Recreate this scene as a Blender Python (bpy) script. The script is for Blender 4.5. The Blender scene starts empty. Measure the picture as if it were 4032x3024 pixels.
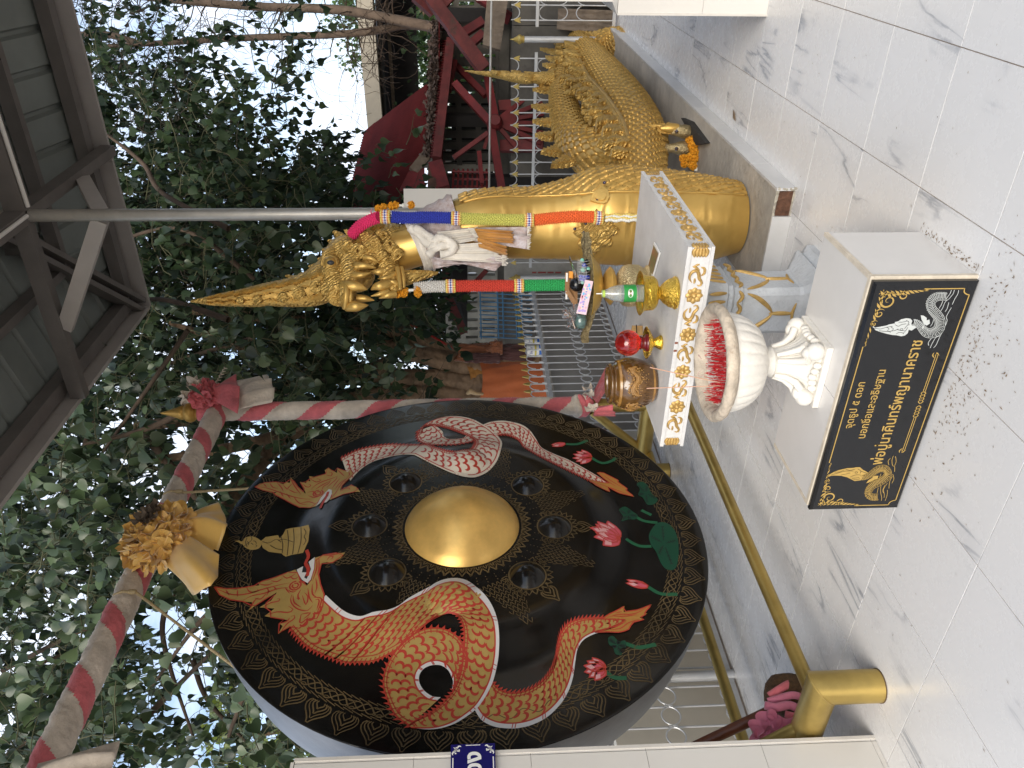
import bpy, bmesh, math, random
import numpy as np
from mathutils import Vector, Matrix, noise
from mathutils.geometry import tessellate_polygon
S = bpy.context.scene
C = S.collection
PI = math.pi
rnd = random.Random(7)
# ------------------------------------------------------------------ camera, sky, sun, exposure
FPX, PITCH, ROLL, GA = 3093.26, -0.0512, 0.016, 0.5643
CAM = Vector((0.405, -4.379, 1.5545))
_c, _s = math.cos(GA), math.sin(GA)
RIGHT0 = Vector((_c, _s, 0)); FWD0 = Vector((-_s, _c, 0))
FW = FWD0*math.cos(PITCH) + Vector((0, 0, math.sin(PITCH)))
DN = FW.cross(RIGHT0)
RT = RIGHT0*math.cos(ROLL) + DN*math.sin(ROLL)
DW = DN*math.cos(ROLL) - RIGHT0*math.sin(ROLL)
cd = bpy.data.cameras.new('camera')
cam = bpy.data.objects.new('camera', cd); C.objects.link(cam)
cd.sensor_fit = 'HORIZONTAL'; cd.sensor_width = 36; cd.lens = 36*FPX/4032
cd.clip_start = 0.02; cd.clip_end = 600
m = Matrix.Identity(4)
for i in range(3):
    m[i][0] = DW[i]; m[i][1] = RT[i]; m[i][2] = -FW[i]; m[i][3] = CAM[i]
cam.matrix_world = m
S.camera = cam

SUN_EL, SUN_AZ = math.radians(27), math.radians(158)     # azimuth from +y towards +x
w = bpy.data.worlds.new('World'); S.world = w; w.use_nodes = True
nt = w.node_tree; nt.nodes.clear()
def wn(t, **k):
    n = nt.nodes.new(t)
    for a, b in k.items(): setattr(n, a, b)
    return n
out = wn('ShaderNodeOutputWorld'); bg = wn('ShaderNodeBackground')
sky = wn('ShaderNodeTexSky', sky_type='NISHITA', sun_disc=False, sun_elevation=SUN_EL, sun_rotation=SUN_AZ, air_density=1.0, dust_density=1.5, ozone_density=1.0)
tc = wn('ShaderNodeTexCoord'); mp = wn('ShaderNodeMapping'); mp.inputs['Scale'].default_value = (1, 1, 2.2)
n1 = wn('ShaderNodeTexNoise'); n1.inputs['Scale'].default_value = 2.6; n1.inputs['Detail'].default_value = 7; n1.inputs['Roughness'].default_value = .6
rp = wn('ShaderNodeValToRGB'); rp.color_ramp.elements[0].position = .38; rp.color_ramp.elements[1].position = .60
mx = wn('ShaderNodeMix', data_type='RGBA'); mx.inputs[7].default_value = (5.4, 5.9, 6.8, 1)
L = nt.links.new
L(tc.outputs['Generated'], mp.inputs['Vector']); L(mp.outputs['Vector'], n1.inputs['Vector']); L(n1.outputs['Fac'], rp.inputs['Fac'])
L(rp.outputs['Color'], mx.inputs[0]); L(sky.outputs['Color'], mx.inputs[6]); L(mx.outputs[2], bg.inputs['Color'])
bg.inputs['Strength'].default_value = 0.12
L(bg.outputs['Background'], out.inputs['Surface'])
sd = bpy.data.lights.new('sun', 'SUN'); sd.energy = 1.5; sd.angle = math.radians(38); sd.color = (1, .93, .82)
sun = bpy.data.objects.new('sun', sd); C.objects.link(sun)
sv = Vector((math.sin(SUN_AZ)*math.cos(SUN_EL), math.cos(SUN_AZ)*math.cos(SUN_EL), math.sin(SUN_EL)))
sun.rotation_euler = sv.to_track_quat('Z', 'Y').to_euler()
sun.location = (0, 0, 12)
S.view_settings.view_transform = 'Standard'; S.view_settings.look = 'None'
S.view_settings.exposure = 1.0; S.view_settings.gamma = 1.0; S.view_settings.use_curve_mapping = False
S.cycles.max_bounces = 8; S.cycles.diffuse_bounces = 4; S.cycles.glossy_bounces = 4; S.cycles.transmission_bounces = 8; S.cycles.transparent_max_bounces = 8
S.cycles.use_denoising = True

# ------------------------------------------------------------------ measuring helpers: a pixel of the photograph to a point in the place
def ray(X, Y): return FW + RT*((1512-Y)/FPX) + DW*((X-2016)/FPX)
def onx(X, Y, x): d = ray(X, Y); return CAM + d*((x-CAM.x)/d.x)
def ony(X, Y, y): d = ray(X, Y); return CAM + d*((y-CAM.y)/d.y)
def onz(X, Y, z): d = ray(X, Y); return CAM + d*((z-CAM.z)/d.z)
def ond(X, Y, q): d = ray(X, Y); return CAM + d*(q/(d.dot(FWD0)))     # q metres ahead
def VP(q, u, v, z=0): return CAM*0 + Vector((CAM.x, CAM.y, 0)) + FWD0*q + RIGHT0*u + Vector((0, 0, z))

# ------------------------------------------------------------------ mesh builder
def frame_along(t):
    t = t.normalized(); a = Vector((0, 0, 1)) if abs(t.z) < .9 else Vector((1, 0, 0))
    u = a.cross(t).normalized(); return u, t.cross(u)
class MB:
    def __init__(s): s.v = []; s.f = []; s.mi = []; s.cur = 0
    def add(s, vs, fs):
        o = len(s.v); s.v += [tuple(p) for p in vs]; s.f += [tuple(i+o for i in f) for f in fs]; s.mi += [s.cur]*len(fs); return s
    def box(s, x0, x1, y0, y1, z0, z1):
        if x0 > x1: x0, x1 = x1, x0
        if y0 > y1: y0, y1 = y1, y0
        if z0 > z1: z0, z1 = z1, z0
        return s.add([(x0,y0,z0),(x1,y0,z0),(x1,y1,z0),(x0,y1,z0),(x0,y0,z1),(x1,y0,z1),(x1,y1,z1),(x0,y1,z1)],
                     [(3,2,1,0),(4,5,6,7),(0,1,5,4),(1,2,6,5),(2,3,7,6),(3,0,4,7)])
    def bar(s, a, b, w, h, up=None):
        a, b = Vector(a), Vector(b); t = (b-a).normalized()
        up = Vector(up) if up is not None else (Vector((0,0,1)) if abs(t.z) < .95 else Vector((1,0,0)))
        u = up.cross(t).normalized(); v = t.cross(u)
        vs = [p + u*(i*w/2) + v*(j*h/2) for p in (a, b) for i, j in ((-1,-1),(1,-1),(1,1),(-1,1))]
        return s.add(vs, [(3,2,1,0),(4,5,6,7),(0,1,5,4),(1,2,6,5),(2,3,7,6),(3,0,4,7)])
    def tube(s, pts, r, n=10, caps=True, closed=False, sx=1.0, up=None):
        pts = [Vector(p) for p in pts]; N = len(pts)
        R = r if isinstance(r, (list, tuple)) else [r]*N
        u = None; vs = []
        for i in range(N):
            if closed: t = pts[(i+1) % N]-pts[i-1]
            else: t = pts[min(i+1, N-1)]-pts[max(i-1, 0)]
            if t.length < 1e-9: t = Vector((0,0,1))
            t.normalize()
            if u is None:
                u = frame_along(t)[0] if up is None else (Vector(up)-t*Vector(up).dot(t)).normalized()
            else:
                u = u - t*u.dot(t)
                u = u.normalized() if u.length > 1e-6 else frame_along(t)[0]
            v = t.cross(u)
            for k in range(n):
                a = 2*PI*k/n; vs.append(pts[i] + u*(R[i]*math.cos(a)*sx) + v*(R[i]*math.sin(a)))
        fs = []
        for i in range(N if closed else N-1):
            j = (i+1) % N
            for k in range(n):
                l = (k+1) % n; fs.append((i*n+k, i*n+l, j*n+l, j*n+k))
        if caps and not closed: fs += [tuple(range(n-1, -1, -1)), tuple((N-1)*n+k for k in range(n))]
        return s.add(vs, fs)
    def lathe(s, prof, c=(0,0,0), n=32, caps=True, axis=None, fn=None):
        c = Vector(c)
        if axis is None: ax, u, v = Vector((0,0,1)), Vector((1,0,0)), Vector((0,1,0))
        else: ax = Vector(axis).normalized(); u, v = frame_along(ax)
        vs = []
        for (r, z) in prof:
            for k in range(n):
                a = 2*PI*k/n; q = r if fn is None else fn(r, z, a)
                vs.append(c + ax*z + u*(q*math.cos(a)) + v*(q*math.sin(a)))
        fs = []; N = len(prof)
        for i in range(N-1):
            for k in range(n):
                l = (k+1) % n; fs.append((i*n+k, i*n+l, (i+1)*n+l, (i+1)*n+k))
        if caps:
            if prof[0][0] > 1e-5: fs.append(tuple(range(n-1, -1, -1)))
            if prof[-1][0] > 1e-5: fs.append(tuple((N-1)*n+k for k in range(n)))
        return s.add(vs, fs)
    def ball(s, c, r, nu=10, nv=6, sc=(1,1,1), rot=None):
        c = Vector(c); vs = [Vector((0,0,-1))]; fs = []
        for i in range(1, nv):
            t = -PI/2 + PI*i/nv
            for k in range(nu):
                a = 2*PI*k/nu; vs.append(Vector((math.cos(t)*math.cos(a), math.cos(t)*math.sin(a), math.sin(t))))
        vs.append(Vector((0,0,1))); top = len(vs)-1
        for k in range(nu): fs.append((0, 1+(k+1) % nu, 1+k)); fs.append((top, 1+(nv-2)*nu+k, 1+(nv-2)*nu+(k+1) % nu))
        for i in range(nv-2):
            for k in range(nu):
                l = (k+1) % nu; fs.append((1+i*nu+k, 1+i*nu+l, 1+(i+1)*nu+l, 1+(i+1)*nu+k))
        vs = [Vector((p.x*sc[0], p.y*sc[1], p.z*sc[2]))*r for p in vs]
        if rot is not None: vs = [rot @ p for p in vs]
        return s.add([c+p for p in vs], fs)
    def sheet(s, rows, closed=False):
        nr, nc = len(rows), len(rows[0]); vs = [p for r in rows for p in r]; fs = []
        for i in range(nr-1):
            for k in range(nc if closed else nc-1):
                l = (k+1) % nc; fs.append((i*nc+k, i*nc+l, (i+1)*nc+l, (i+1)*nc+k))
        return s.add(vs, fs)
    def prism(s, poly, fn, d0, d1):
        """poly: 2-D points; fn(a, b, d) -> 3-D point; solid between d0 and d1 (front = d1)"""
        n = len(poly); tris = tessellate_polygon([[Vector((p[0], p[1], 0)) for p in poly]])
        vs = [fn(p[0], p[1], d0) for p in poly] + [fn(p[0], p[1], d1) for p in poly]
        fs = [(t[2], t[1], t[0]) for t in tris] + [tuple(i+n for i in t) for t in tris]
        fs += [(i, (i+1) % n, (i+1) % n+n, i+n) for i in range(n)]
        return s.add(vs, fs)
    def mesh(s, name, mats, smooth=True, angle=40, fix=True):
        me = bpy.data.meshes.new(name); me.from_pydata(s.v, [], s.f); me.validate(verbose=False)
        if not isinstance(mats, (list, tuple)): mats = [mats]
        for mm in mats: me.materials.append(mm)
        if len(mats) > 1 and len(s.mi) == len(me.polygons): me.polygons.foreach_set('material_index', s.mi)
        if fix:
            bm = bmesh.new(); bm.from_mesh(me); bmesh.ops.recalc_face_normals(bm, faces=bm.faces); bm.to_mesh(me); bm.free()
        if smooth:
            me.polygons.foreach_set('use_smooth', [True]*len(me.polygons))
            if angle < 180: me.set_sharp_from_angle(angle=math.radians(angle))
        me.update(); return me
    def build(s, name, mats, parent=None, smooth=True, angle=40, fix=True):
        return link(name, s.mesh(name, mats, smooth, angle, fix), parent)
def link(name, me, parent=None):
    o = bpy.data.objects.new(name, me); C.objects.link(o)
    if parent is not None:
        o.parent = parent; M = Matrix.Identity(4); p = parent
        o.matrix_parent_inverse = Matrix.Translation(-WL[parent.name])
        WL[o.name] = Vector((0, 0, 0))
    else: WL[o.name] = Vector((0, 0, 0))
    return o
WL = {}
def tag(o, label=None, cat=None, group=None, kind=None):
    if label: o['label'] = label
    if cat: o['category'] = cat
    if group: o['group'] = group
    if kind: o['kind'] = kind
    return o
def thing(name, label, cat, loc, group=None, kind=None):
    o = bpy.data.objects.new(name, None); C.objects.link(o); o.location = loc; o.empty_display_size = .1
    WL[o.name] = Vector(loc); return tag(o, label, cat, group, kind)
def copy_tree(o, delta, parent=None):
    c = o.copy(); C.objects.link(c)
    if parent is None: c.location = Vector(o.location)+Vector(delta)
    else: c.parent = parent
    WL[c.name] = WL.get(o.name, Vector())
    for ch in list(o.children): copy_tree(ch, delta, c)
    return c
def smooth_path(pts, n, closed=False):
    """Catmull-Rom through pts, n points; works on tuples of any length"""
    P = [np.array(p, float) for p in pts]; N = len(P); out = []
    seg = N if closed else N-1
    for i in range(n):
        t = i/(n if closed else n-1)*seg; k = min(int(t), seg-1); f = t-k
        g = (lambda j: P[j % N]) if closed else (lambda j: P[min(max(j, 0), N-1)])
        a, b, c, d = g(k-1), g(k), g(k+1), g(k+2)
        out.append(.5*((2*b)+(c-a)*f+(2*a-5*b+4*c-d)*f*f+(3*b-a-3*c+d)*f**3))
    return out
def even(pts, n):
    """resample a polyline evenly by length"""
    P = [np.array(p, float) for p in pts]; L = [0]
    for a, b in zip(P, P[1:]): L.append(L[-1]+np.linalg.norm(b-a))
    out = []; k = 0
    for i in range(n):
        t = L[-1]*i/(n-1)
        while k < len(P)-2 and L[k+1] < t: k += 1
        f = (t-L[k])/max(L[k+1]-L[k], 1e-9); out.append(P[k]+(P[k+1]-P[k])*min(max(f, 0), 1))
    return out
def V3(a): return Vector((float(a[0]), float(a[1]), float(a[2])))

# ------------------------------------------------------------------ materials
def M(name, col, rough=.6, metal=0.0, var=0.0, vscale=6.0, bump=0.0, bscale=40.0, col2=None, spec=None, trans=0.0, ior=1.45, emit=None, coat=0.0, wave=None, sheen=0.0, rvar=0.0, stain=None, alpha=1.0):
    m = bpy.data.materials.new(name); m.use_nodes = True; t = m.node_tree; b = t.nodes['Principled BSDF']; l = t.links.new
    N = t.nodes.new
    b.inputs['Base Color'].default_value = (*col, 1); b.inputs['Roughness'].default_value = rough; b.inputs['Metallic'].default_value = metal
    if spec is not None: b.inputs['Specular IOR Level'].default_value = spec
    if trans: b.inputs['Transmission Weight'].default_value = trans; b.inputs['IOR'].default_value = ior
    if coat: b.inputs['Coat Weight'].default_value = coat; b.inputs['Coat Roughness'].default_value = .08
    if alpha < 1: b.inputs['Alpha'].default_value = alpha
    if sheen: b.inputs['Sheen Weight'].default_value = sheen
    if var or col2 or bump or wave or rvar or stain:
        co = N('ShaderNodeTexCoord').outputs['Object']
    cur = None
    if var or col2 or rvar:
        n = N('ShaderNodeTexNoise'); n.inputs['Scale'].default_value = vscale; n.inputs['Detail'].default_value = 6; n.inputs['Roughness'].default_value = .62; l(co, n.inputs['Vector'])
        if var or col2:
            c2 = col2 or tuple(max(0, x*(1-var)) for x in col)
            r = N('ShaderNodeValToRGB'); r.color_ramp.elements[0].position = .35; r.color_ramp.elements[1].position = .65
            r.color_ramp.elements[0].color = (*c2, 1); r.color_ramp.elements[1].color = (*col, 1)
            l(n.outputs['Fac'], r.inputs['Fac']); cur = r.outputs['Color']
        if rvar:
            q = N('ShaderNodeMapRange'); q.inputs['To Min'].default_value = max(0, rough-rvar); q.inputs['To Max'].default_value = min(1, rough+rvar); q.inputs['From Min'].default_value = .3; q.inputs['From Max'].default_value = .7
            l(n.outputs['Fac'], q.inputs['Value']); l(q.outputs['Result'], b.inputs['Roughness'])
    if stain:
        scol, ssc, pos, amt = stain
        n = N('ShaderNodeTexNoise'); n.inputs['Scale'].default_value = ssc; n.inputs['Detail'].default_value = 8; n.inputs['Roughness'].default_value = .7; l(co, n.inputs['Vector'])
        r = N('ShaderNodeValToRGB'); r.color_ramp.elements[0].position = pos; r.color_ramp.elements[1].position = min(1, pos+.12)
        r.color_ramp.elements[0].color = (0,0,0,1); r.color_ramp.elements[1].color = (amt,amt,amt,1); l(n.outputs['Fac'], r.inputs['Fac'])
        x = N('ShaderNodeMix'); x.data_type = 'RGBA'; l(r.outputs['Color'], x.inputs[0])
        if cur is not None: l(cur, x.inputs[6])
        else: x.inputs[6].default_value = (*col, 1)
        x.inputs[7].default_value = (*scol, 1); cur = x.outputs[2]
    if cur is not None: l(cur, b.inputs['Base Color'])
    h = None
    if bump:
        n = N('ShaderNodeTexNoise'); n.inputs['Scale'].default_value = bscale; n.inputs['Detail'].default_value = 5; l(co, n.inputs['Vector']); h = n.outputs['Fac']
        bp = N('ShaderNodeBump'); bp.inputs['Strength'].default_value = bump; bp.inputs['Distance'].default_value = .02; l(h, bp.inputs['Height']); l(bp.outputs['Normal'], b.inputs['Normal'])
    if wave:
        sc, dist, st, direc = wave
        wv = N('ShaderNodeTexWave'); wv.inputs['Scale'].default_value = sc; wv.inputs['Distortion'].default_value = dist; wv.inputs['Detail'].default_value = 3; wv.bands_direction = direc; l(co, wv.inputs['Vector'])
        bp2 = N('ShaderNodeBump'); bp2.inputs['Strength'].default_value = st; bp2.inputs['Distance'].default_value = .02; l(wv.outputs['Fac'], bp2.inputs['Height'])
        if bump: l(bp.outputs['Normal'], bp2.inputs['Normal'])
        l(bp2.outputs['Normal'], b.inputs['Normal'])
    if emit: b.inputs['Emission Color'].default_value = (*emit[0], 1); b.inputs['Emission Strength'].default_value = emit[1]
    return m
def marble(name, white=(.74,.735,.73), vein=(.33,.345,.375), rough=.16, vs=1.0):
    m = bpy.data.materials.new(name); m.use_nodes = True; t = m.node_tree; b = t.nodes['Principled BSDF']; l = t.links.new; N = t.nodes.new
    tc = N('ShaderNodeTexCoord'); oi = N('ShaderNodeObjectInfo')
    mu = N('ShaderNodeMath'); mu.operation = 'MULTIPLY'; mu.inputs[1].default_value = 37.0; l(oi.outputs['Random'], mu.inputs[0])
    ad = N('ShaderNodeVectorMath'); ad.operation = 'ADD'; l(tc.outputs['Object'], ad.inputs[0]); l(mu.outputs['Value'], ad.inputs[1])
    mp = N('ShaderNodeMapping'); mp.inputs['Rotation'].default_value = (0, 0, .45); mp.inputs['Scale'].default_value = (2.9*vs, .48*vs, 1); l(ad.outputs['Vector'], mp.inputs['Vector'])
    n = N('ShaderNodeTexNoise'); n.inputs['Scale'].default_value = 1.5; n.inputs['Detail'].default_value = 6; n.inputs['Roughness'].default_value = .52; n.inputs['Distortion'].default_value = .7; l(mp.outputs['Vector'], n.inputs['Vector'])
    # thin veins where the noise crosses 0.5
    s1 = N('ShaderNodeMath'); s1.operation = 'SUBTRACT'; s1.inputs[1].default_value = .5; l(n.outputs['Fac'], s1.inputs[0])
    s2 = N('ShaderNodeMath'); s2.operation = 'ABSOLUTE'; l(s1.outputs['Value'], s2.inputs[0])
    r = N('ShaderNodeValToRGB'); r.color_ramp.elements[0].position = 0; r.color_ramp.elements[1].position = .024
    r.color_ramp.elements[0].color = (1,1,1,1); r.color_ramp.elements[1].color = (0,0,0,1); l(s2.outputs['Value'], r.inputs['Fac'])
    n2 = N('ShaderNodeTexNoise'); n2.inputs['Scale'].default_value = 2.1; n2.inputs['Detail'].default_value = 3; l(ad.outputs['Vector'], n2.inputs['Vector'])
    r2 = N('ShaderNodeValToRGB'); r2.color_ramp.elements[0].position = .51; r2.color_ramp.elements[1].position = .64; l(n2.outputs['Fac'], r2.inputs['Fac'])
    mm = N('ShaderNodeMath'); mm.operation = 'MULTIPLY'; l(r.outputs['Color'], mm.inputs[0]); l(r2.outputs['Color'], mm.inputs[1])
    # a faint grey cloud beside the veins
    r3 = N('ShaderNodeValToRGB'); r3.color_ramp.elements[0].position = .02; r3.color_ramp.elements[1].position = .09
    r3.color_ramp.elements[0].color = (.16,.16,.16,1); r3.color_ramp.elements[1].color = (0,0,0,1); l(s2.outputs['Value'], r3.inputs['Fac'])
    m3 = N('ShaderNodeMath'); m3.operation = 'MULTIPLY'; l(r3.outputs['Color'], m3.inputs[0]); l(r2.outputs['Color'], m3.inputs[1])
    mx = N('ShaderNodeMath'); mx.operation = 'MAXIMUM'; l(mm.outputs['Value'], mx.inputs[0]); l(m3.outputs['Value'], mx.inputs[1])
    x = N('ShaderNodeMix'); x.data_type = 'RGBA'; x.inputs[6].default_value = (*white, 1); x.inputs[7].default_value = (*vein, 1); l(mx.outputs['Value'], x.inputs[0])
    # dust and small stains
    n4 = N('ShaderNodeTexNoise'); n4.inputs['Scale'].default_value = 9; n4.inputs['Detail'].default_value = 8; n4.inputs['Roughness'].default_value = .75; l(tc.outputs['Object'], n4.inputs['Vector'])
    r4 = N('ShaderNodeValToRGB'); r4.color_ramp.elements[0].position = .58; r4.color_ramp.elements[1].position = .85; r4.color_ramp.elements[1].color = (.10,.10,.10,1); l(n4.outputs['Fac'], r4.inputs['Fac'])
    x2 = N('ShaderNodeMix'); x2.data_type = 'RGBA'; l(r4.outputs['Color'], x2.inputs[0]); l(x.outputs[2], x2.inputs[6]); x2.inputs[7].default_value = (.52,.47,.40,1)
    l(x2.outputs[2], b.inputs['Base Color'])
    q = N('ShaderNodeMapRange'); q.inputs['To Min'].default_value = rough; q.inputs['To Max'].default_value = rough+.22; l(n4.outputs['Fac'], q.inputs['Value']); l(q.outputs['Result'], b.inputs['Roughness'])
    return m
GOLD = M('gold_paint', (.66,.42,.115), .40, .55, var=.3, vscale=9, bump=.10, bscale=60, rvar=.1)
GOLD_ORN = M('gold_paint_engraved', (.70,.455,.13), .40, .5, var=.3, vscale=22, bump=.2, bscale=55, wave=(24, 9, .55, 'DIAGONAL'), rvar=.1)
GOLD_SCALE = M('gold_scale_paint', (.68,.425,.115), .37, .55, var=.4, vscale=30, bump=.15, bscale=120, rvar=.1)
GOLD_BRIGHT = M('bright_gold_metal', (.95,.66,.10), .2, 1.0, bump=.45, bscale=95, var=.25, vscale=30)
GOLD_DULL = M('dull_gold_paint', (.62,.42,.11), .38, .6, var=.25, vscale=12, stain=((.16,.11,.05), 9, .66, .8))
PIPE_GOLD = M('gold_pipe_paint', (.50,.36,.11), .34, .75, var=.3, vscale=5, stain=((.14,.09,.04), 14, .68, .8), rvar=.08)
WHITE_PLASTER = M('white_plaster', (.76,.74,.71), .75, var=.08, vscale=8, bump=.12, bscale=70, stain=((.5,.44,.36), 6, .62, .55))
WHITE_PAINT = M('white_gloss_paint', (.78,.77,.74), .4, var=.06, vscale=5)
TILE_WHITE = M('white_wall_tile', (.70,.675,.63), .22, var=.04, vscale=2)
GROUT = M('tile_grout', (.38,.30,.24), .9, var=.35, vscale=14)
GROUT_W = M('white_grout', (.74,.71,.66), .9, var=.2, vscale=20)
MARBLE = marble('white_marble_tile')
CONCRETE = M('raw_concrete', (.46,.42,.36), .9, var=.3, vscale=5, bump=.35, bscale=25, stain=((.2,.17,.14), 9, .6, .5))
CONC_DARK = M('weathered_concrete', (.13,.12,.105), .9, var=.4, vscale=3, bump=.3, bscale=20, stain=((.05,.045,.04), 4, .55, .7))
CREAM_CONC = M('cream_painted_concrete', (.52,.46,.36), .85, var=.15, vscale=3, stain=((.16,.14,.11), 3.5, .6, .7))
BLACK_LACQ = M('black_lacquer', (.010,.009,.008), .2, spec=.4, coat=.12, bump=.05, bscale=7, rvar=.06, var=.4, vscale=5, stain=((.06,.042,.012), 3.2, .64, .3))
BLACK_MATT = M('black_rim_paint', (.022,.022,.024), .55, var=.5, vscale=6, stain=((.09,.09,.09), 12, .66, .6))
STEEL = M('grey_primed_steel', (.20,.185,.175), .6, .1, var=.2, vscale=4, stain=((.12,.07,.04), 8, .66, .6))
STEEL_GALV = M('galvanised_pipe', (.52,.50,.46), .4, .45, var=.2, vscale=7, stain=((.35,.24,.12), 4, .62, .5))
SHEET = M('roofing_sheet', (.26,.29,.275), .5, .25, var=.15, vscale=3)
SILVER = M('silver_fence_paint', (.60,.61,.62), .38, .35, var=.12, vscale=10, stain=((.3,.22,.15), 14, .68, .5))
SPEAR = M('spear_gold_paint', (.60,.45,.14), .4, .5, var=.2, vscale=20)
PINK = M('pink_cloth', (.72,.17,.19), .85, var=.3, vscale=9, bump=.5, bscale=30, sheen=.2)
PINK_L = M('rose_pink_ribbon', (.68,.19,.27), .6, var=.2, vscale=9, bump=.15, bscale=40, sheen=.3)
WHITE_CL = M('cream_cloth', (.72,.63,.53), .9, var=.3, vscale=9, bump=.5, bscale=30, sheen=.2, stain=((.42,.34,.26), 4, .6, .6))
SATIN = M('yellow_satin', (.86,.53,.13), .36, var=.15, vscale=5, sheen=.6, spec=.7)
RED_PT = M('red_line_paint', (.48,.05,.03), .38)
GOLD_PT = M('ochre_gold_paint', (.58,.395,.125), .36, .25, var=.15, vscale=12)
CREAM_PT = M('cream_line_paint', (.78,.70,.58), .38, var=.08, vscale=12)
WHITE_PT = M('white_line_paint', (.70,.69,.68), .4)
BRONZE_PT = M('bronze_line_paint', (.16,.11,.048), .45, .2, var=.7, vscale=3.2)
GREEN_PT = M('green_line_paint', (.015,.11,.05), .4)
GREEN_DK = M('dark_green_leaf_paint', (.006,.06,.032), .4)
ROSE_PT = M('lotus_pink_paint', (.62,.10,.14), .4)
ROSE_LT = M('lotus_pale_pink_paint', (.72,.38,.38), .4)
# ------------------------------------------------------------------ ground and tiled floor
def inview(p, mg=250):
    q = Vector(p)-CAM; w_ = q.dot(FW)
    if w_ < .1: return False
    X = 2016+FPX*q.dot(DW)/w_; Y = 1512-FPX*q.dot(RT)/w_
    return -mg < X < 4032+mg and -mg < Y < 3024+mg
GROUND = M('yard_ground', (.30,.27,.23), .95, var=.3, vscale=1.2, bump=.4, bscale=18, col2=(.19,.17,.14))
b = MB(); b.add([(-120,-120,-.06),(120,-120,-.06),(120,200,-.06),(-120,200,-.06)], [(0,1,2,3)])
tag(b.build('ground', GROUND, smooth=False, fix=False), kind='structure')
b = MB(); b.box(-3.78, 2.7, -6.3, 4.5, -.3, -.004)
floor = tag(b.build('floor', GROUT, smooth=False), kind='structure')
T = .45
b = MB(); h = T/2-.0018; e = .0003
b.add([(-h,-h,-.02),(h,-h,-.02),(h,h,-.02),(-h,h,-.02),(-h,-h,-e),(h,-h,-e),(h,h,-e),(-h,h,-e),(-h+e,-h+e,0),(h-e,-h+e,0),(h-e,h-e,0),(-h+e,h-e,0)],
      [(0,1,5,4),(1,2,6,5),(2,3,7,6),(3,0,4,7),(4,5,9,8),(5,6,10,9),(6,7,11,10),(7,4,8,11),(8,9,10,11)])
tile_me = b.mesh('floor_tile', MARBLE, smooth=False)
n_t = 0
for i in range(-8, 6):
    for j in range(-13, 10):
        cx, cy = (i+.5)*T, (j+.5)*T
        vis = any(inview((cx+a*h, cy+c*h, 0)) for a in (-1, 0, 1) for c in (-1, 0, 1))
        if not vis: continue
        if -1.33 < cx-h and cx+h < -.8 and cy-h > -.8: continue
        if n_t >= 295: break
        o = link('floor_tile', tile_me, floor); o.location = (cx, cy, rnd.uniform(-.0006, .0002)); n_t += 1
        o.rotation_euler = (rnd.uniform(-.0012, .0012), rnd.uniform(-.0012, .0012), 0)
# small dry leaf bits and petals lying on the tiles
DRY = M('dry_litter', (.25,.17,.10), .9, var=.4, vscale=30)
b = MB()
def bit(x, y, z, r):
    a = rnd.uniform(0, 6.28); l = r*rnd.uniform(.5, 1.6); w_ = r*rnd.uniform(.2, .5)
    c, s = math.cos(a), math.sin(a)
    P = [(l,0),(0,w_),(-l,0),(0,-w_)]
    b.add([(x+p*c-q*s, y+p*s+q*c, z+.002+rnd.uniform(0, .002)) for p, q in P], [(0,1,2,3)])
for _ in range(190):
    x, y = rnd.uniform(-2.3, .3), rnd.uniform(-3.2, .4)
    if (-1.5 < x < -.56 and -2.29 < y < -1.86) or (x < -.76 and y > -.84): continue
    bit(x, y, 0, rnd.uniform(.002, .006))
for _ in range(330):                      # the crumbs swept against the plaque
    x = rnd.gauss(-.86, .22); y = -2.30-abs(rnd.gauss(0, .10))
    bit(x, y, 0, rnd.uniform(.002, .007))
for _ in range(90): bit(rnd.uniform(-.574, -.545), rnd.uniform(-2.26, -1.88), 0, rnd.uniform(.003, .007))
tag(b.build('litter', DRY, smooth=False, fix=False), 'dry crumbs and leaf bits scattered on the white floor tiles', kind='stuff')
b = MB(); lm = [(0,-.045),(.012,-.02),(.02,0),(.014,.02),(0,.05),(-.012,.018),(-.018,-.002),(-.012,-.022)]
p = onz(2895, 455, 0); b.prism(lm, lambda a, c, d: (p.x+a*.8+c*.5, p.y+c*.8-a*.5, .004+d+.25*abs(a)), 0, .0015)
tag(b.build('dry_leaf', DRY), 'single curled brown dry leaf lying on floor tile beside the platform', 'leaf')

# ------------------------------------------------------------------ low platform under the statue
plat = thing('statue_platform', 'low concrete platform edged with white marble tiles under the golden serpent statue', 'platform', (-1.07, 1.6, 0))
b = MB(); b.box(-1.352, -.795, -.80, 4.2, -.02, .093); b.build('concrete_core', CONCRETE, plat, smooth=False)
WORN = M('worn_mortar', (.50,.46,.38), .95, var=.4, vscale=18, bump=.5, bscale=30)
EDGE_T = M('grey_white_edge_tile', (.60,.60,.60), .25, var=.12, vscale=5)
def slab(x0,x1,y0,y1,z0,z1,nm,mt,par): 
    b = MB(); b.box(x0,x1,y0,y1,z0,z1); return b.build(nm, mt, par, smooth=False)
y = -.815; L_ = .40
while y < 4.15:
    y1 = min(y+L_, 4.2); slab(-.793, -.78, y+.002, y1-.002, 0.001, .096+rnd.uniform(-.001,.001), 'edge_tile', EDGE_T, plat); y = y1
slab(-1.352, -.92, -.818, -.802, .001, .094, 'edge_tile', EDGE_T, plat)
slab(-1.368, -1.354, -.80, -.35, .001, .094, 'edge_tile', EDGE_T, plat)
slab(-1.368, -1.354, -.346, .06, .001, .094, 'edge_tile', EDGE_T, plat)
RUST = M('exposed_brick_core', (.13,.06,.035), .95, var=.5, vscale=25, bump=.6, bscale=60)
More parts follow.
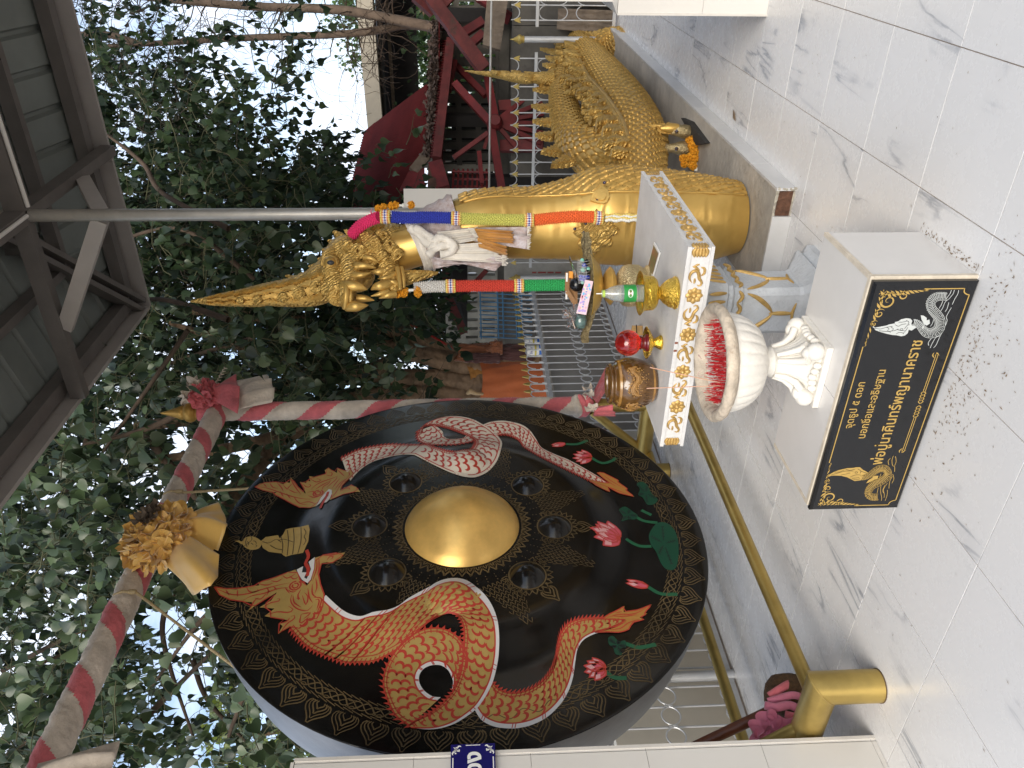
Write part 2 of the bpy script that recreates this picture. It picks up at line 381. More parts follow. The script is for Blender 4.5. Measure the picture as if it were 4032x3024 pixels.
b = MB(); b.box(-.918, -.797, -.808, -.80, .012, .08); b.build('exposed_core', RUST, plat, smooth=False)
b = MB()
for k in range(60):                          # ragged mortar lip along the broken edges
    t = k/59; b.ball((-.797+rnd.uniform(-.002,.002), -.80+t*4.9, .094), rnd.uniform(.003,.008), 6, 4, (1, 3.2, .6))
for k in range(22): b.ball((-.92+rnd.uniform(0,.13)*1, -.803, rnd.choice((.008,.088))+rnd.uniform(-.004,.004)), rnd.uniform(.004,.011), 6, 4, (1.5,.7,.8))
for k in range(14): b.ball((-.786+rnd.uniform(-.004,.004), -.808+rnd.uniform(-.006,.004), rnd.uniform(.0,.092)), rnd.uniform(.004,.008), 6, 4)
tag(b.build('broken_mortar', WORN, plat), kind='stuff')

# ------------------------------------------------------------------ the two tiled pillars
def pillar_tiles(root, x0, x1, y0, y1, z1, rows, th=.009):
    b = MB(); b.box(x0+th, x1-th, y0+th, y1-th, 0, z1-.004); b.build('pillar_core', GROUT_W, root, smooth=False)
    zs = rows
    for za, zb in zip(zs, zs[1:]):
        def cut(a, c): 
            n = max(1, round((c-a)/.45)); return [a+(c-a)*k/n for k in range(n+1)]
        for a, c in zip(cut(x0, x1), cut(x0, x1)[1:]):
            slab(a+.0015, c-.0015, y0, y0+th, za+.0008, zb-.0008, 'wall_tile', TILE_WHITE, root)
            slab(a+.0015, c-.0015, y1-th, y1, za+.0008, zb-.0008, 'wall_tile', TILE_WHITE, root)
        ys = cut(y0+th+.002, y1-th-.002)
        for a, c in zip(ys, ys[1:]):
            slab(x0, x0+th, a+.0015, c-.0015, za+.0008, zb-.0008, 'wall_tile', TILE_WHITE, root)
            slab(x1-th, x1, a+.0015, c-.0015, za+.0008, zb-.0008, 'wall_tile', TILE_WHITE, root)
TRIM = M('tile_corner_trim', (.66,.63,.58), .45, var=.1, vscale=8)
lp = thing('tiled_pillar', 'white tiled pillar in front of the gong with blue name sign on it', 'pillar', (-2.6,-2.95,0))
pillar_tiles(lp, -2.86, -2.39, -3.3, -2.598, 2.243, [.0, .02, .4575, .909, 1.353, 1.7965, 2.243])
b = MB(); b.box(-2.401, -2.388, -2.600, -2.586, 0, 2.246); b.build('corner_trim', TRIM, lp, smooth=False)
b = MB(); b.box(-2.862, -2.3885, -3.302, -2.602, 2.245, 2.257); b.build('top_tile', TILE_WHITE, lp, smooth=False)
rpil = thing('tiled_pillar', 'white tiled pillar on a wider base beyond the statue platform', 'pillar', (.2,.3,0))
pillar_tiles(rpil, -.135, .5, 0.0, .62, .78, [0.0, .34, .78])
pillar_tiles(rpil, -.085, .45, 0.05, .57, 1.5, [.782, 1.14, 1.5])
b = MB(); b.add([(-.137,-.002,.782),(.502,-.002,.782),(.502,.622,.782),(-.137,.622,.782),(-.087,.048,.80),(.452,.048,.80),(.452,.572,.80),(-.087,.572,.80)],
      [(0,1,5,4),(1,2,6,5),(2,3,7,6),(3,0,4,7),(4,5,6,7)]); b.build('base_ledge', TRIM, rpil, smooth=False)
b = MB(); b.box(-.14,-.13,-.006,.0,0,.78); b.build('corner_trim', TRIM, rpil, smooth=False)

# blue name sign on the left pillar
NAVY = M('navy_enamel', (.012,.010,.12), .25, var=.2, vscale=14)
WHITE_ENAMEL = M('white_enamel', (.78,.78,.77), .3)
sg = thing('name_sign', 'small navy blue sign with white Thai letters and scroll corners on the white pillar', 'sign', (-2.38,-2.7,1.57))
sx = -2.372
b = MB(); b.box(-2.388, sx, -2.93, -2.5665, 1.488, 1.656); b.build('sign_plate', NAVY, sg, smooth=False)
def onsign(a, c, d=0): return (sx+.0006+d, -2.5665-a, 1.572+c)    # a to the left in the picture, c up
b = MB()
def stroke2(b, pts, wd, fn, n=24, taper=True, d=0.0):
    P = even(smooth_path(pts, 40), n)
    rows = []
    for i, p in enumerate(P):
        t = P[min(i+1, n-1)]-P[max(i-1, 0)]; t = t/(np.linalg.norm(t)+1e-9); q = np.array([-t[1], t[0]])
        k = wd*(math.sin(PI*min(1, max(.04, (i+.3)/n)))**.6 if taper else 1)/2
        rows.append([fn(*(p-q*k), d), fn(*(p+q*k), d)])
    b.sheet(rows)
for s_ in (1, -1):
    for q in ([(.012,.074),(.02,.066),(.027,.070),(.030,.078)], [(.030,.050),(.026,.060),(.016,.066),(.012,.058)], [(.045,.076),(.036,.078),(.030,.070),(.022,.060)], [(.034,.064),(.040,.068)], [(.010,.045),(.008,.054),(.018,.060)], [(.022,.055),(.026,.050)]):
        stroke2(b, [(x, y*s_) for x, y in q], .006, onsign)
b.add([onsign(.004,-.028),onsign(.007,-.028),onsign(.007,.028),onsign(.004,.028)], [(0,1,2,3)])
for s_ in (1, -1): b.add([onsign(.055, s_*.074), onsign(.25, s_*.074), onsign(.25, s_*.078), onsign(.055, s_*.078)], [(0,1,2,3)])
b.build('sign_border', WHITE_ENAMEL, sg, smooth=False)
def text_mesh(txt, size, bold=0.0, ext=0.0):
    cu = bpy.data.curves.new('lettering', 'FONT'); cu.body = txt; cu.size = size; cu.offset = bold; cu.extrude = ext; cu.resolution_u = 3
    cu.align_x = 'CENTER'
    o = bpy.data.objects.new('lettering', cu); C.objects.link(o)
    dg = bpy.context.evaluated_depsgraph_get(); me = bpy.data.meshes.new_from_object(o.evaluated_get(dg))
    bpy.data.objects.remove(o); bpy.data.curves.remove(cu); return me
def text(txt, size, fn, mt, parent, name='lettering', bold=0.0, center=(0,0), sxy=(1,1)):
    me = text_mesh(txt, size, bold)
    xs = [v.co.x for v in me.vertices]; ys = [v.co.y for v in me.vertices]
    if not xs: return None
    mx, my = (min(xs)+max(xs))/2, (min(ys)+max(ys))/2
    for v in me.vertices: v.co = Vector(fn((v.co.x-mx)*sxy[0]+center[0], (v.co.y-my)*sxy[1]+center[1], 0))
    me.materials.clear(); me.materials.append(mt); me.name = name
    return link(name, me, parent)
text('อง', .085, lambda a, c, d: onsign(.078-a, c-.005, .0004), WHITE_ENAMEL, sg, bold=.0028, sxy=(1,1))

# ------------------------------------------------------------------ pavilion roof
RZ = 4.2; EX, EY = -2.56, 1.58; RX1, RY1 = 2.60, -4.9; TAN = math.tan(math.radians(14))
roof = thing('pavilion_roof', 'steel framed hipped pavilion roof of grey ribbed sheets seen from below', 'roof', (-1.27,.21,0))
colx, coly = -1.27, .21
b = MB(); b.tube([(colx,coly,.093),(colx,coly,RZ+.1)], .0365, 20); b.build('column', STEEL_GALV, roof)
def rz(u): return RZ+.16+TAN*u
RIBW = .25
def panel(side, a0, a1):
    """one roofing sheet; a runs along the eave, u up the slope"""
    b = MB(); prof = []
    k = a0
    while k < a1-1e-6:
        for da, dz in ((0,0),(.10,0),(.118,.03),(.142,.03),(.16,0)): prof.append((k+da, dz))
        k += RIBW
    prof.append((a1, 0))
    rows = [[], []]
    for a, dz in prof:
        um = (min(1.58-a, a-RY1, (RX1-EX)/2) if side in 'lr' else min(a-EX, RX1-a, (RX1-EX)/2))
        um = max(um, 0)
        for r, u in ((0, -.05), (1, um)):
            z = rz(u)+dz
            rows[r].append({'l': (EX+u, a, z), 'r': (RX1-u, a, z), 'f': (a, EY-u, z), 'n': (a, RY1+u, z)}[side])
    b.sheet(rows); b.build('roof_sheet', SHEET, roof, smooth=False, fix=False)
a = RY1
while a < EY-.01:
    for sd_ in 'lr': panel(sd_, a, min(a+.75, EY))
    a += .75
a = EX
while a < RX1-.01:
    for sd_ in 'fn': panel(sd_, a, min(a+.75, RX1))
    a += .75
FASC = M('fascia_board', (.50,.47,.45), .6, var=.15, vscale=3, stain=((.1,.08,.07), 7, .66, .6))
def bars(name, segs, w_, h_, mt=STEEL):
    for s0, s1 in segs:
        b = MB(); b.bar(s0, s1, w_, h_); b.build(name, mt, roof, smooth=False)
fz = RZ+.07
bars('fascia', [((EX,RY1,fz),(EX,-.0,fz)),((EX,.003,fz),(EX,EY,fz)),((EX,EY+.02,fz),(-1.36,EY+.02,fz)),((-1.357,EY+.02,fz),(RX1,EY+.02,fz)),((RX1,RY1,fz),(RX1,EY,fz)),((EX,RY1-.02,fz),(RX1,RY1-.02,fz))], .03, .15, FASC)
for u, w_ in ((.09,.10),(.62,.06),(1.2,.06),(1.9,.06)):
    z = rz(u)-.055
    bars('purlin', [((EX+u,RY1+u,z),(EX+u,EY-u,z)),((EX+u,EY-u,z),(RX1-u,EY-u,z)),((RX1-u,RY1+u,z),(RX1-u,EY-u,z)),((EX+u,RY1+u,z),(RX1-u,RY1+u,z))], w_, .09)
for sx_, sy_ in ((-1,-1),(1,1)):
    o_ = .03*sx_; um = 2.5
    bars('hip_rafter', [((EX+.03+o_,EY-.03+o_,rz(0)-.10),(EX+um+o_,EY-um+o_,rz(um)-.10))], .04, .11)
bars('outrigger_beam', [((EX+.02,coly,RZ),(colx-.02,coly,RZ)),((colx,coly+.02,RZ),(colx,EY,RZ))], .07, .10)
bars('ring_beam', [((colx,coly-.02,RZ),(colx,RY1,RZ)),((colx+.02,coly,RZ),(RX1,coly,RZ))], .08, .12)
zb = ond(389, 853, 4.77).z
bars('knee_brace', [((colx-.03,coly,zb),(-2.02,coly,RZ-.05)),((colx,coly+.03,zb),(colx-.03,.98,RZ-.05))], .05, .09, FASC)
bars('short_strut', [((-2.02,coly,RZ+.02),(-1.93,.62,rz(.6)-.07)),((-1.5,coly,RZ+.02),(-1.62,.5,rz(1)-.1))], .04, .05)
b = MB(); b.tube([(colx+.02,coly-.06,RZ-.075),(colx+.02,RY1,RZ-.075)], .012, 8); b.tube([(colx+.06,coly-.02,RZ-.075),(RX1,coly-.02,RZ-.075)], .012, 8)
b.build('lamp_conduit', WHITE_PAINT, roof)

# ------------------------------------------------------------------ the spear-topped fence
def post(root, x, y, h=.945, r=.032):
    b = MB(); b.tube([(x,y,-.03),(x,y,h)], r, 16); p = b.build('post', SILVER, root)
    b = MB(); b.lathe([(r*.9,0),(r*1.1,.006),(r*1.15,.016),(r*1.0,.02),(r*1.35,.035),(r*1.55,.05),(r*1.3,.068),(r*.95,.074),(r*1.0,.08),(r*.75,.086),(r*.8,.092),(r*.55,.099),(r*.6,.104),(r*.38,.112),(r*.22,.125),(.001,.15)], (x,y,h), 16)
    f = b.build('finial', SPEAR, p); return p
def spear_mesh(ax):
    b = MB(); pr = [(0,.067),(.012,.047),(.0235,.016),(.0255,-.004),(.017,-.001),(.006,.014),(.004,-.006),(-.004,-.006),(-.006,.014),(-.017,-.001),(-.0255,-.004),(-.0235,.016),(-.012,.047)]
    b.prism(pr, (lambda a, c, d: (a, d, c)) if ax == 'x' else (lambda a, c, d: (d, a, c)), -.004, .004)
    return b.mesh('spear_tip', SPEAR, smooth=False)
def fence(root, ax, c, runs, rails, arcs, zs):
    """ax: the axis the fence runs along; c: its other coordinate; runs: picket positions"""
    P = (lambda a, d, z: (a, c+d, z)) if ax == 'x' else (lambda a, d, z: (c+d, a, z))
    sm = spear_mesh(ax); b = MB(); b.tube([P(0,0,.025),P(0,0,.998)], .0065, 8); pk = b.mesh('picket', SILVER)
    for a in runs:
        o = link('picket', pk, root); l0 = Vector(P(a,0,0)); zero = Vector(P(0,0,0)); o.location = l0-zero
        t = link('spear_tip', sm, o); t.matrix_parent_inverse = Matrix.Identity(4); t.location = zero+Vector((0,0,1.0))
    for a0, a1 in zip(runs, runs[1:]):
        if a1-a0 > .2: continue
        b = MB()
        for (z, dirn) in arcs:
            r = (a1-a0)/2*.98; pts = []
            for k in range(11):
                t = PI*k/10; pts.append(P((a0+a1)/2+r*math.cos(t), .011, z+dirn*(r*1.25*math.sin(t)-r*1.25)))
            b.tube(pts, .0052, 5, caps=False); b.build('scroll_arc', SILVER, root); b = MB()
    for z, h in rails:
        b = MB(); b.box(*([runs[0]-.06, runs[-1]+.06, c-.013, c+.013, z-h/2, z+h/2] if ax == 'x' else [c-.013, c+.013, runs[0]-.06, runs[-1]+.06, z-h/2, z+h/2])); b.build('rail', SILVER, root, smooth=False)
FXL, FYB = -3.6, 4.35
lf = thing('spear_fence', 'silver picket fence with gold spear tips running behind the gong and jar', 'fence', (FXL, 0, 0))
fence(lf, 'y', FXL, [4.03-.1305*k for k in range(50)], [(.82,.035),(.03,.03)], [(.80,1),(.84+.163,-1),(.39,1),(.50,-1),(.12,-1)], None)
post(lf, FXL, FYB-.003, .945); post(lf, FXL, -1.38, .945)
bf = thing('spear_fence', 'silver picket fence with gold spear tips running behind the golden serpent statue', 'fence', (-1.2, FYB, 0))
fence(bf, 'x', FYB, [-3.4+.1345*k for k in range(17)]+[-1.1], [(.828,.03),(.04,.03)], [(.81,1),(.845+.163,-1)], None)
post(bf, -.917, FYB, .955)
fence(bf, 'x', FYB, [-.735+.14*k for k in range(12)], [(.8285,.03),(.0405,.03)], [(.81,1),(.845+.163,-1),(.43,1),(.52,-1)], None)
# ------------------------------------------------------------------ the gong
GX, GY, GZ, GR = -2.70, -1.047, 1.621, 1.372
def hgt(r):
    t = min(max((.97-r)/.27, 0), 1); t = t*t*(3-2*t); return .055*t
def G(a, c, d=0):
    r = math.hypot(a, c); return (GX+hgt(r)+d, GY+a, GZ+c)
def gpx(ox, oy):
    def f(pts):
        o = []
        for x, y in pts:
            p = onx(ox+.6076*x, oy+.6076*y, GX+.01); o.append((p.y-GY, p.z-GZ))
        return o
    return f
c9, c5, c7, c4 = gpx(1344,2016), gpx(1344,1008), gpx(0,2016), gpx(0,1008)
def cD(pts): return gpx(0,0)([(x*1.8227/.6076, y*1.8227/.6076) for x, y in pts])
gong = thing('gong', 'huge black lacquered gong with painted golden and white serpents and gold centre boss', 'gong', (GX-.16, GY, GZ))
prof = [(0,0)]; N = 26
b = MB(); pr = []
for k in range(41): r = 1.366*k/40; pr.append((max(r,.0001), hgt(r)))
pr += [(1.371,-.001),(GR,-.006)]
b.lathe(pr, (GX, GY, GZ), 128, caps=False, axis=(1,0,0)); b.build('gong_face', BLACK_LACQ, gong, angle=180)
RIMG = M('grey_rim_paint', (.20,.21,.23), .36, .2, var=.25, vscale=5, stain=((.03,.03,.03), 26, .68, .9), bump=.1, bscale=20)
b = MB(); b.lathe([(GR,-.0065),(GR-.004,-.05),(GR-.02,-.16),(GR-.05,-.30),(GR-.06,-.34),(GR-.09,-.345),(GR-.09,-.02)], (GX,GY,GZ), 128, caps=False, axis=(1,0,0)); b.build('gong_rim', RIMG, gong)
def dome(a, c, r, hh, mt, nm, pw=2.0, n=40, m_=10):
    b = MB(); rows = []
    for i in range(m_+1):
        t = i/m_; rr = r*t; row = []
        for k in range(n):
            q = 2*PI*k/n; p = G(a+rr*math.cos(q), c+rr*math.sin(q)); z = hh*(1-t**pw)
            row.append((p[0]+z-.001, p[1], p[2]))
        rows.append(row)
    b.sheet(rows, closed=True); b.build(nm, mt, gong, angle=180, fix=False)
BOSSGOLD = M('gold_leaf_boss', (.90,.57,.17), .40, .55, var=.3, vscale=4, bump=.05, bscale=14, rvar=.1)
b = MB(); rows = []
for i in range(19):
    t = i/18; row = []
    for k in range(72):
        q = 2*PI*k/72; p = G(.322*t*math.cos(q), .322*t*math.sin(q)); z = .185*(1-t**1.9) + .012*(1 if t < .995 else 0)
        row.append((p[0]+z, p[1], p[2]))
    rows.append(row)
b.sheet(rows, closed=True); b.build('centre_boss', BOSSGOLD, gong, angle=180, fix=False)
BOSS = [(.522*math.cos(math.radians(q)), .522*math.sin(math.radians(q))) for q in (41, 88, 131, -139, -93, -49)]
for a, c in BOSS: dome(a, c, .094, .05, BLACK_LACQ, 'small_boss')
BUMPS = [(-.515, .05, .13, .045), (.585, -.03, .13, .04)]
_G0 = G
def G(a, c, d=0):
    p = _G0(a, c, d); z = 0
    for x, y, r, h in BUMPS:
        q = math.hypot(a-x, c-y)/r
        if q < 1: z = max(z, h*(1-q*q)**1.0)
    return (p[0]+z, p[1], p[2])

class Paint(MB):
    def fill(s, poly, d):
        P = [Vector((p[0], p[1], 0)) for p in poly]
        try: tr = tessellate_polygon([P])
        except Exception: return
        st = [(poly[a], poly[e], poly[f]) for a, e, f in tr]
        while st:
            t = st.pop(); e = [math.dist(t[i], t[(i+1) % 3]) for i in range(3)]; k = e.index(max(e))
            if e[k] > .07:
                a, c, f = t[k], t[(k+1) % 3], t[(k+2) % 3]; mm = ((a[0]+c[0])/2, (a[1]+c[1])/2); st += [(a, mm, f), (mm, c, f)]
            else: s.add([G(p[0], p[1], d) for p in t], [(0,1,2)])
    def line(s, pts, wd, d, n=None, taper=False, sm=True):
        Q = smooth_path(pts, 50) if sm and len(pts) > 2 else [np.array(p, float) for p in pts]
        ln = sum(np.linalg.norm(q-p) for p, q in zip(Q, Q[1:])); n = n or max(3, min(40, int(ln/.018)+2))
        P = even(Q, n); rows = []
        for i, p in enumerate(P):
            t = P[min(i+1, n-1)]-P[max(i-1, 0)]; t = t/(np.linalg.norm(t)+1e-9); q = np.array([-t[1], t[0]])
            k = wd/2*((math.sin(PI*min(.97, max(.05, i/(n-1))))**.7) if taper else 1)
            rows.append([G(*(p-q*k), d), G(*(p+q*k), d)])
        s.sheet(rows)
    def closed(s, pts, wd, d): s.line(list(pts)+[pts[0]], wd, d, sm=False)
def shape(pts, n): return [tuple(p) for p in smooth_path(list(pts), n, closed=True)]

def snake(root, nm, strips, base, line, belly, fringe_side=1):
    """strips: (outer edge, inner edge, depth, kwargs); the belly band runs along the outer edge"""
    B, R, W = Paint(), Paint(), Paint()
    for outer, inner, d, kw in strips:
        n = kw.get('n', 70); O = even(smooth_path(outer, 160), n); I = even(smooth_path(inner, 160), n)
        rows = []
        for o, i_ in zip(O, I): rows.append([G(*(o+(i_-o)*k/8), d) for k in range(9)])
        B.sheet(rows)
        bw = kw.get('belly', .11)
        def P(s, t):
            f = s*(n-1); k = min(int(f), n-2); f -= k
            o = O[k]+(O[k+1]-O[k])*f; i_ = I[k]+(I[k+1]-I[k])*f; return o+(i_-o)*t
        def fr(s, t):
            p = P(s, t); ds = P(min(s+.004, 1), t)-P(max(s-.004, 0), t); dt = P(s, min(t+.05, 1))-P(s, max(t-.05, 0))
            return p, ds/(np.linalg.norm(ds)+1e-9), dt/(np.linalg.norm(dt)+1e-9)
        mid = [(o+i_)/2 for o, i_ in zip(O, I)]; ln = [0]
        for p, q in zip(mid, mid[1:]): ln.append(ln[-1]+np.linalg.norm(q-p))
        # belly band
        if bw:
            W.sheet([[G(*P(k/(n-1), -.02), d+.0009), G(*P(k/(n-1), bw), d+.0009)] for k in range(n)])
            R.line([P(k/(n-1), bw+.012) for k in range(n)], .007, d+.0014, n=n, sm=False)
            k = .06
            while k < .97:
                for e in (0, .012): R.line([P(k+e, -.01), P(k+e, bw)], .004, d+.0016, n=2, sm=False)
                k += .13
        # edges
        R.line([P(k/(n-1), .985) for k in range(n)], .008, d+.0014, n=n, sm=False)
        R.line([P(k/(n-1), .90) for k in range(n)], .005, d+.0014, n=n, sm=False)
        nn = int(ln[-1]/.022)
        for k in range(nn):
            s = k/nn; p, a, c = fr(s, 1.0); q = p+a*.012+c*.022; u = p-a*.009; v = p+a*.009; r = p-c*.028-a*.006
            R.add([G(*u, d+.0013), G(*v, d+.0013), G(*q, d+.0013)], [(0,1,2)]); R.line([p, r], .005, d+.0014, n=2, sm=False)
        # scales
        step = kw.get('scale', .043); s0, s1 = kw.get('from', 0.0), kw.get('to', 1.0)
        nr = max(3, int(ln[-1]*(s1-s0)/step)); 
        for i in range(nr):
            s = s0+(s1-s0)*(i+.5)/nr; wd = np.linalg.norm(P(s, .9)-P(s, bw)); m_ = max(2, int(wd/(step*.93)))
            for j in range(m_+1):
                t = bw+.02+(.88-bw)*((j+(.5 if i % 2 else 0))/m_)
                if t > .89 or t < bw+.03: continue
                p, a, c = fr(s, t); r1 = min(step*.60, wd/m_*.62); rows = []
                for k in range(8):
                    q = PI*(k/7)-PI/2
                    e0 = p+a*(r1*1.0*math.cos(q))+c*(r1*.97*math.sin(q)); e1 = p-a*(r1*.36)+a*(r1*.80*math.cos(q))+c*(r1*.70*math.sin(q))
                    rows.append([G(*e0, d+.0011), G(*e1, d+.0011)])
                R.sheet(rows)
        for s, w_ in kw.get('bands', ()):
            for t_ in (s, s+w_): R.line([P(t_, bw), P(t_, 1)], .008, d+.0018, n=6, sm=False)
    root_ = root
    bo = B.build(nm, base, root, smooth=False, fix=False)
    R.build('scale_lines', line, bo, smooth=False, fix=False); W.build('belly_band', belly, bo, smooth=False, fix=False)
    return bo
# golden serpent, left
gA_o = c7([(2110,560),(2150,600)])+c9([(0,655),(60,690),(130,708),(205,692),(300,682),(370,655),(430,610),(520,560),(620,515),(720,497),(800,500),(870,535),(930,590),(975,660),(1005,740),(1018,830),(1015,930),(1000,1010),(975,1100),(930,1190),(880,1260),(820,1310),(740,1360),(650,1392),(560,1402),(450,1392)])
gA_i = c7([(1880,755),(2000,875)])+c9([(0,965),(60,972),(130,970),(200,965),(300,930),(375,895),(405,868),(470,830),(540,775),(620,718),(700,700),(760,722),(793,790),(795,870),(788,950),(768,1050),(728,1150),(670,1220),(600,1280),(520,1325),(475,1350),(440,1375)])
gB_o = c9([(440,1380),(350,1315),(297,1210),(270,1110),(285,1010),(330,930),(400,862),(480,818),(560,794),(650,794),(720,820),(780,868),(815,950),(815,1010)])
gB_i = c9([(640,1197),(585,1190),(530,1150),(500,1095),(503,1045),(530,1010),(570,992),(610,987),(650,992),(690,1016),(714,1055),(725,1090),(720,1130),(712,1150)])
gC_o = c9([(860,1260),(900,1325),(945,1360),(1020,1385),(1130,1390),(1240,1366),(1340,1312),(1420,1232),(1470,1150),(1500,1060),(1515,960),(1530,880),(1570,820),(1640,782),(1740,752),(1850,694)])
gC_i = c9([(960,1060),(1000,1120),(1040,1150),(1110,1166),(1200,1150),(1290,1100),(1350,1030),(1385,950),(1400,870),(1422,790),(1470,732),(1550,697),(1640,682),(1720,678),(1790,682),(1850,688)])
gold = snake(gong, 'golden_serpent_painting', [(gC_o, gC_i, .0016, dict(n=70, scale=.042)), (gB_i, gB_o, .0022, dict(n=60, belly=.10)), (gA_o, gA_i, .0034, dict(n=100, belly=.085, bands=((.155,.0),(.19,.0),(.24,.0))))], GOLD_PT, RED_PT, WHITE_PT)
def head(parent, polys, lines, teeth, d, base, line, mouth=None, eye=None, conv=None):
    b = Paint()
    for p in polys: b.fill(p, d)
    b.build('serpent_head_painting', base, parent, smooth=False, fix=False)
    b = Paint()
    for p in polys: b.closed(p, .007, d+.0012)
    for l in lines: b.line(l, .008, d+.0012, taper=True)
    if eye:
        for k, r in enumerate((.030, .017)): b.line([(eye[0]+r*math.cos(q*PI/6+k), eye[1]+r*math.sin(q*PI/6+k)) for q in range(12)], .009, d+.0013)
    b.build('head_lines', line, parent, smooth=False, fix=False)
    if mouth:
        b = Paint(); b.fill(mouth, d+.0015); b.build('mouth_painting', BLACK_MATT, parent, smooth=False, fix=False)
    b = Paint(); 
    for t_ in teeth: b.fill(t_, d+.0020)
    b.build('teeth_painting', WHITE_PT, parent, smooth=False, fix=False)
def gps(ox, oy, k):
    f = gpx(0, 0); return lambda pts: f([((ox+x*k)/.6076, (oy+y*k)/.6076) for x, y in pts])
hD, hC = gps(820,2160,.4567), gps(980,1740,.4094)
hp = hD([(50,325),(130,340),(240,345),(330,320),(440,310),(425,285),(520,265),(640,215),(750,178),(790,235),(795,280),(850,325),(890,290),(920,200),(925,110),(985,105),(1000,100),(1100,95),(1188,92),(1150,140),(1080,175),(1030,165),(985,165),(955,240),(960,310),(1000,400),(1005,440),(985,520),(935,600),(900,560),(880,590),(765,700),(745,668),(690,668),(600,730),(640,660),(610,640),(690,610),(560,590),(485,575),(570,510),(440,500),(540,440),(590,370),(430,465),(350,525),(380,455),(300,450),(200,440),(100,395)])
hl = [hD(l) for l in ([(60,335),(200,390),(330,385),(450,350),(600,310),(700,290)],[(150,350),(180,400)],[(250,350),(250,410)],[(330,330),(360,370),(430,360),(420,340)],[(440,300),(500,310),(560,290)],[(540,270),(590,280),(640,250)],[(640,225),(680,250),(750,215)],[(700,230),(740,260),(780,240)],[(300,440),(380,400),(480,380),(600,340),(690,330)],[(400,420),(450,430),(500,380)],[(360,510),(400,440),(430,420)],[(470,500),(540,460),(600,450),(620,430),(590,425)],[(500,570),(590,540),(690,545),(730,520),(690,490)],[(620,720),(680,640),(740,600),(740,570),(710,580)],[(720,390),(710,450),(760,510),(850,530),(900,490)],[(730,400),(740,460),(800,500)],[(760,420),(790,440),(770,400),(800,350)],[(810,400),(840,480),(860,420),(830,380)],[(860,350),(870,420),(900,470)],[(900,320),(900,400),(950,440)],[(930,280),(940,350),(920,400)],[(800,560),(790,640),(870,580)],[(800,560),(880,550),(820,600)],[(910,430),(980,450),(935,560)],[(925,450),(960,455),(935,530)],[(940,120),(940,200),(900,300)],[(960,120),(960,210),(940,260)],[(1030,150),(1060,120),(1090,130),(1060,150)],[(1000,110),(1080,110),(1160,98)],[(780,260),(850,325)],[(690,350),(720,370),(760,360)],[(660,330),(700,380)],[(500,330),(520,360),(500,400)],[(560,320),(590,350)],[(620,640),(680,620),(700,590)])]
head(gold, [hp], hl, [hD([(762,182),(820,163),(808,212),(850,218),(828,256),(850,272),(890,200),(868,135),(924,106),(916,200),(886,282),(858,308),(808,272),(784,232)])], .0040, GOLD_PT, RED_PT, mouth=hD([(812,172),(868,140),(890,200),(852,275),(826,258),(846,220),(806,216)]), eye=hD([(750,315)])[0])
b = Paint(); b.line(hD([(850,30),(868,90),(842,140),(866,190),(855,250)]), .019, .0064); b.build('tongue_painting', RED_PT, gold, smooth=False, fix=False)
def tail(parent, poly, lines, d, base, line):
    b = Paint(); b.fill(poly, d); b.build('tail_flame_painting', base, parent, smooth=False, fix=False)
    b = Paint(); b.closed(poly, .007, d+.001)
    for l in lines: b.line(l, .006, d+.001, taper=True)
    b.build('tail_lines', line, parent, smooth=False, fix=False)
TAILC = M('orange_ochre_paint', (.46,.22,.05), .4)
tail(gold, c9([(1690,690),(1730,660),(1790,632),(1836,605),(1830,642),(1925,630),(2015,594),(1962,650),(1984,652),(1935,680),(1962,692),(1885,712),(1865,755),(1810,776),(1720,772),(1640,776),(1740,752),(1850,694),(1760,690)]),
     [c9(l) for l in ([(1720,680),(1800,660),(1900,655),(1980,615)],[(1760,670),(1830,672),(1920,660)],[(1740,760),(1810,750),(1860,715),(1930,690)],[(1700,765),(1790,735),(1850,700)],[(1780,650),(1820,640)])], .0046, TAILC, RED_PT)
# white serpent, right
wN_o = c5([(60,1475),(120,1400),(200,1345),(300,1322),(400,1315),(480,1325)])
wN_i = c5([(0,1302),(100,1255),(200,1230),(320,1215),(400,1220),(560,1235)])
wA_o = c5([(470,1322),(560,1370),(640,1410),(720,1445),(800,1468),(870,1470),(940,1440),(990,1390),(1020,1330),(1037,1250),(1033,1200),(1000,1150),(950,1108),(900,1080),(850,1055),(780,1038),(700,1035),(620,1050),(550,1082),(510,1120),(492,1160)])
wA_i = c5([(560,1235),(600,1270),(680,1303),(760,1312),(820,1310),(858,1275),(870,1220),(850,1182),(800,1150),(750,1128),(700,1110),(640,1095),(590,1090),(545,1097),(525,1120),(515,1150)])
wB_o = c5([(492,1130),(495,1180),(530,1215),(580,1240),(680,1252),(760,1247),(830,1227),(875,1200)])
wB_i = c5([(600,1090),(650,1130),(662,1165),(690,1188),(730,1192),(780,1186),(808,1165),(812,1150)])
wC_o = c5([(915,1090),(970,1070),(1040,1063),(1100,1070),(1170,1090),(1220,1125),(1260,1180),(1300,1240),(1380,1282),(1460,1312),(1540,1352),(1620,1397),(1680,1432),(1740,1470)])
wC_i = c5([(970,1165),(1040,1150),(1100,1160),(1150,1190),(1180,1240),(1230,1282),(1290,1322),(1380,1367),(1460,1402),(1540,1432),(1620,1462),(1680,1470),(1740,1474)])
white = snake(gong, 'white_serpent_painting', [(wC_o, wC_i, .0016, dict(n=60, scale=.042, belly=.09)), (wB_i, wB_o, .0020, dict(n=40, belly=.09, scale=.042)), (wN_o, wN_i, .0020, dict(n=40, belly=.09, scale=.042, to=.66, bands=((.70,.0),(.80,.0),(.93,0)))), (wA_o, wA_i, .0032, dict(n=110, belly=.07, scale=.05))], CREAM_PT, RED_PT, CREAM_PT)
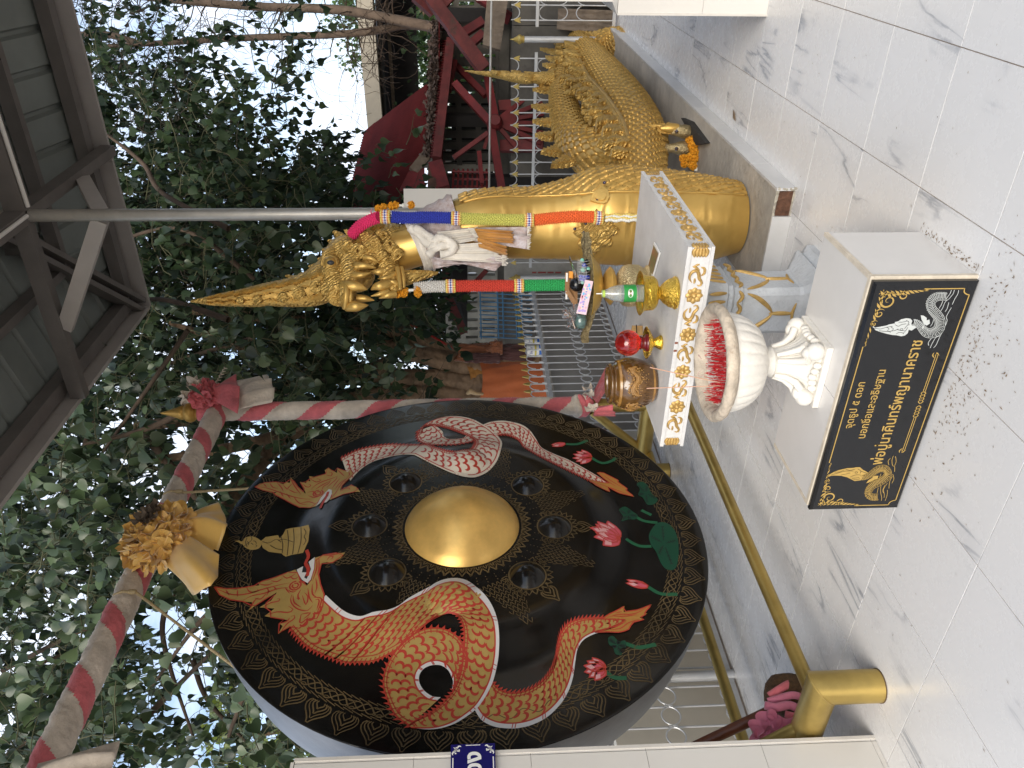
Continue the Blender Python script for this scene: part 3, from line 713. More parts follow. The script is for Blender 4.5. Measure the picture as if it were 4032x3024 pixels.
whp = hC([(55,425),(100,395),(180,378),(270,378),(330,400),(355,380),(392,385),(402,332),(430,370),(480,440),(545,490),(530,440),(488,375),(550,388),(555,362),(590,372),(578,322),(640,330),(742,300),(728,265),(765,240),(800,268),(845,290),(850,240),(900,262),(950,290),(975,262),(1014,315),(985,370),(930,400),(890,460),(880,505),(920,480),(990,462),(1040,490),(1078,540),(1000,540),(900,555),(780,588),(806,500),(785,462),(730,490),(690,545),(640,625),(580,632),(480,622),(400,580),(330,540),(238,495),(270,470),(210,480),(140,460)])
head(white, [whp], [hC(l) for l in ([(60,420),(180,440),(300,480),(420,520),(520,540),(600,545)],[(140,395),(170,430)],[(200,390),(230,430),(280,440)],[(270,385),(310,430),(330,470)],[(330,410),(370,450),(380,430),(420,390)],[(400,345),(440,420),(500,500)],[(380,450),(440,480),(470,480)],[(300,470),(330,520)],[(360,490),(400,540)],[(430,520),(480,580),(560,600)],[(500,580),(580,570),(640,600)],[(520,400),(560,430),(600,410),(570,400)],[(590,350),(650,380),(690,360),(650,345)],[(740,310),(790,320),(800,290),(770,285)],[(600,450),(640,410),(720,370),(800,345),(860,320)],[(640,450),(700,410),(780,370)],[(700,460),(720,420),(760,400),(790,360)],[(750,440),(790,400),(830,370),(850,330)],[(800,460),(840,400),(880,350)],[(830,480),(870,420),(940,370)],[(850,500),(890,430),(960,350)],[(850,260),(890,300),(920,340)],[(960,290),(970,330),(950,350)],[(880,520),(930,490),(980,500),(960,520)],[(800,560),(840,520),(860,480)],[(560,480),(620,470),(650,510),(690,490)],[(570,510),(630,530),(680,520)])],
     [hC([(638,630),(665,595),(690,545),(730,500),(770,460),(798,475),(802,520),(777,582),(750,607),(718,607),(735,570),(765,540),(775,500),(740,530),(715,565),(690,602)])], .0036, GOLD_PT, RED_PT, mouth=hC([(690,600),(715,565),(740,530),(775,500),(765,540),(735,570),(720,605)]), eye=hC([(665,490)])[0])
b = Paint(); b.line(hC([(765,490),(740,560),(715,600),(690,660)]), .016, .0064); b.build('tongue_painting', RED_PT, white, smooth=False, fix=False)
tail(white, c5([(1590,1450),(1650,1490),(1742,1527),(1726,1492),(1800,1532),(1900,1556),(1842,1512),(1852,1502),(1792,1462),(1800,1452),(1740,1422),(1690,1397),(1655,1398),(1740,1470)]), [c5(l) for l in ([(1640,1470),(1720,1490),(1860,1540)],[(1690,1410),(1760,1460),(1840,1505)],[(1700,1440),(1780,1490)],[(1620,1465),(1690,1500)])], .0046, TAILC, RED_PT)
# seated figure painted near the top rim
bud = Paint()
bud.fill(shape(c7([(1575,178),(1590,158),(1630,150),(1670,165),(1695,190),(1680,225),(1640,238),(1595,228),(1572,205)]), 30), .0016)
bud.fill(c7([(1518,180),(1548,176),(1560,184),(1580,178),(1580,205),(1560,200),(1545,190)]), .0017)
bud.fill(c7([(1690,180),(1720,155),(1800,143),(1812,165),(1835,135),(1850,105),(1880,98),(2000,88),(2008,120),(2000,200),(1965,270),(1890,272),(1850,282),(1830,270),(1825,262),(1740,250),(1700,225)]), .0016)
bud.build('seated_figure_painting', GOLD_PT, gong, smooth=False, fix=False)
bl = Paint()
for l in ([(1700,185),(1740,195),(1790,170),(1820,190)],[(1750,210),(1790,232),(1830,238)],[(1820,150),(1830,200),(1828,260)],[(1860,110),(1868,180),(1860,275)],[(1900,100),(1905,180),(1895,270)],[(1950,95),(1950,190),(1930,270)],[(1800,180),(1840,170),(1900,190)],[(1600,185),(1612,195),(1605,210)],[(1640,180),(1655,185),(1660,200)],[(1655,205),(1665,215),(1655,222)],[(1625,195),(1640,205)],[(1600,160),(1590,190),(1600,220)],[(1970,110),(1985,140),(1970,165),(1985,190),(1968,220)]):
    bl.line(c7(l), .0045, .0030)
bl.build('figure_lines', BRONZE_PT, gong, smooth=False, fix=False)
# lotus plants at the foot
def petals(cx, cy, L, ang, spread, n, w_, jit=.0, d=.0018):
    o = []
    for k in range(n):
        a = ang+spread*((k-(n-1)/2)/max(1, (n-1)/2)); l = L*(1-.18*abs(k-(n-1)/2)/max(1, (n-1)/2)); u = np.array([math.cos(a), math.sin(a)]); v = np.array([-u[1], u[0]]); p = np.array([cx, cy])
        o.append([tuple(p+u*l*x+v*w_*y) for x, y in ((0,-.25),(.3,-.5),(.65,-.38),(1,0),(.65,.38),(.3,.5),(0,.25))])
    return o
def lotus(conv, c, tip, spread, n, w_):
    (x0, y0), (x1, y1) = conv([c, tip]); L = math.dist((x0,y0), (x1,y1)); a = math.atan2(y1-y0, x1-x0)
    return petals(x0, y0, L, a, spread, n, w_)
for conv, c, tip, sp, n, w_ in ((c9,(1790,170),(1605,140),1.0,5,.085),(c9,(1790,190),(1640,110),.5,3,.07),(c9,(1705,1010),(1562,1010),.9,6,.05),(c5,(1615,1300),(1492,1290),.9,6,.05),(c9,(1985,478),(1830,437),.22,2,.045),(c5,(1450,1210),(1353,1224),.22,2,.04)):
    A, P_, E_ = Paint(), Paint(), Paint()
    for k, pt in enumerate(lotus(conv, c, tip, sp, n, w_)):
        d = .0016+.0004*(k % 3)
        P_.fill(pt, d); A.closed(pt, .0055, d+.0006)
        m_ = [np.array(q) for q in pt]; base = (m_[0]+m_[6])/2; tipp = m_[3]; q0 = tipp*.55+base*.45
        E_.fill([tuple(q0+(q-q0)*.70) for q in m_[2:5]]+[tuple(tipp*.42+base*.58)], d+.0004)
    fl_ = P_.build('lotus_painting', ROSE_PT, gong, smooth=False, fix=False); E_.build('lotus_highlight', ROSE_LT, fl_, smooth=False, fix=False); A.build('lotus_outline', RED_PT, fl_, smooth=False, fix=False)
for l, conv in (([(1845,170),(1930,212),(2010,215)],c9),([(1890,10),(1960,50),(2050,62)],c9),([(1990,478),(2070,522),(2180,525)],c9),([(1845,845),(1930,870),(2040,850)],c9),([(1715,1030),(1770,1065),(1850,1068)],c9),([(1455,1212),(1530,1212),(1595,1188)],c5),([(1620,1300),(1690,1335),(1755,1320),(1780,1300)],c5),([(1945,1640),(2010,1672)],c5)):
    S_ = Paint(); S_.line(conv(l), .022, .0016); S_.build('lotus_stem_painting', GREEN_PT, gong, smooth=False, fix=False)
for conv, pts in ((c9,[(1995,140),(2030,80),(2060,60),(2110,65),(2160,110),(2185,190),(2185,290),(2165,360),(2110,365),(2070,320),(2040,250),(2005,200)]),(c9,[(1730,810),(1760,795),(1800,830),(1840,825),(1845,865),(1810,880),(1820,915),(1780,915),(1760,870),(1735,850)]),
    (c5,[(1915,1470),(1950,1455),(1985,1480),(2010,1530),(2050,1570),(2030,1600),(1985,1605),(1955,1560),(1925,1540),(1935,1505)]),(c5,[(1800,1640),(1840,1617),(1890,1650),(1920,1672),(1905,1700),(1860,1700),(1815,1715),(1825,1680)])):
    V_ = Paint(); q = shape(conv(pts), 40); V_.fill(q, .0019); ve = Paint()
    cx = sum(p[0] for p in q)/40; cy = sum(p[1] for p in q)/40
    for k in range(5):
        e = q[k*8]; ve.line([(cx+(e[0]-cx)*.15, cy+(e[1]-cy)*.15), (cx+(e[0]-cx)*.8, cy+(e[1]-cy)*.8)], .004, .0026, n=4, sm=False)
        for t in (.3,.45,.6,.75):
            px_, py_ = cx+(e[0]-cx)*t, cy+(e[1]-cy)*t; dx, dy = (e[0]-cx), (e[1]-cy); ll = math.hypot(dx, dy); dx/=ll; dy/=ll
            for s_ in (1,-1): ve.line([(px_,py_),(px_+.014*(dx*.7-s_*dy*.7), py_+.014*(dy*.7+s_*dx*.7))], .003, .0026, n=2, sm=False)
    lo_ = V_.build('lotus_leaf_painting', GREEN_DK, gong, smooth=False, fix=False); tag(ve.build('leaf_veins', BLACK_MATT, lo_, smooth=False, fix=False), kind='stuff')
# bronze ornament: leaf border, rope ring, sunburst, scale rays, boss collars
O = Paint()
def spade(r0, q, L, w_, k, d=.0012, sgn=1, wd=.006, ctr=(0,0)):
    u = (math.cos(q), math.sin(q)); v = (-u[1], u[0]); o = []
    for x, y in ((0,-.36),(.10,-.47),(.26,-.50),(.45,-.42),(.63,-.25),(.80,-.10),(1.0,0),(.80,.10),(.63,.25),(.45,.42),(.26,.50),(.10,.47),(0,.36)):
        a = r0+x*L*k; o.append((ctr[0]+u[0]*a+v[0]*w_*y*k, ctr[1]+u[1]*a+v[1]*w_*y*k))
    O.line(o, wd*random.Random(int(q*1000+k*10)).uniform(.7,1.2), d, n=18)
NB = 56
for k in range(NB):
    q = 2*PI*(k+.3)/NB
    for s_ in (1, .78, .56, .32): spade(1.245, q, .115, .126, s_, wd=.0062)
for k in range(NB*3):
    q0, q1 = 2*PI*k/(NB*3), 2*PI*(k+1.25)/(NB*3)
    for r in (1.160, 1.228):
        O.line([((r-.005)*math.cos(q0), (r-.005)*math.sin(q0)), ((r+.006)*math.cos(q1), (r+.006)*math.sin(q1))], .0045, .0012, n=3, sm=False)
nw = NB*16
for ph, am, wd in ((0,.024,.007),(2.1,.022,.005),(4.2,.018,.0045)):
    pts = [((1.194+am*math.sin(2*PI*k/16+ph))*math.cos(2*PI*k/nw), (1.194+am*math.sin(2*PI*k/16+ph))*math.sin(2*PI*k/nw)) for k in range(nw+1)]
    O.line(pts, wd, .0012+.0003*ph/2, n=nw+1, sm=False)
for k in range(NB):
    q = 2*PI*k/NB
    for r in (1.178,1.21): O.line([(r*math.cos(q+.02*t)+.006*math.sin(t*3)*math.cos(q), r*math.sin(q+.02*t)+.006*math.sin(t*3)*math.sin(q)) for t in (0,.5,1,1.5,2)], .004, .0012, n=6)
for k in range(52):
    q = 2*PI*k/52
    spade(.335, q, .058, .040, 1, wd=.010); spade(.335, q, .04, .02, .7, wd=.008)
    for r in (.412,.432,.452): 
        q2 = q+PI/52; O.line([(r*math.cos(q2-.006), r*math.sin(q2-.006)), (r*math.cos(q2+.006), r*math.sin(q2+.006))], .006, .0012, n=2, sm=False)
for q in (18, 64, 110, 155, 205, 245, 290, 338):
    q = math.radians(q)
    for i in range(12):
        r = .475+i*.026; half = .105*(1-i/12.5)+.004
        m_ = max(1, int(half*2/.026))
        for j in range(m_+1):
            a = (j-m_/2)*.026+(.006 if i % 2 else -.006); cx = r*math.cos(q)-a*math.sin(q); cy = r*math.sin(q)+a*math.cos(q)
            u = np.array([math.cos(q), math.sin(q)]); v = np.array([-u[1], u[0]]); p = np.array([cx, cy])
            O.line([tuple(p+v*.011-u*.008), tuple(p+v*.006+u*.008), tuple(p+u*.016), tuple(p-v*.006+u*.008), tuple(p-v*.011-u*.008)], .0045, .0012, n=5)
for a, c in BOSS:
    q0 = math.atan2(c, a)
    O.line([(a+.098*math.cos(2*PI*k/36), c+.098*math.sin(2*PI*k/36)) for k in range(37)], .008, .0014, n=37, sm=False)
    for k in range(22):
        q = q0+2*PI*(k+.5)/22
        if abs(((q-q0+PI) % (2*PI))-PI) > 2.2: continue
        spade(.105, q, .034, .026, 1, wd=.006, ctr=(a, c))
    for s_ in (1,.7,.4): spade(.13, q0, .105, .085, s_, wd=.007, ctr=(a, c))
tag(O.build('bronze_ornament', BRONZE_PT, gong, smooth=False, fix=False), kind='stuff')
# ------------------------------------------------------------------ gong stand of gold pipe, its wrapped posts and crossbar
st = thing('gong_stand', 'gold pipe gong stand with posts and crossbar wrapped in pink and cream cloth', 'stand', (-2.86, -1.05, 0))
YR, YL = .46, -2.51; PX = -2.86; BZ = 3.42
def foot(x, y, top=.20, rr=.063):
    s_ = -1 if x > -2.8 else 1; b = MB(); zc_ = .226; n_ = 36; ring = [2*PI*k/n_ for k in range(n_)]      # a mitred elbow
    b.sheet([[(x+rr*math.cos(a), y+rr*math.sin(a), 0) for a in ring], [(x+rr*math.cos(a), y+rr*math.sin(a), zc_-s_*rr*math.cos(a)) for a in ring], [(x+s_*.11, y+rr*math.sin(a), zc_-s_*rr*math.cos(a)) for a in ring]], closed=True)
    b.tube([(x+rr*math.cos(a)*1.0, y+rr*math.sin(a)*1.0, zc_-s_*rr*math.cos(a)) for a in ring], .0035, 6, closed=True); o = b.build('foot', PIPE_GOLD, st, angle=30)
    b = MB(); b.tube([(x,y,0),(x,y,.004)], rr+.002, 28); b.build('foot_rim', M('rust_line_%d' % int(1000*abs(y+x)), (.10,.06,.03), .9), o)
for y in (YL, YR):
    s_ = 1 if y == YR else 1
    for x in (-2.187, -3.50): foot(x, y)
    b = MB(); b.tube([(-2.29,y,.2262),(-2.6,y,.228),(-3.1,y,.228),(-3.398,y,.2262)], .0625, 24); b.build('base_bar', PIPE_GOLD, st)
    b = MB(); b.tube([(PX,y,.23),(PX,y,.70 if y == YR else 1.2)], .052, 24); b.build('post', PIPE_GOLD, st)
    for s2 in ((-1,) if y == YR else (1, -1)):
        b = MB(); b.tube([(PX+s2*.42,y,.25),(PX+s2*.05,y,.66)], .034, 16); b.build('brace', PIPE_GOLD, st)
for x in (-2.36, -3.30):
    b = MB(); b.tube([(x,YL+.03,.185),(x,YR-.03,.185)], .031, 18); b.build('long_pipe', PIPE_GOLD, st)
b = MB(); b.ball((-2.332,-2.535,.20),.012,10,6); b.build('bolt', STEEL_GALV, st)
def wrapped(name, pts, r, pitch, frac, phase, parent, mats, n=36, seg=260, seed=1, wob=.012):
    """cloth-wrapped pole: a helix of pink and cream bands with creases"""
    P = [V3(p) for p in even(smooth_path(pts, 120), seg)]; ln = 0; b = MB(); u = None; rows = []; ph = []
    for i in range(seg):
        t = (P[min(i+1,seg-1)]-P[max(i-1,0)]).normalized()
        if i: ln += (P[i]-P[i-1]).length
        u = frame_along(t)[0] if u is None else (u-t*u.dot(t)).normalized(); v = t.cross(u); row = []; pr = []
        for k in range(n):
            a = 2*PI*k/n; h = (ln/pitch + a/(2*PI) + phase)
            cr = -abs(noise.noise(Vector((h*16, a*.5, seed))))*.9 + noise.noise(Vector((h*40, a*.9, seed+7)))*.35 + .2
            f = h % 1.0; edge = -.9 if min(abs(f-frac), f, 1-f) < .02 else 0
            bulge = math.sin(PI*(f/frac if f < frac else (f-frac)/(1-frac)))
            rr = r*(1+.06*bulge)+wob*cr+edge*.002
            row.append(P[i]+u*(rr*math.cos(a))+v*(rr*math.sin(a))); pr.append(f)
        rows.append(row); ph.append(pr)
    vs = [p for row in rows for p in row]; b.v = [tuple(p) for p in vs]
    for i in range(seg-1):
        for k in range(n):
            l = (k+1) % n; b.f.append((i*n+k, i*n+l, (i+1)*n+l, (i+1)*n+k)); b.mi.append(0 if ph[i][k] < frac else 1)
    b.f.append(tuple(range(n-1,-1,-1))); b.mi.append(0); b.f.append(tuple((seg-1)*n+k for k in range(n))); b.mi.append(0)
    return b.build(name, mats, parent, angle=180)
wrapped('crossbar', [(PX,YR+.05,BZ-.01),(PX,-.3,BZ),(PX,-1.4,BZ+.01),(PX,-2.95,BZ+.02)], .072, .395, .34, .12, st, [PINK, WHITE_CL], seg=420)
wrapped('wrapped_post', [(PX,YR,.70),(PX+.004,YR,1.6),(PX,YR,2.6),(PX,YR,BZ+.12)], .064, .43, .40, .55, st, [PINK, WHITE_CL], seg=360, seed=4)
wrapped('wrapped_post', [(PX,YL,.70),(PX,YL,1.6),(PX,YL,2.6),(PX,YL,BZ+.12)], .064, .43, .40, .3, st, [PINK, WHITE_CL], seg=300, seed=9)
WOODGOLD = M('turned_gold_finial', (.50,.30,.07), .42, .5, var=.2, vscale=14)
for y in (YR, YL):
    b = MB(); b.lathe([(.05,0),(.06,.02),(.048,.04),(.066,.06),(.074,.085),(.066,.11),(.05,.125),(.054,.135),(.052,.15),(.038,.185),(.022,.235),(.008,.285),(.001,.30)], (PX,y,BZ+.10), 28); b.build('finial', WOODGOLD, st)
# ------------------------------------------------------------------ cloth flowers and rosettes
def ruffle(b, c, nrm, r, folds, amp, rg, n=26, m_=5):
    nrm = Vector(nrm).normalized(); u, v = frame_along(nrm); ph = rg.uniform(0, 6.28); tw = rg.uniform(-.8,.8); rows = []
    k2 = rg.choice((2,3)); 
    for i in range(m_):
        t = (i/(m_-1)); row = []
        for k in range(n):
            a = 2*PI*k/n; w_ = math.sin(folds*a+ph+tw*t*2)
            rr = r*t*(1+.15*math.sin(k2*a+ph*2)+.06*w_); z = amp*r*(t**1.0)*w_*(.6+.4*math.sin(a*k2+ph)) + r*.75*t*t*(1-.35*t*t) - r*.2*t
            row.append(Vector(c)+u*(rr*math.cos(a))+v*(rr*math.sin(a))+nrm*z)
        rows.append(row)
    b.sheet(rows, closed=True)
def rosette(name, mt, c, axis, R_, n, r, parent, seed, flat=.75, folds=(4,7)):
    rg = random.Random(seed); b = MB(); ax = Vector(axis).normalized(); u, v = frame_along(ax); c = Vector(c)
    for k in range(n):
        t = (k+.5)/n; ph = k*2.39996; z = 1-1.15*t; q = math.sqrt(max(0, 1-z*z))
        d = ax*(z*flat)+u*(q*math.cos(ph))+v*(q*math.sin(ph))
        ruffle(b, c+d*R_*rg.uniform(.82,1.0), d+Vector((rg.uniform(-.4,.4),rg.uniform(-.4,.4),rg.uniform(-.4,.4))), r*rg.uniform(.8,1.2), rg.randint(*folds), .5, rg)
    return b.build(name, mt, parent, angle=180, fix=False)
def drape(name, mt, top, bot, parent, seed, folds=5, amp=.02, rows_=14, cols=30, belly=.0, side=(0,0,0), th=.003):
    """a hanging cloth: top and bottom edges are polylines"""
    rg = random.Random(seed); T_ = even(top, cols); B_ = even(bot, cols); rows = []
    n_ = Vector(side) if Vector(side).length > 0 else Vector((1,0,0)); ph = rg.uniform(0,6)
    for i in range(rows_):
        t = i/(rows_-1); row = []
        for k in range(cols):
            s = k/(cols-1); p = V3(T_[k]).lerp(V3(B_[k]), t); f = math.sin(folds*2*PI*s+ph+.8*math.sin(t*2+ph))+.5*math.sin(folds*3.3*s*PI+ph*2)
            row.append(p+n_*(amp*f*(.25+.75*t)+belly*math.sin(PI*t)*math.sin(PI*s))+Vector((0,0,-1))*(.3*amp*f*t))
        rows.append(row)
    b = MB(); b.sheet(rows); o = b.build(name, mt, parent, angle=180, fix=False)
    if th:
        md = o.modifiers.new('thickness', 'SOLIDIFY'); md.thickness = th
    return o
# yellow satin rosette on the middle of the crossbar
yc = onx(345*1.8227, 1165*1.8227, PX+.15)
ys = thing('satin_rosette', 'large ruffled yellow satin rosette with two satin tails tied on the crossbar above the gong', 'rosette', yc)
rosette('ruffles', SATIN, yc, (.9,-.25,.1), .165, 95, .066, ys, 3, folds=(4,6))
b = MB(); b.ball(yc-Vector((.02,0,0)), .13, 16, 10); b.build('knot', SATIN, ys)
drape('satin_tail', SATIN, [yc+Vector((-.02,-.15,-.05)), yc+Vector((.05,.0,-.14))], [onx(405*1.8227,1268*1.8227,PX+.10), onx(425*1.8227,1280*1.8227,PX+.17), onx(455*1.8227,1275*1.8227,PX+.2), onx(470*1.8227,1250*1.8227,PX+.22), onx(474*1.8227,1195*1.8227,PX+.25)], ys, 5, folds=1.3, amp=.028, belly=.05, side=(1,-.2,0))
drape('satin_tail', SATIN, [yc+Vector((.04,.06,-.10)), yc+Vector((-.03,.20,-.06))], [onx(466*1.8227,1196*1.8227,PX+.17), onx(484*1.8227,1160*1.8227,PX+.2), onx(494*1.8227,1122*1.8227,PX+.19), onx(470*1.8227,1095*1.8227,PX+.12)], ys, 6, folds=1.6, amp=.03, belly=.04, side=(1,.2,0))
b = MB()
DUSTY = M('faded_grey_cloth', (.16,.12,.085), .9, var=.4, vscale=30)
for k in range(5): ruffle(b, yc+Vector((.17+.02*rnd.random(), rnd.uniform(-.04,.06), rnd.uniform(-.0,.05))), (1,rnd.uniform(-.5,.5),rnd.uniform(-.5,.5)), .045, 5, .6, rnd)
b.build('faded_centre', DUSTY, ys, angle=180, fix=False)
ROPE = M('twisted_cord', (.46,.36,.20), .8, bump=.6, bscale=90)
for dy, ya in ((.52, .25), (-.30, -.42)):
    hb = thing('hanging_rope', 'twisted cord hanging the gong from the crossbar on its %s side' % ('right' if dy > 0 else 'left'), 'rope', (PX, GY+dy, 3.2))
    b = MB(); yy = GY+dy
    rim = (GX-.05, GY+ya*2.0, GZ+math.sqrt(GR**2-(ya*2.0)**2)-.02)
    b.tube([(PX+.06,yy,BZ+.05),(PX+.085,yy,BZ),(PX+.07,yy,BZ-.07),tuple(Vector((PX+.07,yy,BZ-.07)).lerp(Vector(rim),.5)),rim], .008, 8); b.build('cord', ROPE, hb)
    b = MB(); b.lathe([(.012,-.0),(.014,.02),(.012,.04)], (PX+.08,yy,BZ-.07), 10); b.build('cord_knot', ROPE, hb)
# pink and cream cloth flower at the right post, with coiled ribbon
pc = onx(800, 1560, PX+.10)
pf = thing('cloth_flower', 'pink and cream ruffled cloth flower with hanging skirts atop the right wrapped post', 'rosette', pc)
rosette('pink_ruffles', PINK, pc+Vector((.0,-.02,-.03)), (.8,.0,-.2), .085, 16, .062, pf, 8)
rosette('pink_ruffles', PINK, pc+Vector((.0,.05,.0)), (.7,.5,.2), .075, 12, .055, pf, 18)
rosette('cream_ruffles', WHITE_CL, pc+Vector((-.02,.05,.07)), (.6,.5,.4), .08, 15, .062, pf, 9)
drape('pink_skirt', PINK, [pc+Vector((.02,-.05,-.06)), pc+Vector((.05,.02,-.07)), pc+Vector((.0,.09,-.06))], [onx(935,1635,PX+.10), onx(945,1570,PX+.18), onx(940,1520,PX+.17), onx(925,1480,PX+.1)], pf, 11, folds=2.2, amp=.02, belly=.03, side=(1,.1,0))
drape('cream_skirt', WHITE_CL, [onx(925,1615,PX+.08), onx(930,1550,PX+.13), onx(925,1500,PX+.1)], [onx(1070,1590,PX+.09), onx(1082,1555,PX+.15), onx(1072,1510,PX+.14), onx(1050,1478,PX+.08)], pf, 12, folds=3.2, amp=.018, belly=.02, side=(1,.1,0))
b = MB()
p0, p1 = onx(850,1515,PX+.12), onx(890,1445,PX+.16); pts = []
for k in range(90):
    t = k/89; q = p0.lerp(p1, t); a = t*2*PI*6; pts.append(q+Vector((.0,.008*math.sin(a),.014*math.cos(a))))
b.tube(pts, .0035, 5); b.build('curled_ribbon', WHITE_CL, pf)
# cloth bow at the foot of the right wrapped post
bc = onx(2330, 1640, PX+.03)
fb = thing('cloth_tie', 'pink and cream cloth knot tied round the lower end of the right wrapped post', 'cloth', bc)
rg = random.Random(5)
for k in range(3):
    b = MB(); z0 = .70+.035*k
    rows = []
    for i in range(7):
        row = []
        for q in range(40):
            a = 2*PI*q/40; r = .066+.022*math.sin(PI*i/6)+.006*noise.noise(Vector((a*2,i*.9,k*5)))
            row.append((PX+r*math.cos(a), YR+r*math.sin(a), z0-.03+.065*i/6+.016*math.sin(a*2+k)))
        rows.append(row)
    b.sheet(rows, closed=True); b.build('tied_band', WHITE_CL if k == 2 else PINK, fb, angle=180, fix=False)
drape('bow_tail', PINK, [onx(2335,1640,PX+.08), onx(2345,1600,PX+.1)], [onx(2420,1645,PX+.11), onx(2425,1620,PX+.13), onx(2395,1590,PX+.12)], fb, 3, folds=1.5, amp=.015, side=(1,-.3,0))
drape('bow_tail', PINK, [onx(2330,1560,PX+.06), onx(2350,1590,PX+.09)], [onx(2385,1450,PX+.05), onx(2420,1480,PX+.05)], fb, 4, folds=1.5, amp=.015, side=(1,.3,0))
b = MB(); ruffle(b, onx(2320,1560,PX+.08), (1,.2,.3), .05, 5, .6, rg); ruffle(b, onx(2330,1610,PX+.09), (1,-.2,.1), .045, 5, .6, rg); ruffle(b, onx(2315,1530,PX+.08), (1,.5,.4), .045, 4, .6, rg); b.build('bow_knot', WHITE_CL, fb, angle=180, fix=False)
# cloth tail of the left post's flower, at the picture's edge
lc = onx(250, 3010, PX+.12)
lt = thing('cloth_flower', 'cream cloth flower with a hanging cream tail at the left end of the crossbar', 'rosette', lc)
rosette('cream_ruffles', WHITE_CL, (PX+.09,YL-.05,BZ+.03), (.9,-.2,.2), .09, 16, .06, lt, 21)
drape('cream_skirt', WHITE_CL, [onx(150,3010,PX+.10), onx(100,3060,PX+.16), onx(140,3120,PX+.14)], [onx(470,2935,PX+.10), onx(455,2975,PX+.16), onx(440,3020,PX+.2), onx(430,3080,PX+.15)], lt, 13, folds=2.0, amp=.03, belly=.04, side=(1,.1,0))
# ------------------------------------------------------------------ the mallet leaning behind the left foot
WOODR = M('mallet_wood', (.16,.045,.016), .42, var=.35, vscale=8, wave=(9,6,.1,'X'))
FIBRE = M('coir_fibre', (.24,.125,.045), .85, var=.55, vscale=60, wave=(90,5,.8,'Z'), bump=.4, bscale=120)
hc = onx(2688+.6076*705, 2016+.6076*1205, -2.42-.28); hc.z = max(hc.z, .12)
a0 = onx(2688+.6076*560, 2016+.6076*1295, hc.x-.02); a1 = onx(2688+.6076*60, 2016+.6076*1530, hc.x-.15)
ml = thing('gong_mallet', 'gong mallet with coir wrapped head tied with pink ribbon and dark wooden handle', 'mallet', (hc.x, hc.y, 0))
ax = (a1-a0).normalized(); 
b = MB(); b.tube([a0-ax*.08, a0.lerp(a1,.5), a1, a1+ax*.35], [.026,.024,.023,.022], 16); b.build('handle', WOODR, ml)
b = MB(); rm = .122
b.lathe([(.001,-.085),(.05,-.084),(.095,-.07),(.117,-.035),(.122,0),(.118,.04),(.098,.075),(.06,.092),(.001,.095)], hc, 36, axis=(.35,.75,-.25)); b.build('mallet_head', FIBRE, ml)
b = MB(); rg = random.Random(2)
for k in range(260):
    d = Vector((rg.gauss(0,1),rg.gauss(0,1),rg.gauss(0,1))).normalized(); p = hc+d*.104
    t = d.cross(Vector((.35,.75,-.25))).normalized(); b.tube([p-t*.02, p+d*.004, p+t*.02], .0008, 3, caps=False)
tag(b.build('loose_fibres', FIBRE, ml), kind='stuff')
def ribbon(name, mt, pts, wd, nrm, parent, n=24):
    P = [V3(p) for p in even(smooth_path(pts, 60), n)]; rows = []
    for i, p in enumerate(P):
        t = (P[min(i+1,n-1)]-P[max(i-1,0)]).normalized(); q = t.cross(Vector(nrm)).normalized()*wd/2; rows.append([p-q, p-q*.3+Vector(nrm)*.006, p+q*.3+Vector(nrm)*.004, p+q])
    b = MB(); b.sheet(rows); o = b.build(name, mt, parent, angle=180, fix=False); md = o.modifiers.new('thickness','SOLIDIFY'); md.thickness = .002; return o
cdir = (CAM-hc).normalized()
RD = lambda x, y, f=.13: onx(2500+.4219*x, 2324+.4219*y, hc.x+.02)+cdir*f
ribbon('ribbon', PINK, [RD(1260,990,.10),RD(1350,930,.12),RD(1440,880,.12),RD(1560,860,.06)], .035, cdir, ml)
ribbon('ribbon', PINK_L, [RD(1250,1040,.11),RD(1380,1000,.13),RD(1480,980,.13),RD(1580,1010,.08)], .032, cdir, ml)
ribbon('ribbon', PINK_L, [RD(1215,1070,.11),RD(1320,1090,.135),RD(1440,1070,.13),RD(1530,1110,.12),RD(1600,1140,.08)], .036, cdir, ml)
ribbon('ribbon', PINK, [RD(1400,1150,.10),RD(1480,1170,.12),RD(1600,1180,.08)], .03, cdir, ml)
b = MB(); rg = random.Random(12)
for x, y in ((1250,1200),(1320,1260),(1360,1310),(1190,1290),(1160,1360),(1270,1370),(1340,1380),(1400,1270),(1220,1330)):
    ruffle(b, RD(x,y,.10), cdir+Vector((rg.uniform(-.5,.5),rg.uniform(-.5,.5),rg.uniform(-.4,.5))), .042, rg.randint(3,5), .6, rg)
b.build('bow', PINK_L, ml, angle=180, fix=False)
# ------------------------------------------------------------------ white plinth with its black plaque
pl = thing('tiled_plinth', 'low white tiled plinth carrying the incense urn in front of the altar table', 'plinth', (-1.03,-2.06,0))
PX0, PX1, PY0, PY1, PZ = -1.485, -.580, -2.245, -1.885, .338
GLAZE = M('glazed_white_tile', (.70,.68,.655), .2, var=.06, vscale=4, stain=((.45,.40,.33), 11, .66, .5))
EDGE = M('tile_edge_trim', (.70,.62,.50), .6, var=.25, vscale=22, stain=((.42,.33,.24), 18, .62, .6))
b = MB(); b.box(PX0+.01, PX1-.01, PY0+.01, PY1-.01, 0, PZ-.009); b.build('plinth_core', GROUT_W, pl, smooth=False)
for x0, x1 in ((PX0+.012,-1.034),(-1.031,PX1-.012)): slab(x0,x1,PY0+.013,PY1,PZ-.01,PZ,'top_tile',GLAZE,pl)
slab(PX1-.01,PX1,PY0+.011,PY1,.002,PZ-.012,'side_tile',GLAZE,pl); slab(PX0,PX0+.01,PY0+.011,PY1,.002,PZ-.012,'side_tile',GLAZE,pl)
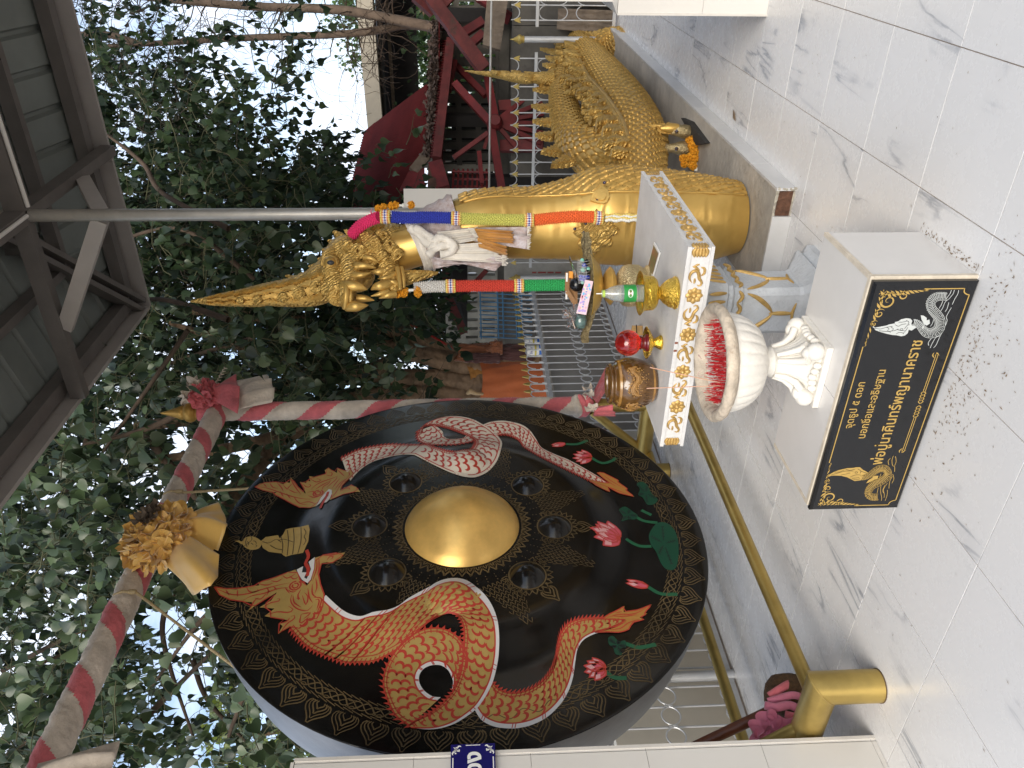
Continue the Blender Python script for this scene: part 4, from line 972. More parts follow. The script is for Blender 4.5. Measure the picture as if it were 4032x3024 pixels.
for x0, x1 in ((PX0+.012,-1.034),(-1.031,PX1-.012)):
    slab(x0,x1,PY0,PY0+.01,.002,PZ-.013,'front_tile',GLAZE,pl); slab(x0,x1,PY1+.001,PY1+.010,.002,PZ-.013,'back_tile',GLAZE,pl)
b = MB(); b.box(PX0-.002,PX1+.002,PY0-.003,PY0+.012,PZ-.0115,PZ+.0012); b.box(PX1-.011,PX1+.0025,PY0+.0125,PY1,PZ-.0115,PZ+.0015); b.box(PX1-.010,PX1+.003,PY0-.0035,PY0+.0105,.001,PZ-.012); b.box(PX0-.0025,PX0+.011,PY0+.0125,PY1,PZ-.0115,PZ+.0013)
b.build('edge_trim', EDGE, pl, smooth=False)
PYF = PY0-.026
GRAN = M('black_granite', (.012,.012,.013), .16, var=.5, vscale=160, rvar=.04)
PLG = M('gold_inlay', (.55,.36,.10), .4, .3, var=.15, vscale=30); PLS = M('silver_inlay', (.56,.58,.56), .4, .2)
pq = thing('plaque', 'black granite plaque with gold Thai lettering and serpent emblems on the plinth front', 'plaque', (-1.03,PYF,0))
QX0, QX1, QZ0, QZ1 = PX0-.012, PX1-.008, .004, .334
def pqp(X, Y): p = ony(X, Y, PYF-.001); return p.x, p.z
b = MB(); e = .008
b.box(QX0,QX1,PYF+e,PY0-.004,QZ0,QZ1)
b.add([(QX0,PYF+e,QZ0),(QX1,PYF+e,QZ0),(QX1,PYF+e,QZ1),(QX0,PYF+e,QZ1),(QX0+e,PYF,QZ0+e),(QX1-e,PYF,QZ0+e),(QX1-e,PYF,QZ1-e),(QX0+e,PYF,QZ1-e)],[(0,1,5,4),(1,2,6,5),(2,3,7,6),(3,0,4,7),(4,5,6,7)])
b.build('plaque_slab', GRAN, pq, smooth=False, fix=False)
QF = lambda a, c, d=0: (a, PYF-.0009-d, c)
class Flat(MB):
    def __init__(s, fn): MB.__init__(s); s.fn = fn
    def line(s, pts, wd, d=0, n=None, taper=False, sm=True):
        Q = smooth_path(pts, 40) if sm and len(pts) > 2 else [np.array(p, float) for p in pts]
        n = n or (len(pts) if not sm else 22); P = even(Q, n); rows = []
        for i, p in enumerate(P):
            t = P[min(i+1,n-1)]-P[max(i-1,0)]; t = t/(np.linalg.norm(t)+1e-9); q = np.array([-t[1],t[0]])
            k = wd/2*((math.sin(PI*min(.97,max(.05,i/(n-1))))**.7) if taper else 1); rows.append([s.fn(*(p-q*k),d), s.fn(*(p+q*k),d)])
        s.sheet(rows)
    def fill(s, poly, d=0):
        tr = tessellate_polygon([[Vector((p[0],p[1],0)) for p in poly]]); s.add([s.fn(p[0],p[1],d) for p in poly], tr)
zt, zb_ = QZ1-.020, QZ0+.022; xl, xr = QX0+.022, QX1-.022
b = Flat(QF); q = .022
b.line([(xl+.20,zt),(xr-.20,zt)], .0035, sm=False); b.line([(xl,zt-.14),(xl,zb_+q)], .0035, sm=False); b.line([(xr,zt-.14),(xr,zb_+q)], .0035, sm=False); b.line([(xl+q,zb_),(xr-q,zb_)], .0035, sm=False)
for x, s_ in ((xl,1),(xr,-1)): b.line([(x,zb_+q),(x+s_*.012,zb_+q-.003),(x+s_*(q-.003),zb_+.010),(x+s_*q,zb_)], .0035)
b.build('border_line', PLG, pq, smooth=False, fix=False)
def corner(b, x, z, sx_):
    f = lambda a, c: (x+sx_*a, z-c)
    for r0, cx, cy, tn in ((.030,.040,.038,1.9),(.017,.083,.022,1.6),(.012,.118,.014,1.4),(.017,.022,.083,1.6)):
        b.line([f(cx+r0*(1-k/26)*math.cos(k*tn*2*PI/26+2.3), cy+r0*(1-k/26)*math.sin(k*tn*2*PI/26+2.3)) for k in range(24)], .006 if r0 > .02 else .0045, n=40, taper=True)
    for k in range(9):
        t = k/8; a = .012+.165*t; h = .018*(1-t)+.004
        b.fill([f(a-.008,.004),f(a+.004,.002+h*.3),f(a+.016,.003+h),f(a+.004,.004+h*.8)]); 
        a2 = .03+.11*t; h2 = .022*(1-t)+.004
        b.fill([f(.004,a2-.008),f(.002+h2*.3,a2+.004),f(.003+h2,a2+.016),f(.004+h2*.8,a2+.004)])
    for k in range(6): 
        q = k*PI/3; b.fill([f(.012+.010*math.cos(q-.3),.012+.010*math.sin(q-.3)),f(.012+.004*math.cos(q-.8),.012+.004*math.sin(q-.8)),f(.012+.011*math.cos(q),.012+.011*math.sin(q))])
    b.line([f(.17,.006),f(.185,.004),f(.195,.008),f(.20,.003)], .003, taper=True); b.line([f(.006,.135),f(.004,.145),f(.001,.16)], .003, taper=True)
for x, s_ in ((xl,1),(xr,-1)): b = Flat(QF); corner(b, x, zt, s_); b.build('corner_scroll', PLG, pq, smooth=False, fix=False)
def emblem(mt, ox, oy, k_, spine, hw, headp, hlines, eye, fin, waves, side, nm):
    """a crowned serpent inlaid as outlines and dots, traced on the slab"""
    f = lambda pts: [pqp(ox+x*k_, oy+y*k_) for x, y in pts]
    b = Flat(QF); sp_ = even(smooth_path(spine, 120), 56); E = []
    for i, p in enumerate(sp_):
        t = sp_[min(i+1,55)]-sp_[max(i-1,0)]; t /= np.linalg.norm(t); w_ = float(np.interp(i, [0,12,25,55], hw)); E.append((p, np.array([-t[1],t[0]])*w_))
    at = lambda i, s: tuple(E[i][0]+E[i][1]*s)
    for s in (-1, 1, side*.78): b.line(f([at(i,s) for i in range(56)]), .0013, n=56, sm=False)
    for i in range(0, 56, 2): b.line(f([at(i,-side*1), at(i,-side*.70)]), .0010, n=2, sm=False)
    b.line(f([at(i,-side*.70) for i in range(56)]), .0011, n=56, sm=False)
    for i in range(1, 55):
        b.fill(f([at(i,side), at(min(i+1,55),side), at(i,side*1.22)])) 
        for j in range(5):
            c = at(i, side*(.62-.27*j+(.13 if i % 2 else 0))); h = 4.6*(1.0 if k_ > .31 else 1.1); b.fill(f([(c[0]-h,c[1]-h),(c[0]+h,c[1]-h),(c[0]+h,c[1]+h),(c[0]-h,c[1]+h)]), .0002)
    b.fill(f(headp)); b.fill(f(fin))
    for w_ in waves: b.line(f(w_), .0017, n=16)
    o = b.build(nm, mt, pq, smooth=False, fix=False); tag(o, kind='stuff')
    b = Flat(QF)
    for l in hlines: b.line(f(l), .0014, .0006, n=12)
    ex, ey = eye; b.line(f([(ex+16*math.cos(q*PI/6), ey+11*math.sin(q*PI/6)) for q in range(13)]), .0013, .0006, n=13, sm=False)
    tag(b.build('emblem_lines', GRAN, o, smooth=False, fix=False), kind='stuff')
emblem(PLS, 3380, 1080, .336, [(640,560),(690,575),(730,615),(765,660),(810,690),(870,690),(925,660),(955,610),(960,550),(935,490),(890,440),(855,390),(850,330),(890,280),(950,260),(1040,262)], [32,52,58,42],
  [(145,595),(165,600),(195,625),(250,615),(330,600),(360,588),(430,575),(426,560),(465,552),(500,528),(560,515),(610,520),(632,545),(620,580),(628,600),(690,603),(702,615),(660,635),(625,660),(590,650),(578,690),(545,718),(500,727),(450,715),(400,712),(330,697),(260,677),(200,655),(185,635)],
  [[(180,630),(260,640),(330,620),(400,610)],[(240,660),(330,670),(420,660),(470,640)],[(330,620),(360,640),(340,660),(380,680)],[(380,615),(410,640),(390,660)],[(430,590),(470,610),(500,590),(560,580)],[(470,560),(520,560),(570,545)],[(440,700),(480,680),(530,690)],[(540,640),(570,600),(600,590)],[(520,700),(560,650),(580,620)],[(450,640),(480,655),(540,660)],[(560,540),(590,560),(580,590)]], (505,645),
  [(730,480),(765,485),(800,510),(800,540),(832,530),(838,575),(800,602),(780,590),(760,640),(745,640),(760,570),(740,530)],
  [[(1090,185),(1075,225),(1050,260),(1020,300)],[(1125,185),(1110,230),(1085,260),(1060,290),(1020,320),(990,390),(965,430)],[(1175,185),(1165,230),(1130,290),(1100,355)],[(1060,330),(1040,400),(1015,440)],[(1090,390),(1060,440),(1030,500),(1040,540),(1020,600)],[(990,310),(970,360),(945,400)],[(1010,640),(960,720),(910,830),(880,860)],[(960,720),(910,740),(870,800),(840,865)],[(860,745),(820,800),(825,835)],[(880,530),(870,570),(845,610)]], -1, 'silver_serpent_emblem')
emblem(PLG, 3180, 1780, .2992, [(700,340),(770,325),(840,285),(900,240),(960,215),(1030,225),(1060,290),(1020,350),(940,400),(860,440),(810,500),(800,560),(850,590),(930,590)], [28,40,48,40],
  [(250,325),(300,288),(350,260),(420,235),(520,212),(600,208),(640,200),(690,200),(730,235),(765,252),(802,275),(790,297),(760,290),(722,302),(730,330),(700,372),(660,377),(620,382),(570,357),(520,332),(440,312),(370,310),(310,312),(270,328)],
  [[(310,300),(400,275),(500,250),(600,250)],[(360,265),(420,260),(480,235)],[(440,300),(500,290),(560,275)],[(500,225),(560,240),(620,225)],[(560,330),(600,310),(640,300),(700,300)],[(580,345),(640,340),(680,330)],[(660,220),(700,250),(690,280)],[(700,250),(740,265),(780,280)],[(600,360),(650,360),(690,350)]], (640,268),
  [(770,410),(800,370),(850,340),(862,300),(880,312),(932,312),(920,352),(880,362),(850,382),(800,402)],
  [[(1090,80),(1060,120),(1070,170)],[(1130,50),(1110,110),(1120,180),(1145,190),(1145,260)],[(1155,55),(1165,120),(1145,180)],[(1120,290),(1135,350),(1110,410)],[(1115,320),(1080,390),(1070,480)],[(1050,410),(1000,490),(1010,560),(1005,600)],[(1020,430),(990,500),(1000,540)],[(965,440),(960,520),(975,600),(970,640)],[(1050,500),(1045,570),(1020,640)],[(930,470),(915,540)],[(965,285),(940,360)]], 1, 'gold_serpent_emblem')
def tline(txt, a, bb, hmul, bold):
    (x0, z0), (x1, z1) = pqp(*a), pqp(*bb); me = text_mesh(txt, 1.0, 0); xs = [v.co.x for v in me.vertices]; wd = max(xs)-min(xs); bpy.data.meshes.remove(me)
    text(txt, (x1-x0)/wd, lambda p, q, d: QF(p, q, .0003), PLG, pq, bold=bold, center=((x0+x1)/2, (z0+z1)/2), sxy=(1, hmul))
U6 = lambda x, y: (2688+.6076*x, 1008+.6076*y)
tline('จุดธูป ๕ ดอก', U6(1085,1115), U6(1160,818), 1.0, .0004)
tline('บอกชื่อและอธิษฐาน', U6(1165,1180), U6(1285,738), 1.05, .0004)
tline('พ่อปู่นาคินทร์พญานาคราช', U6(1270,1350), U6(1515,548), 1.12, .0006)
b = Flat(QF)
(x0, z0), (x1, z1) = pqp(*U6(1430,1275)), pqp(*U6(1650,625)); zm = (z0+z1)/2; xm = (x0+x1)/2
for s_ in (1,-1):
    xe = x0 if s_ < 0 else x1
    for dz, k in ((.0035,1),(-.0035,.96)): b.line([(xm+s_*.05,zm+dz),(xm+(xe-xm)*k,zm+dz)], .0024, sm=False)
    b.fill([(xe,zm),(xe-s_*.012,zm+.009),(xe-s_*.006,zm),(xe-s_*.012,zm-.009)]); b.line([(xe-s_*.02,zm+.006),(xe-s_*.01,zm+.014),(xe,zm+.012)], .004, taper=True)
    for k in range(4): b.line([(xm+s_*(.004+k*.011),zm),(xm+s_*(.012+k*.011),zm+.008),(xm+s_*(.018+k*.011),zm+.002),(xm+s_*(.012+k*.011),zm-.008),(xm+s_*(.004+k*.011),zm)], .0028)
b.build('divider_ornament', PLG, pq, smooth=False, fix=False)
# ------------------------------------------------------------------ the incense urn
ux, uy = -1.04, -2.06
ux, uy = -1.0075, -2.0265; US = 1.07
URNW = M('white_cast_plaster', (.76,.73,.67), .6, var=.1, vscale=9, bump=.15, bscale=60, stain=((.5,.40,.30), 7, .64, .6))
RIMW = M('smoke_stained_rim', (.62,.53,.42), .85, var=.35, vscale=16, bump=.5, bscale=45, stain=((.25,.16,.1), 14, .62, .7))
un = thing('incense_urn', 'white fluted plaster incense urn with stained rim standing on the plinth', 'urn', (ux,uy,PZ))
b = MB(); hs = .112
sq = [(hs,hs),(-hs,hs),(-hs,-hs),(hs,-hs)]; b.box(ux-hs,ux+hs,uy-hs,uy+hs,PZ+.001,PZ+.022); b.build('foot_slab', URNW, un, smooth=False)
b = MB(); c0 = Vector((ux,uy,PZ))
def bell(r, z, a):                                   # a square-plan fluted bell that spreads to the slab
    t = min(1, max(0, (.150-z)/.125)); sq_ = 1/max(abs(math.cos(a)),abs(math.sin(a)))**.75; rid = abs(math.sin(a*14))**.5
    return r*(1+(sq_-1)*t*.95)*(1+.075*(rid-.6)*math.sin(PI*min(1,t*1.15)))
b.lathe([(.096,.0215),(.098,.030),(.090,.038),(.074,.052),(.061,.072),(.052,.095),(.047,.120),(.045,.140),(.045,.158)], c0, 168, fn=bell)
for k in range(4):
    a = PI/4+PI/2*k; d = Vector((math.cos(a),math.sin(a),0)); t = Vector((-d.y,d.x,0)); rot = Matrix((d,t,Vector((0,0,1)))).transposed()
    b.ball(c0+d*.122+Vector((0,0,.047)), .034, 20, 12, (.86,.86,.92), rot); b.ball(c0+d*.108+Vector((0,0,.062)), .026, 16, 10, (1,.8,1), rot)
    pth = [c0+d*r+Vector((0,0,z)) for r, z in ((.048,.150),(.058,.110),(.078,.080),(.105,.066))]
    for s_ in (-1,1): b.tube([p+t*(s_*.010*(1+i*.5)) for i, p in enumerate(pth)], [.008,.010,.013,.014], 8)
    a2 = PI/2*k; d2 = Vector((math.cos(a2),math.sin(a2),0)); t2 = Vector((-d2.y,d2.x,0))
    for q in (-.042,-.021,0,.021,.042): b.ball(c0+d2*.100+t2*q+Vector((0,0,.035+.008*(1-abs(q)/.042))), .014, 12, 8, (.8,.9,1.1))
b.build('acanthus_base', URNW, un, angle=60)
b = MB(); b.lathe([(.048,.15),(.052,.158),(.046,.166),(.044,.175),(.05,.186),(.062,.192)], (ux,uy,PZ), 40); b.build('stem', URNW, un)
flute = lambda r, z, a: r*(1+.030*(abs(math.cos(a*13))**.6-.6)*(1 if .205 < z < .325 else .0))
b = MB(); b.lathe([(.055,.188),(.085,.196),(.118,.215),(.142,.243),(.157,.275),(.164,.305),(.166,.326),(.165,.335)], (ux,uy,PZ), 208, fn=flute); b.build('bowl', URNW, un, angle=60)
RZ1 = PZ+.330
b = MB(); rim_n = lambda r, z, a: r+.004*noise.noise(Vector((a*5,z*60,3)))
b.lathe([(.160,-.006),(.176,.0),(.192,.012),(.198,.026),(.194,.040),(.180,.046),(.166,.042),(.156,.030),(.15,.005),(.147,-.02)], (ux,uy,RZ1), 96, caps=False, fn=rim_n); b.build('rim', RIMW, un, angle=80)
ASH = M('ash_and_sand', (.34,.25,.17), .95, var=.5, vscale=40, bump=.8, bscale=90)
b = MB(); rows = []
for i in range(9):
    r = .15*i/8; rows.append([(ux+r*math.cos(2*PI*k/40), uy+r*math.sin(2*PI*k/40), RZ1+.004-.010*(i/8)+.006*noise.noise(Vector((r*40*math.cos(k/6.4),r*40*math.sin(k/6.4),1)))) for k in range(40)])
b.sheet(rows, closed=True); tag(b.build('ash_bed', ASH, un, fix=False), kind='stuff')
for o in un.children:
    for v in o.data.vertices: v.co.x = ux+(v.co.x-ux)*US; v.co.y = uy+(v.co.y-uy)*US
STICKR = M('red_incense_stub', (.56,.008,.014), .6, var=.4, vscale=60); ASHY = M('burnt_tip', (.55,.42,.36), .9)
b = MB(); rg = random.Random(4)
for k in range(520):
    r = .150*math.sqrt(rg.random()); a = rg.uniform(0,2*PI); x, y = ux+r*math.cos(a), uy+r*math.sin(a)
    if (x-ux)*-.535+(y-uy)*.845 > .055+.02*rg.random(): continue
    h = rg.uniform(.028,.058); dx, dy = rg.gauss(0,.006), rg.gauss(0,.006); z0 = RZ1-.008
    p, q = (x,y,z0-.005), (x+dx,y+dy,z0+h); b.cur = 0; b.tube([p,q], .0013, 4, caps=False)
    if rg.random() < .10:
        b.cur = 1; q2 = (q[0]+rg.gauss(0,.004), q[1]+rg.gauss(0,.004), q[2]+rg.uniform(.002,.008)); b.tube([q,q2], .0012, 4)
st_ = b.build('incense_stubs', [STICKR, ASHY], None, fix=False)
tag(st_, 'crowd of short red burnt incense stubs standing in the urn', 'incense', kind='stuff')
CURL = M('curled_ash', (.50,.34,.30), .9)
b = MB()
for k in range(6):
    a = rg.uniform(0,6.28); r = rg.uniform(.02,.10); p = Vector((ux+r*math.cos(a),uy+r*math.sin(a),RZ1+rg.uniform(.05,.07))); d = rg.uniform(0,6.28)
    b.tube([p+Vector((.012*math.cos(d+t*.5),.012*math.sin(d+t*.5),.010*math.sin(t*.6))) for t in range(7)], .0012, 4)
tag(b.build('curled_ash', CURL, un, fix=False), kind='stuff')
STICK = M('unburnt_incense', (.62,.36,.25), .7)
for (bx, by), (tx, ty), lb in (((2688+.6076*195,1008+.6076*842),(1344+.6076*1978,1008+.6076*858),'tall upright pale incense stick in the urn, the left of two'),((2688+.6076*200,1008+.6076*812),(1344+.6076*2000,1008+.6076*722),'tall tilted pale incense stick in the urn, the right of two')):
    p = onz(bx,by,RZ1+.05); q = ony(tx,ty,p.y+.02); b = MB(); l = (q-p); b.tube([p-l*.18, q], .0016, 6); tag(b.build('incense_stick', STICK), lb, 'incense')
# ------------------------------------------------------------------ altar table
TX, TY, TH, TZ = -1.143, -1.283, .452, .76
TABW = M('white_table_paint', (.66,.655,.65), .55, var=.12, vscale=7, bump=.15, bscale=60, stain=((.36,.30,.24), 10, .66, .6))
TABG = M('grey_white_table_paint', (.52,.54,.56), .6, var=.15, vscale=9, bump=.3, bscale=70)
ORN = M('gold_relief_paint', (.60,.385,.125), .42, .4, var=.3, vscale=25, bump=.2, bscale=80)
tb = thing('altar_table', 'white altar table with gold scroll frieze on a carved white and gold pedestal', 'table', (TX,TY,0))
th = .100; z0 = TZ-th
b = MB(); b.box(TX-TH+.006,TX+TH-.006,TY-TH+.006,TY+TH-.006,z0+.004,TZ-.001); b.build('table_top', TABW, tb, smooth=False)
for nm, (x0,x1,y0,y1) in (('f',(TX-TH,TX+TH,TY-TH,TY-TH+.0058)),('r',(TX+TH-.0058,TX+TH,TY-TH+.006,TY+TH)),('l',(TX-TH,TX-TH+.0058,TY-TH+.006,TY+TH))):
    b = MB(); b.box(x0,x1,y0,y1,z0,z0+.013); b.box(x0,x1,y0,y1,TZ-.015,TZ+.0005); b.build('frieze_border', TABW, tb, smooth=False)
def blob(b, P, L, w_, h, fn, n=10):
    """a raised leaf stroke along a 2-D curve: P points, w width profile, h relief"""
    Q = even(smooth_path(P, 40), n); rows = []
    for i, p in enumerate(Q):
        t = Q[min(i+1,n-1)]-Q[max(i-1,0)]; t /= (np.linalg.norm(t)+1e-9); q = np.array([-t[1],t[0]])
        k = w_/2*(math.sin(PI*min(.98,max(.03,(i+.4)/n)))**.7)
        rows.append([fn(*(p+q*k*x), h*(1-x*x)**.5*min(1,k/(w_*.3)) + .0004) for x in (-1,-.7,-.3,0,.3,.7,1)])
    b.sheet(rows)
def flower(b, x, z, r, fn, n=8):
    for k in range(n):
        a = 2*PI*k/n; c, s = math.cos(a), math.sin(a); rows = []
        for i in range(6):
            t = i/5; rr = r*(.3+.7*t); w_ = r*.40*math.sin(PI*(.15+.8*t))
            rows.append([fn(x+c*rr-s*w_*q, z+s*rr+c*w_*q, .0004+.007*math.sin(PI*(.1+.8*t))*(1-q*q)**.5) for q in (-1,-.6,0,.6,1)])
        b.sheet(rows)
    rows = []
    for i in range(5): t = i/4; rows.append([fn(x+r*.36*t*math.cos(q*PI/7), z+r*.36*t*math.sin(q*PI/7), .0115*(1-t*t)+.001) for q in range(14)])
    b.sheet(rows, closed=True)
def scroll(b, x, z, s, fn):
    f = lambda a, c: (x+s*a, z+c)
    blob(b, [f(.030,.016),f(.012,.028),f(-.012,.022),f(-.018,.004),f(-.004,-.006),f(.014,-.010),f(.030,-.022),f(.044,-.016),f(.040,-.004)], 0, .014, .007, fn, 18)
    blob(b, [f(-.032,-.010),f(-.026,-.024),f(-.008,-.026),f(.002,-.016)], 0, .011, .006, fn)
    blob(b, [f(-.036,.022),f(-.030,.008),f(-.020,-.006)], 0, .010, .006, fn)
    blob(b, [f(.012,.008),f(.024,.006),f(.034,.008)], 0, .009, .005, fn); blob(b, [f(-.044,-.004),f(-.040,.008),f(-.036,.016)], 0, .008, .005, fn)
zc = TZ-th/2
faces = {'f': lambda a, c, d: (TX+a, TY-TH+.006-d, c), 'r': lambda a, c, d: (TX+TH-.006+d, TY+a, c), 'l': lambda a, c, d: (TX-TH+.006-d, TY+a, c)}
for nm, fn in faces.items():
    step = (2*TH-.06)/5
    for k in range(5):
        b = MB(); xa = -TH+.03+step*(k+.5); scroll(b, xa, zc, 1 if k % 2 else -1, fn); b.build('frieze_scroll', ORN, tb, angle=180, fix=False)
        if k < 4: b = MB(); flower(b, -TH+.03+step*(k+1), zc, .034, fn); b.build('frieze_flower', ORN, tb, angle=180, fix=False)
    for s_ in (1,-1):
        b = MB()
        for q in (-.028,-.014,0,.014,.028): blob(b, [(s_*(TH-.004),zc+q*.6),(s_*(TH-.022),zc+q*.9),(s_*(TH-.042),zc+q*.7)], 0, .016, .007, fn)
        b.build('corner_leaf', ORN, tb, angle=180, fix=False)
STAINR = M('rust_drip', (.20,.06,.03), .8)
def octo(hw, ch): return [(hw,-hw+ch),(hw,hw-ch),(hw-ch,hw),(-hw+ch,hw),(-hw,hw-ch),(-hw,-hw+ch),(-hw+ch,-hw),(hw-ch,-hw)]
def stack(secs, mt, nm):
    b = MB(); rows = [[(TX+x, TY+y, z) for x, y in octo(hw, ch)] for z, hw, ch in secs]; b.sheet(rows, closed=True)
    n = 8; b.f.append(tuple(range(n-1,-1,-1))); b.mi.append(0); b.f.append(tuple((len(rows)-1)*n+k for k in range(n))); b.mi.append(0)
    return b.build(nm, mt, tb, smooth=False)
stack([(0,.20,.03),(.03,.20,.03),(.05,.17,.03),(.075,.185,.03),(.10,.15,.028),(.125,.118,.025),(.14,.112,.025),(.385,.108,.025)], TABG, 'pedestal_shaft')
stack([(.386,.112,.025),(.395,.128,.028),(.415,.128,.028),(.425,.116,.025),(.44,.132,.028),(.455,.124,.026),(.47,.150,.03),(.56,.165,.03),(.565,.18,.032),(.60,.19,.035),(z0+.003,.21,.035)], TABG, 'pedestal_capital')
for fx, fy, ux_, uy_ in ((0,-1,1,0),(1,0,0,1),(-1,0,0,1)):
    fn = lambda a, c, d, hw=.1085: (TX+fx*(hw+d)+ux_*a, TY+fy*(hw+d)+uy_*a, c)
    b = MB()
    for s_ in (1,-1): blob(b, [(s_*.096,.372),(s_*.072,.32),(s_*.03,.268),(0,.245)], 0, .022, .010, fn, 14)
    blob(b, [(0,.262),(.0,.20),(0,.155)], 0, .022, .012, fn); blob(b, [(-.05,.150),(0,.158),(.05,.150)], 0, .016, .010, fn); b.build('gold_strap', ORN, tb, angle=180, fix=False)
    fn2 = lambda a, c, d: (TX+fx*(.1285+d)+ux_*a, TY+fy*(.1285+d)+uy_*a, c)
    b = MB()
    for k in range(4): blob(b, [(-.09+k*.06-.03,.418),(-.09+k*.06,.398),(-.09+k*.06+.03,.418)], 0, .018, .010, fn2)
    b.build('gold_scallop', ORN, tb, angle=180, fix=False)
    b = MB()
    for k in range(7):
        x = -.12+.04*k; fn3 = lambda a, c, d: (TX+fx*(.151+.165*(c-.47)+d)+ux_*a, TY+fy*(.151+.165*(c-.47)+d)+uy_*a, c)
        blob(b, [(x,.555),(x,.52),(x,.478)], 0, .020, .008, fn3)
    b.build('gold_petals', ORN, tb, angle=180, fix=False)
# ------------------------------------------------------------------ offerings on the table
def on_table(X, Y): return onz(X, Y, TZ)
Z19 = lambda x, y: (1900+.3617*x, 900+.3617*y)
EMB = M('embossed_gold_metal', (.94,.65,.12), .22, 1.0, bump=.9, bscale=150, wave=(60,8,.6,'DIAGONAL'))
EMB_P = M('pale_embossed_metal', (.80,.65,.36), .3, .7, bump=.9, bscale=120, wave=(45,9,.7,'DIAGONAL'))
# bright gold pedestal bowl with the bottle standing in it
c = on_table(*Z19(2108,700)); gb = thing('pedestal_bowl', 'shiny gold embossed pedestal bowl holding a water bottle on the altar table', 'bowl', c)
b = MB(); b.lathe([(.062,.0005),(.064,.006),(.060,.012),(.054,.03),(.040,.05),(.028,.060),(.024,.064)], c, 40); b.build('bowl_foot', EMB, gb, angle=50)
b = MB(); b.lathe([(.024,.0642),(.027,.070),(.024,.076)], c, 32); b.build('bowl_neck', GOLD_BRIGHT, gb)
b = MB(); b.lathe([(.026,.0762),(.056,.080),(.066,.092),(.068,.120),(.070,.128),(.082,.138),(.086,.142),(.083,.143),(.068,.132),(.064,.120),(.060,.094),(.03,.086),(.001,.085)], c, 48, caps=False); b.build('bowl_cup', GOLD_BRIGHT, gb, angle=60)
PET = M('clear_plastic', (.90,.95,.94), .08, trans=.86, ior=1.45); LBG = M('green_label', (.03,.33,.07), .4, var=.3, vscale=60); LBW = M('white_label_print', (.8,.8,.78), .5); CAPG = M('yellow_green_cap', (.42,.58,.10), .4); RIBR = M('red_print', (.5,.04,.05), .5)
bz = c.z+.088; bt = thing('water_bottle', 'clear plastic water bottle with green label and straw standing in the gold bowl', 'bottle', (c.x,c.y,bz)); bc_ = (c.x,c.y,bz)
b = MB(); b.lathe([(.030,0),(.0335,.004),(.0335,.05),(.0325,.055),(.0335,.06),(.0335,.125),(.032,.142),(.026,.165),(.016,.186),(.0125,.195),(.0125,.202),(.0112,.202),(.0112,.195),(.0147,.186),(.0247,.165),(.0307,.142),(.0322,.125),(.0322,.004),(.028,.002)], bc_, 32, caps=False); b.build('bottle_body', PET, bt)
WATER = M('water', (.96,.99,1), .0, trans=1.0, ior=1.33)
b = MB(); b.lathe([(.001,.003),(.0318,.0045),(.0318,.10),(.001,.10)], bc_, 28, caps=False); b.build('water', WATER, bt)
b = MB(); b.lathe([(.0339,.072),(.0339,.120)], bc_, 40, caps=False); b.build('label', LBG, bt)
vd = (CAM-c); vd.z = 0; vd.normalize(); a0_ = math.atan2(vd.y, vd.x)
def oncyl(r, a, z): return (c.x+r*math.cos(a0_+a/r), c.y+r*math.sin(a0_+a/r), bz+.096+z)
b = MB(); rows = [[oncyl(.0342, .017*math.cos(q)*t, .010*math.sin(q)*t) for q in [2*PI*k/24 for k in range(24)]] for t in (.02,1)]; b.sheet(rows, closed=True); b.build('label_logo', LBW, bt, fix=False)
b = MB(); 
for k in range(5): b.tube([oncyl(.0345,-.008+.004*k,-.004),oncyl(.0345,-.006+.004*k,.004)], .0006, 4)
b.build('label_print', RIBR, bt)
b = MB(); b.lathe([(.0132,.190),(.0145,.190),(.0145,.199),(.0132,.200)], bc_, 24); b.build('cap_ring', CAPG, bt)
b = MB(); b.tube([Vector(bc_)+Vector((.002,-.01,.09)),Vector(bc_)+Vector((0,0,.19)),Vector(bc_)+Vector((-.003,.006,.222))], .0022, 8); b.build('straw', WHITE_PAINT, bt)
# tall offering tray of three stacked metal pieces
c = on_table(2556,1124); tr = thing('offering_tray', 'wide gold tray raised on a lotus stem and a pale embossed drum, laden with toys', 'tray', c)
k_ = (c-CAM).dot(FWD0)/3093
zt_ = lambda x: c.z+(1830-x)*.3617*k_*.98
hz = lambda x: (1830-x)*.3617*k_
b = MB(); b.lathe([(.088,.0005),(.090,.012),(.078,.022),(.080,.03),(.092,.05),(.094,.095),(.088,.118),(.060,.140),(.036,.148)], c, 48); b.build('embossed_drum', EMB_P, tr, angle=50)
b = MB(); b.lathe([(.034,.1485),(.05,.152),(.078,.166),(.084,.176),(.07,.190),(.048,.204),(.03,.208),(.032,.214)], c, 40, fn=lambda r,z,a: r*(1+.03*math.cos(12*a)*(1 if .155<z<.2 else 0))); b.build('lotus_stem', GOLD, tr)
b = MB(); b.lathe([(.03,.2145),(.06,.216),(.095,.226),(.122,.246),(.140,.262),(.146,.268),(.143,.270),(.12,.254),(.09,.234),(.001,.228)], c, 56, caps=False); b.build('tray_dish', GOLD_DULL, tr)
TRZ = c.z+.262; tc_ = Vector((c.x,c.y,TRZ))
Zt = lambda x, y, d=0: ond(*Z19(x, y), (c-CAM).dot(FWD0)+d)
BROC = M('gold_brocade', (.42,.33,.17), .38, .6, bump=1.0, bscale=130, var=.5, vscale=60)
bw = thing('brocade_cloth', 'crinkled gold brocade cloth with pointed ends sticking out over the gold tray', 'cloth', tc_)
b = MB(); rows = []
spn = even(smooth_path([Zt(1100,40),Zt(1110,150),Zt(1120,300),Zt(1150,500),Zt(1165,700),Zt(1150,900),Zt(1110,1080),Zt(1090,1170),Zt(1100,1245)], 60), 34)
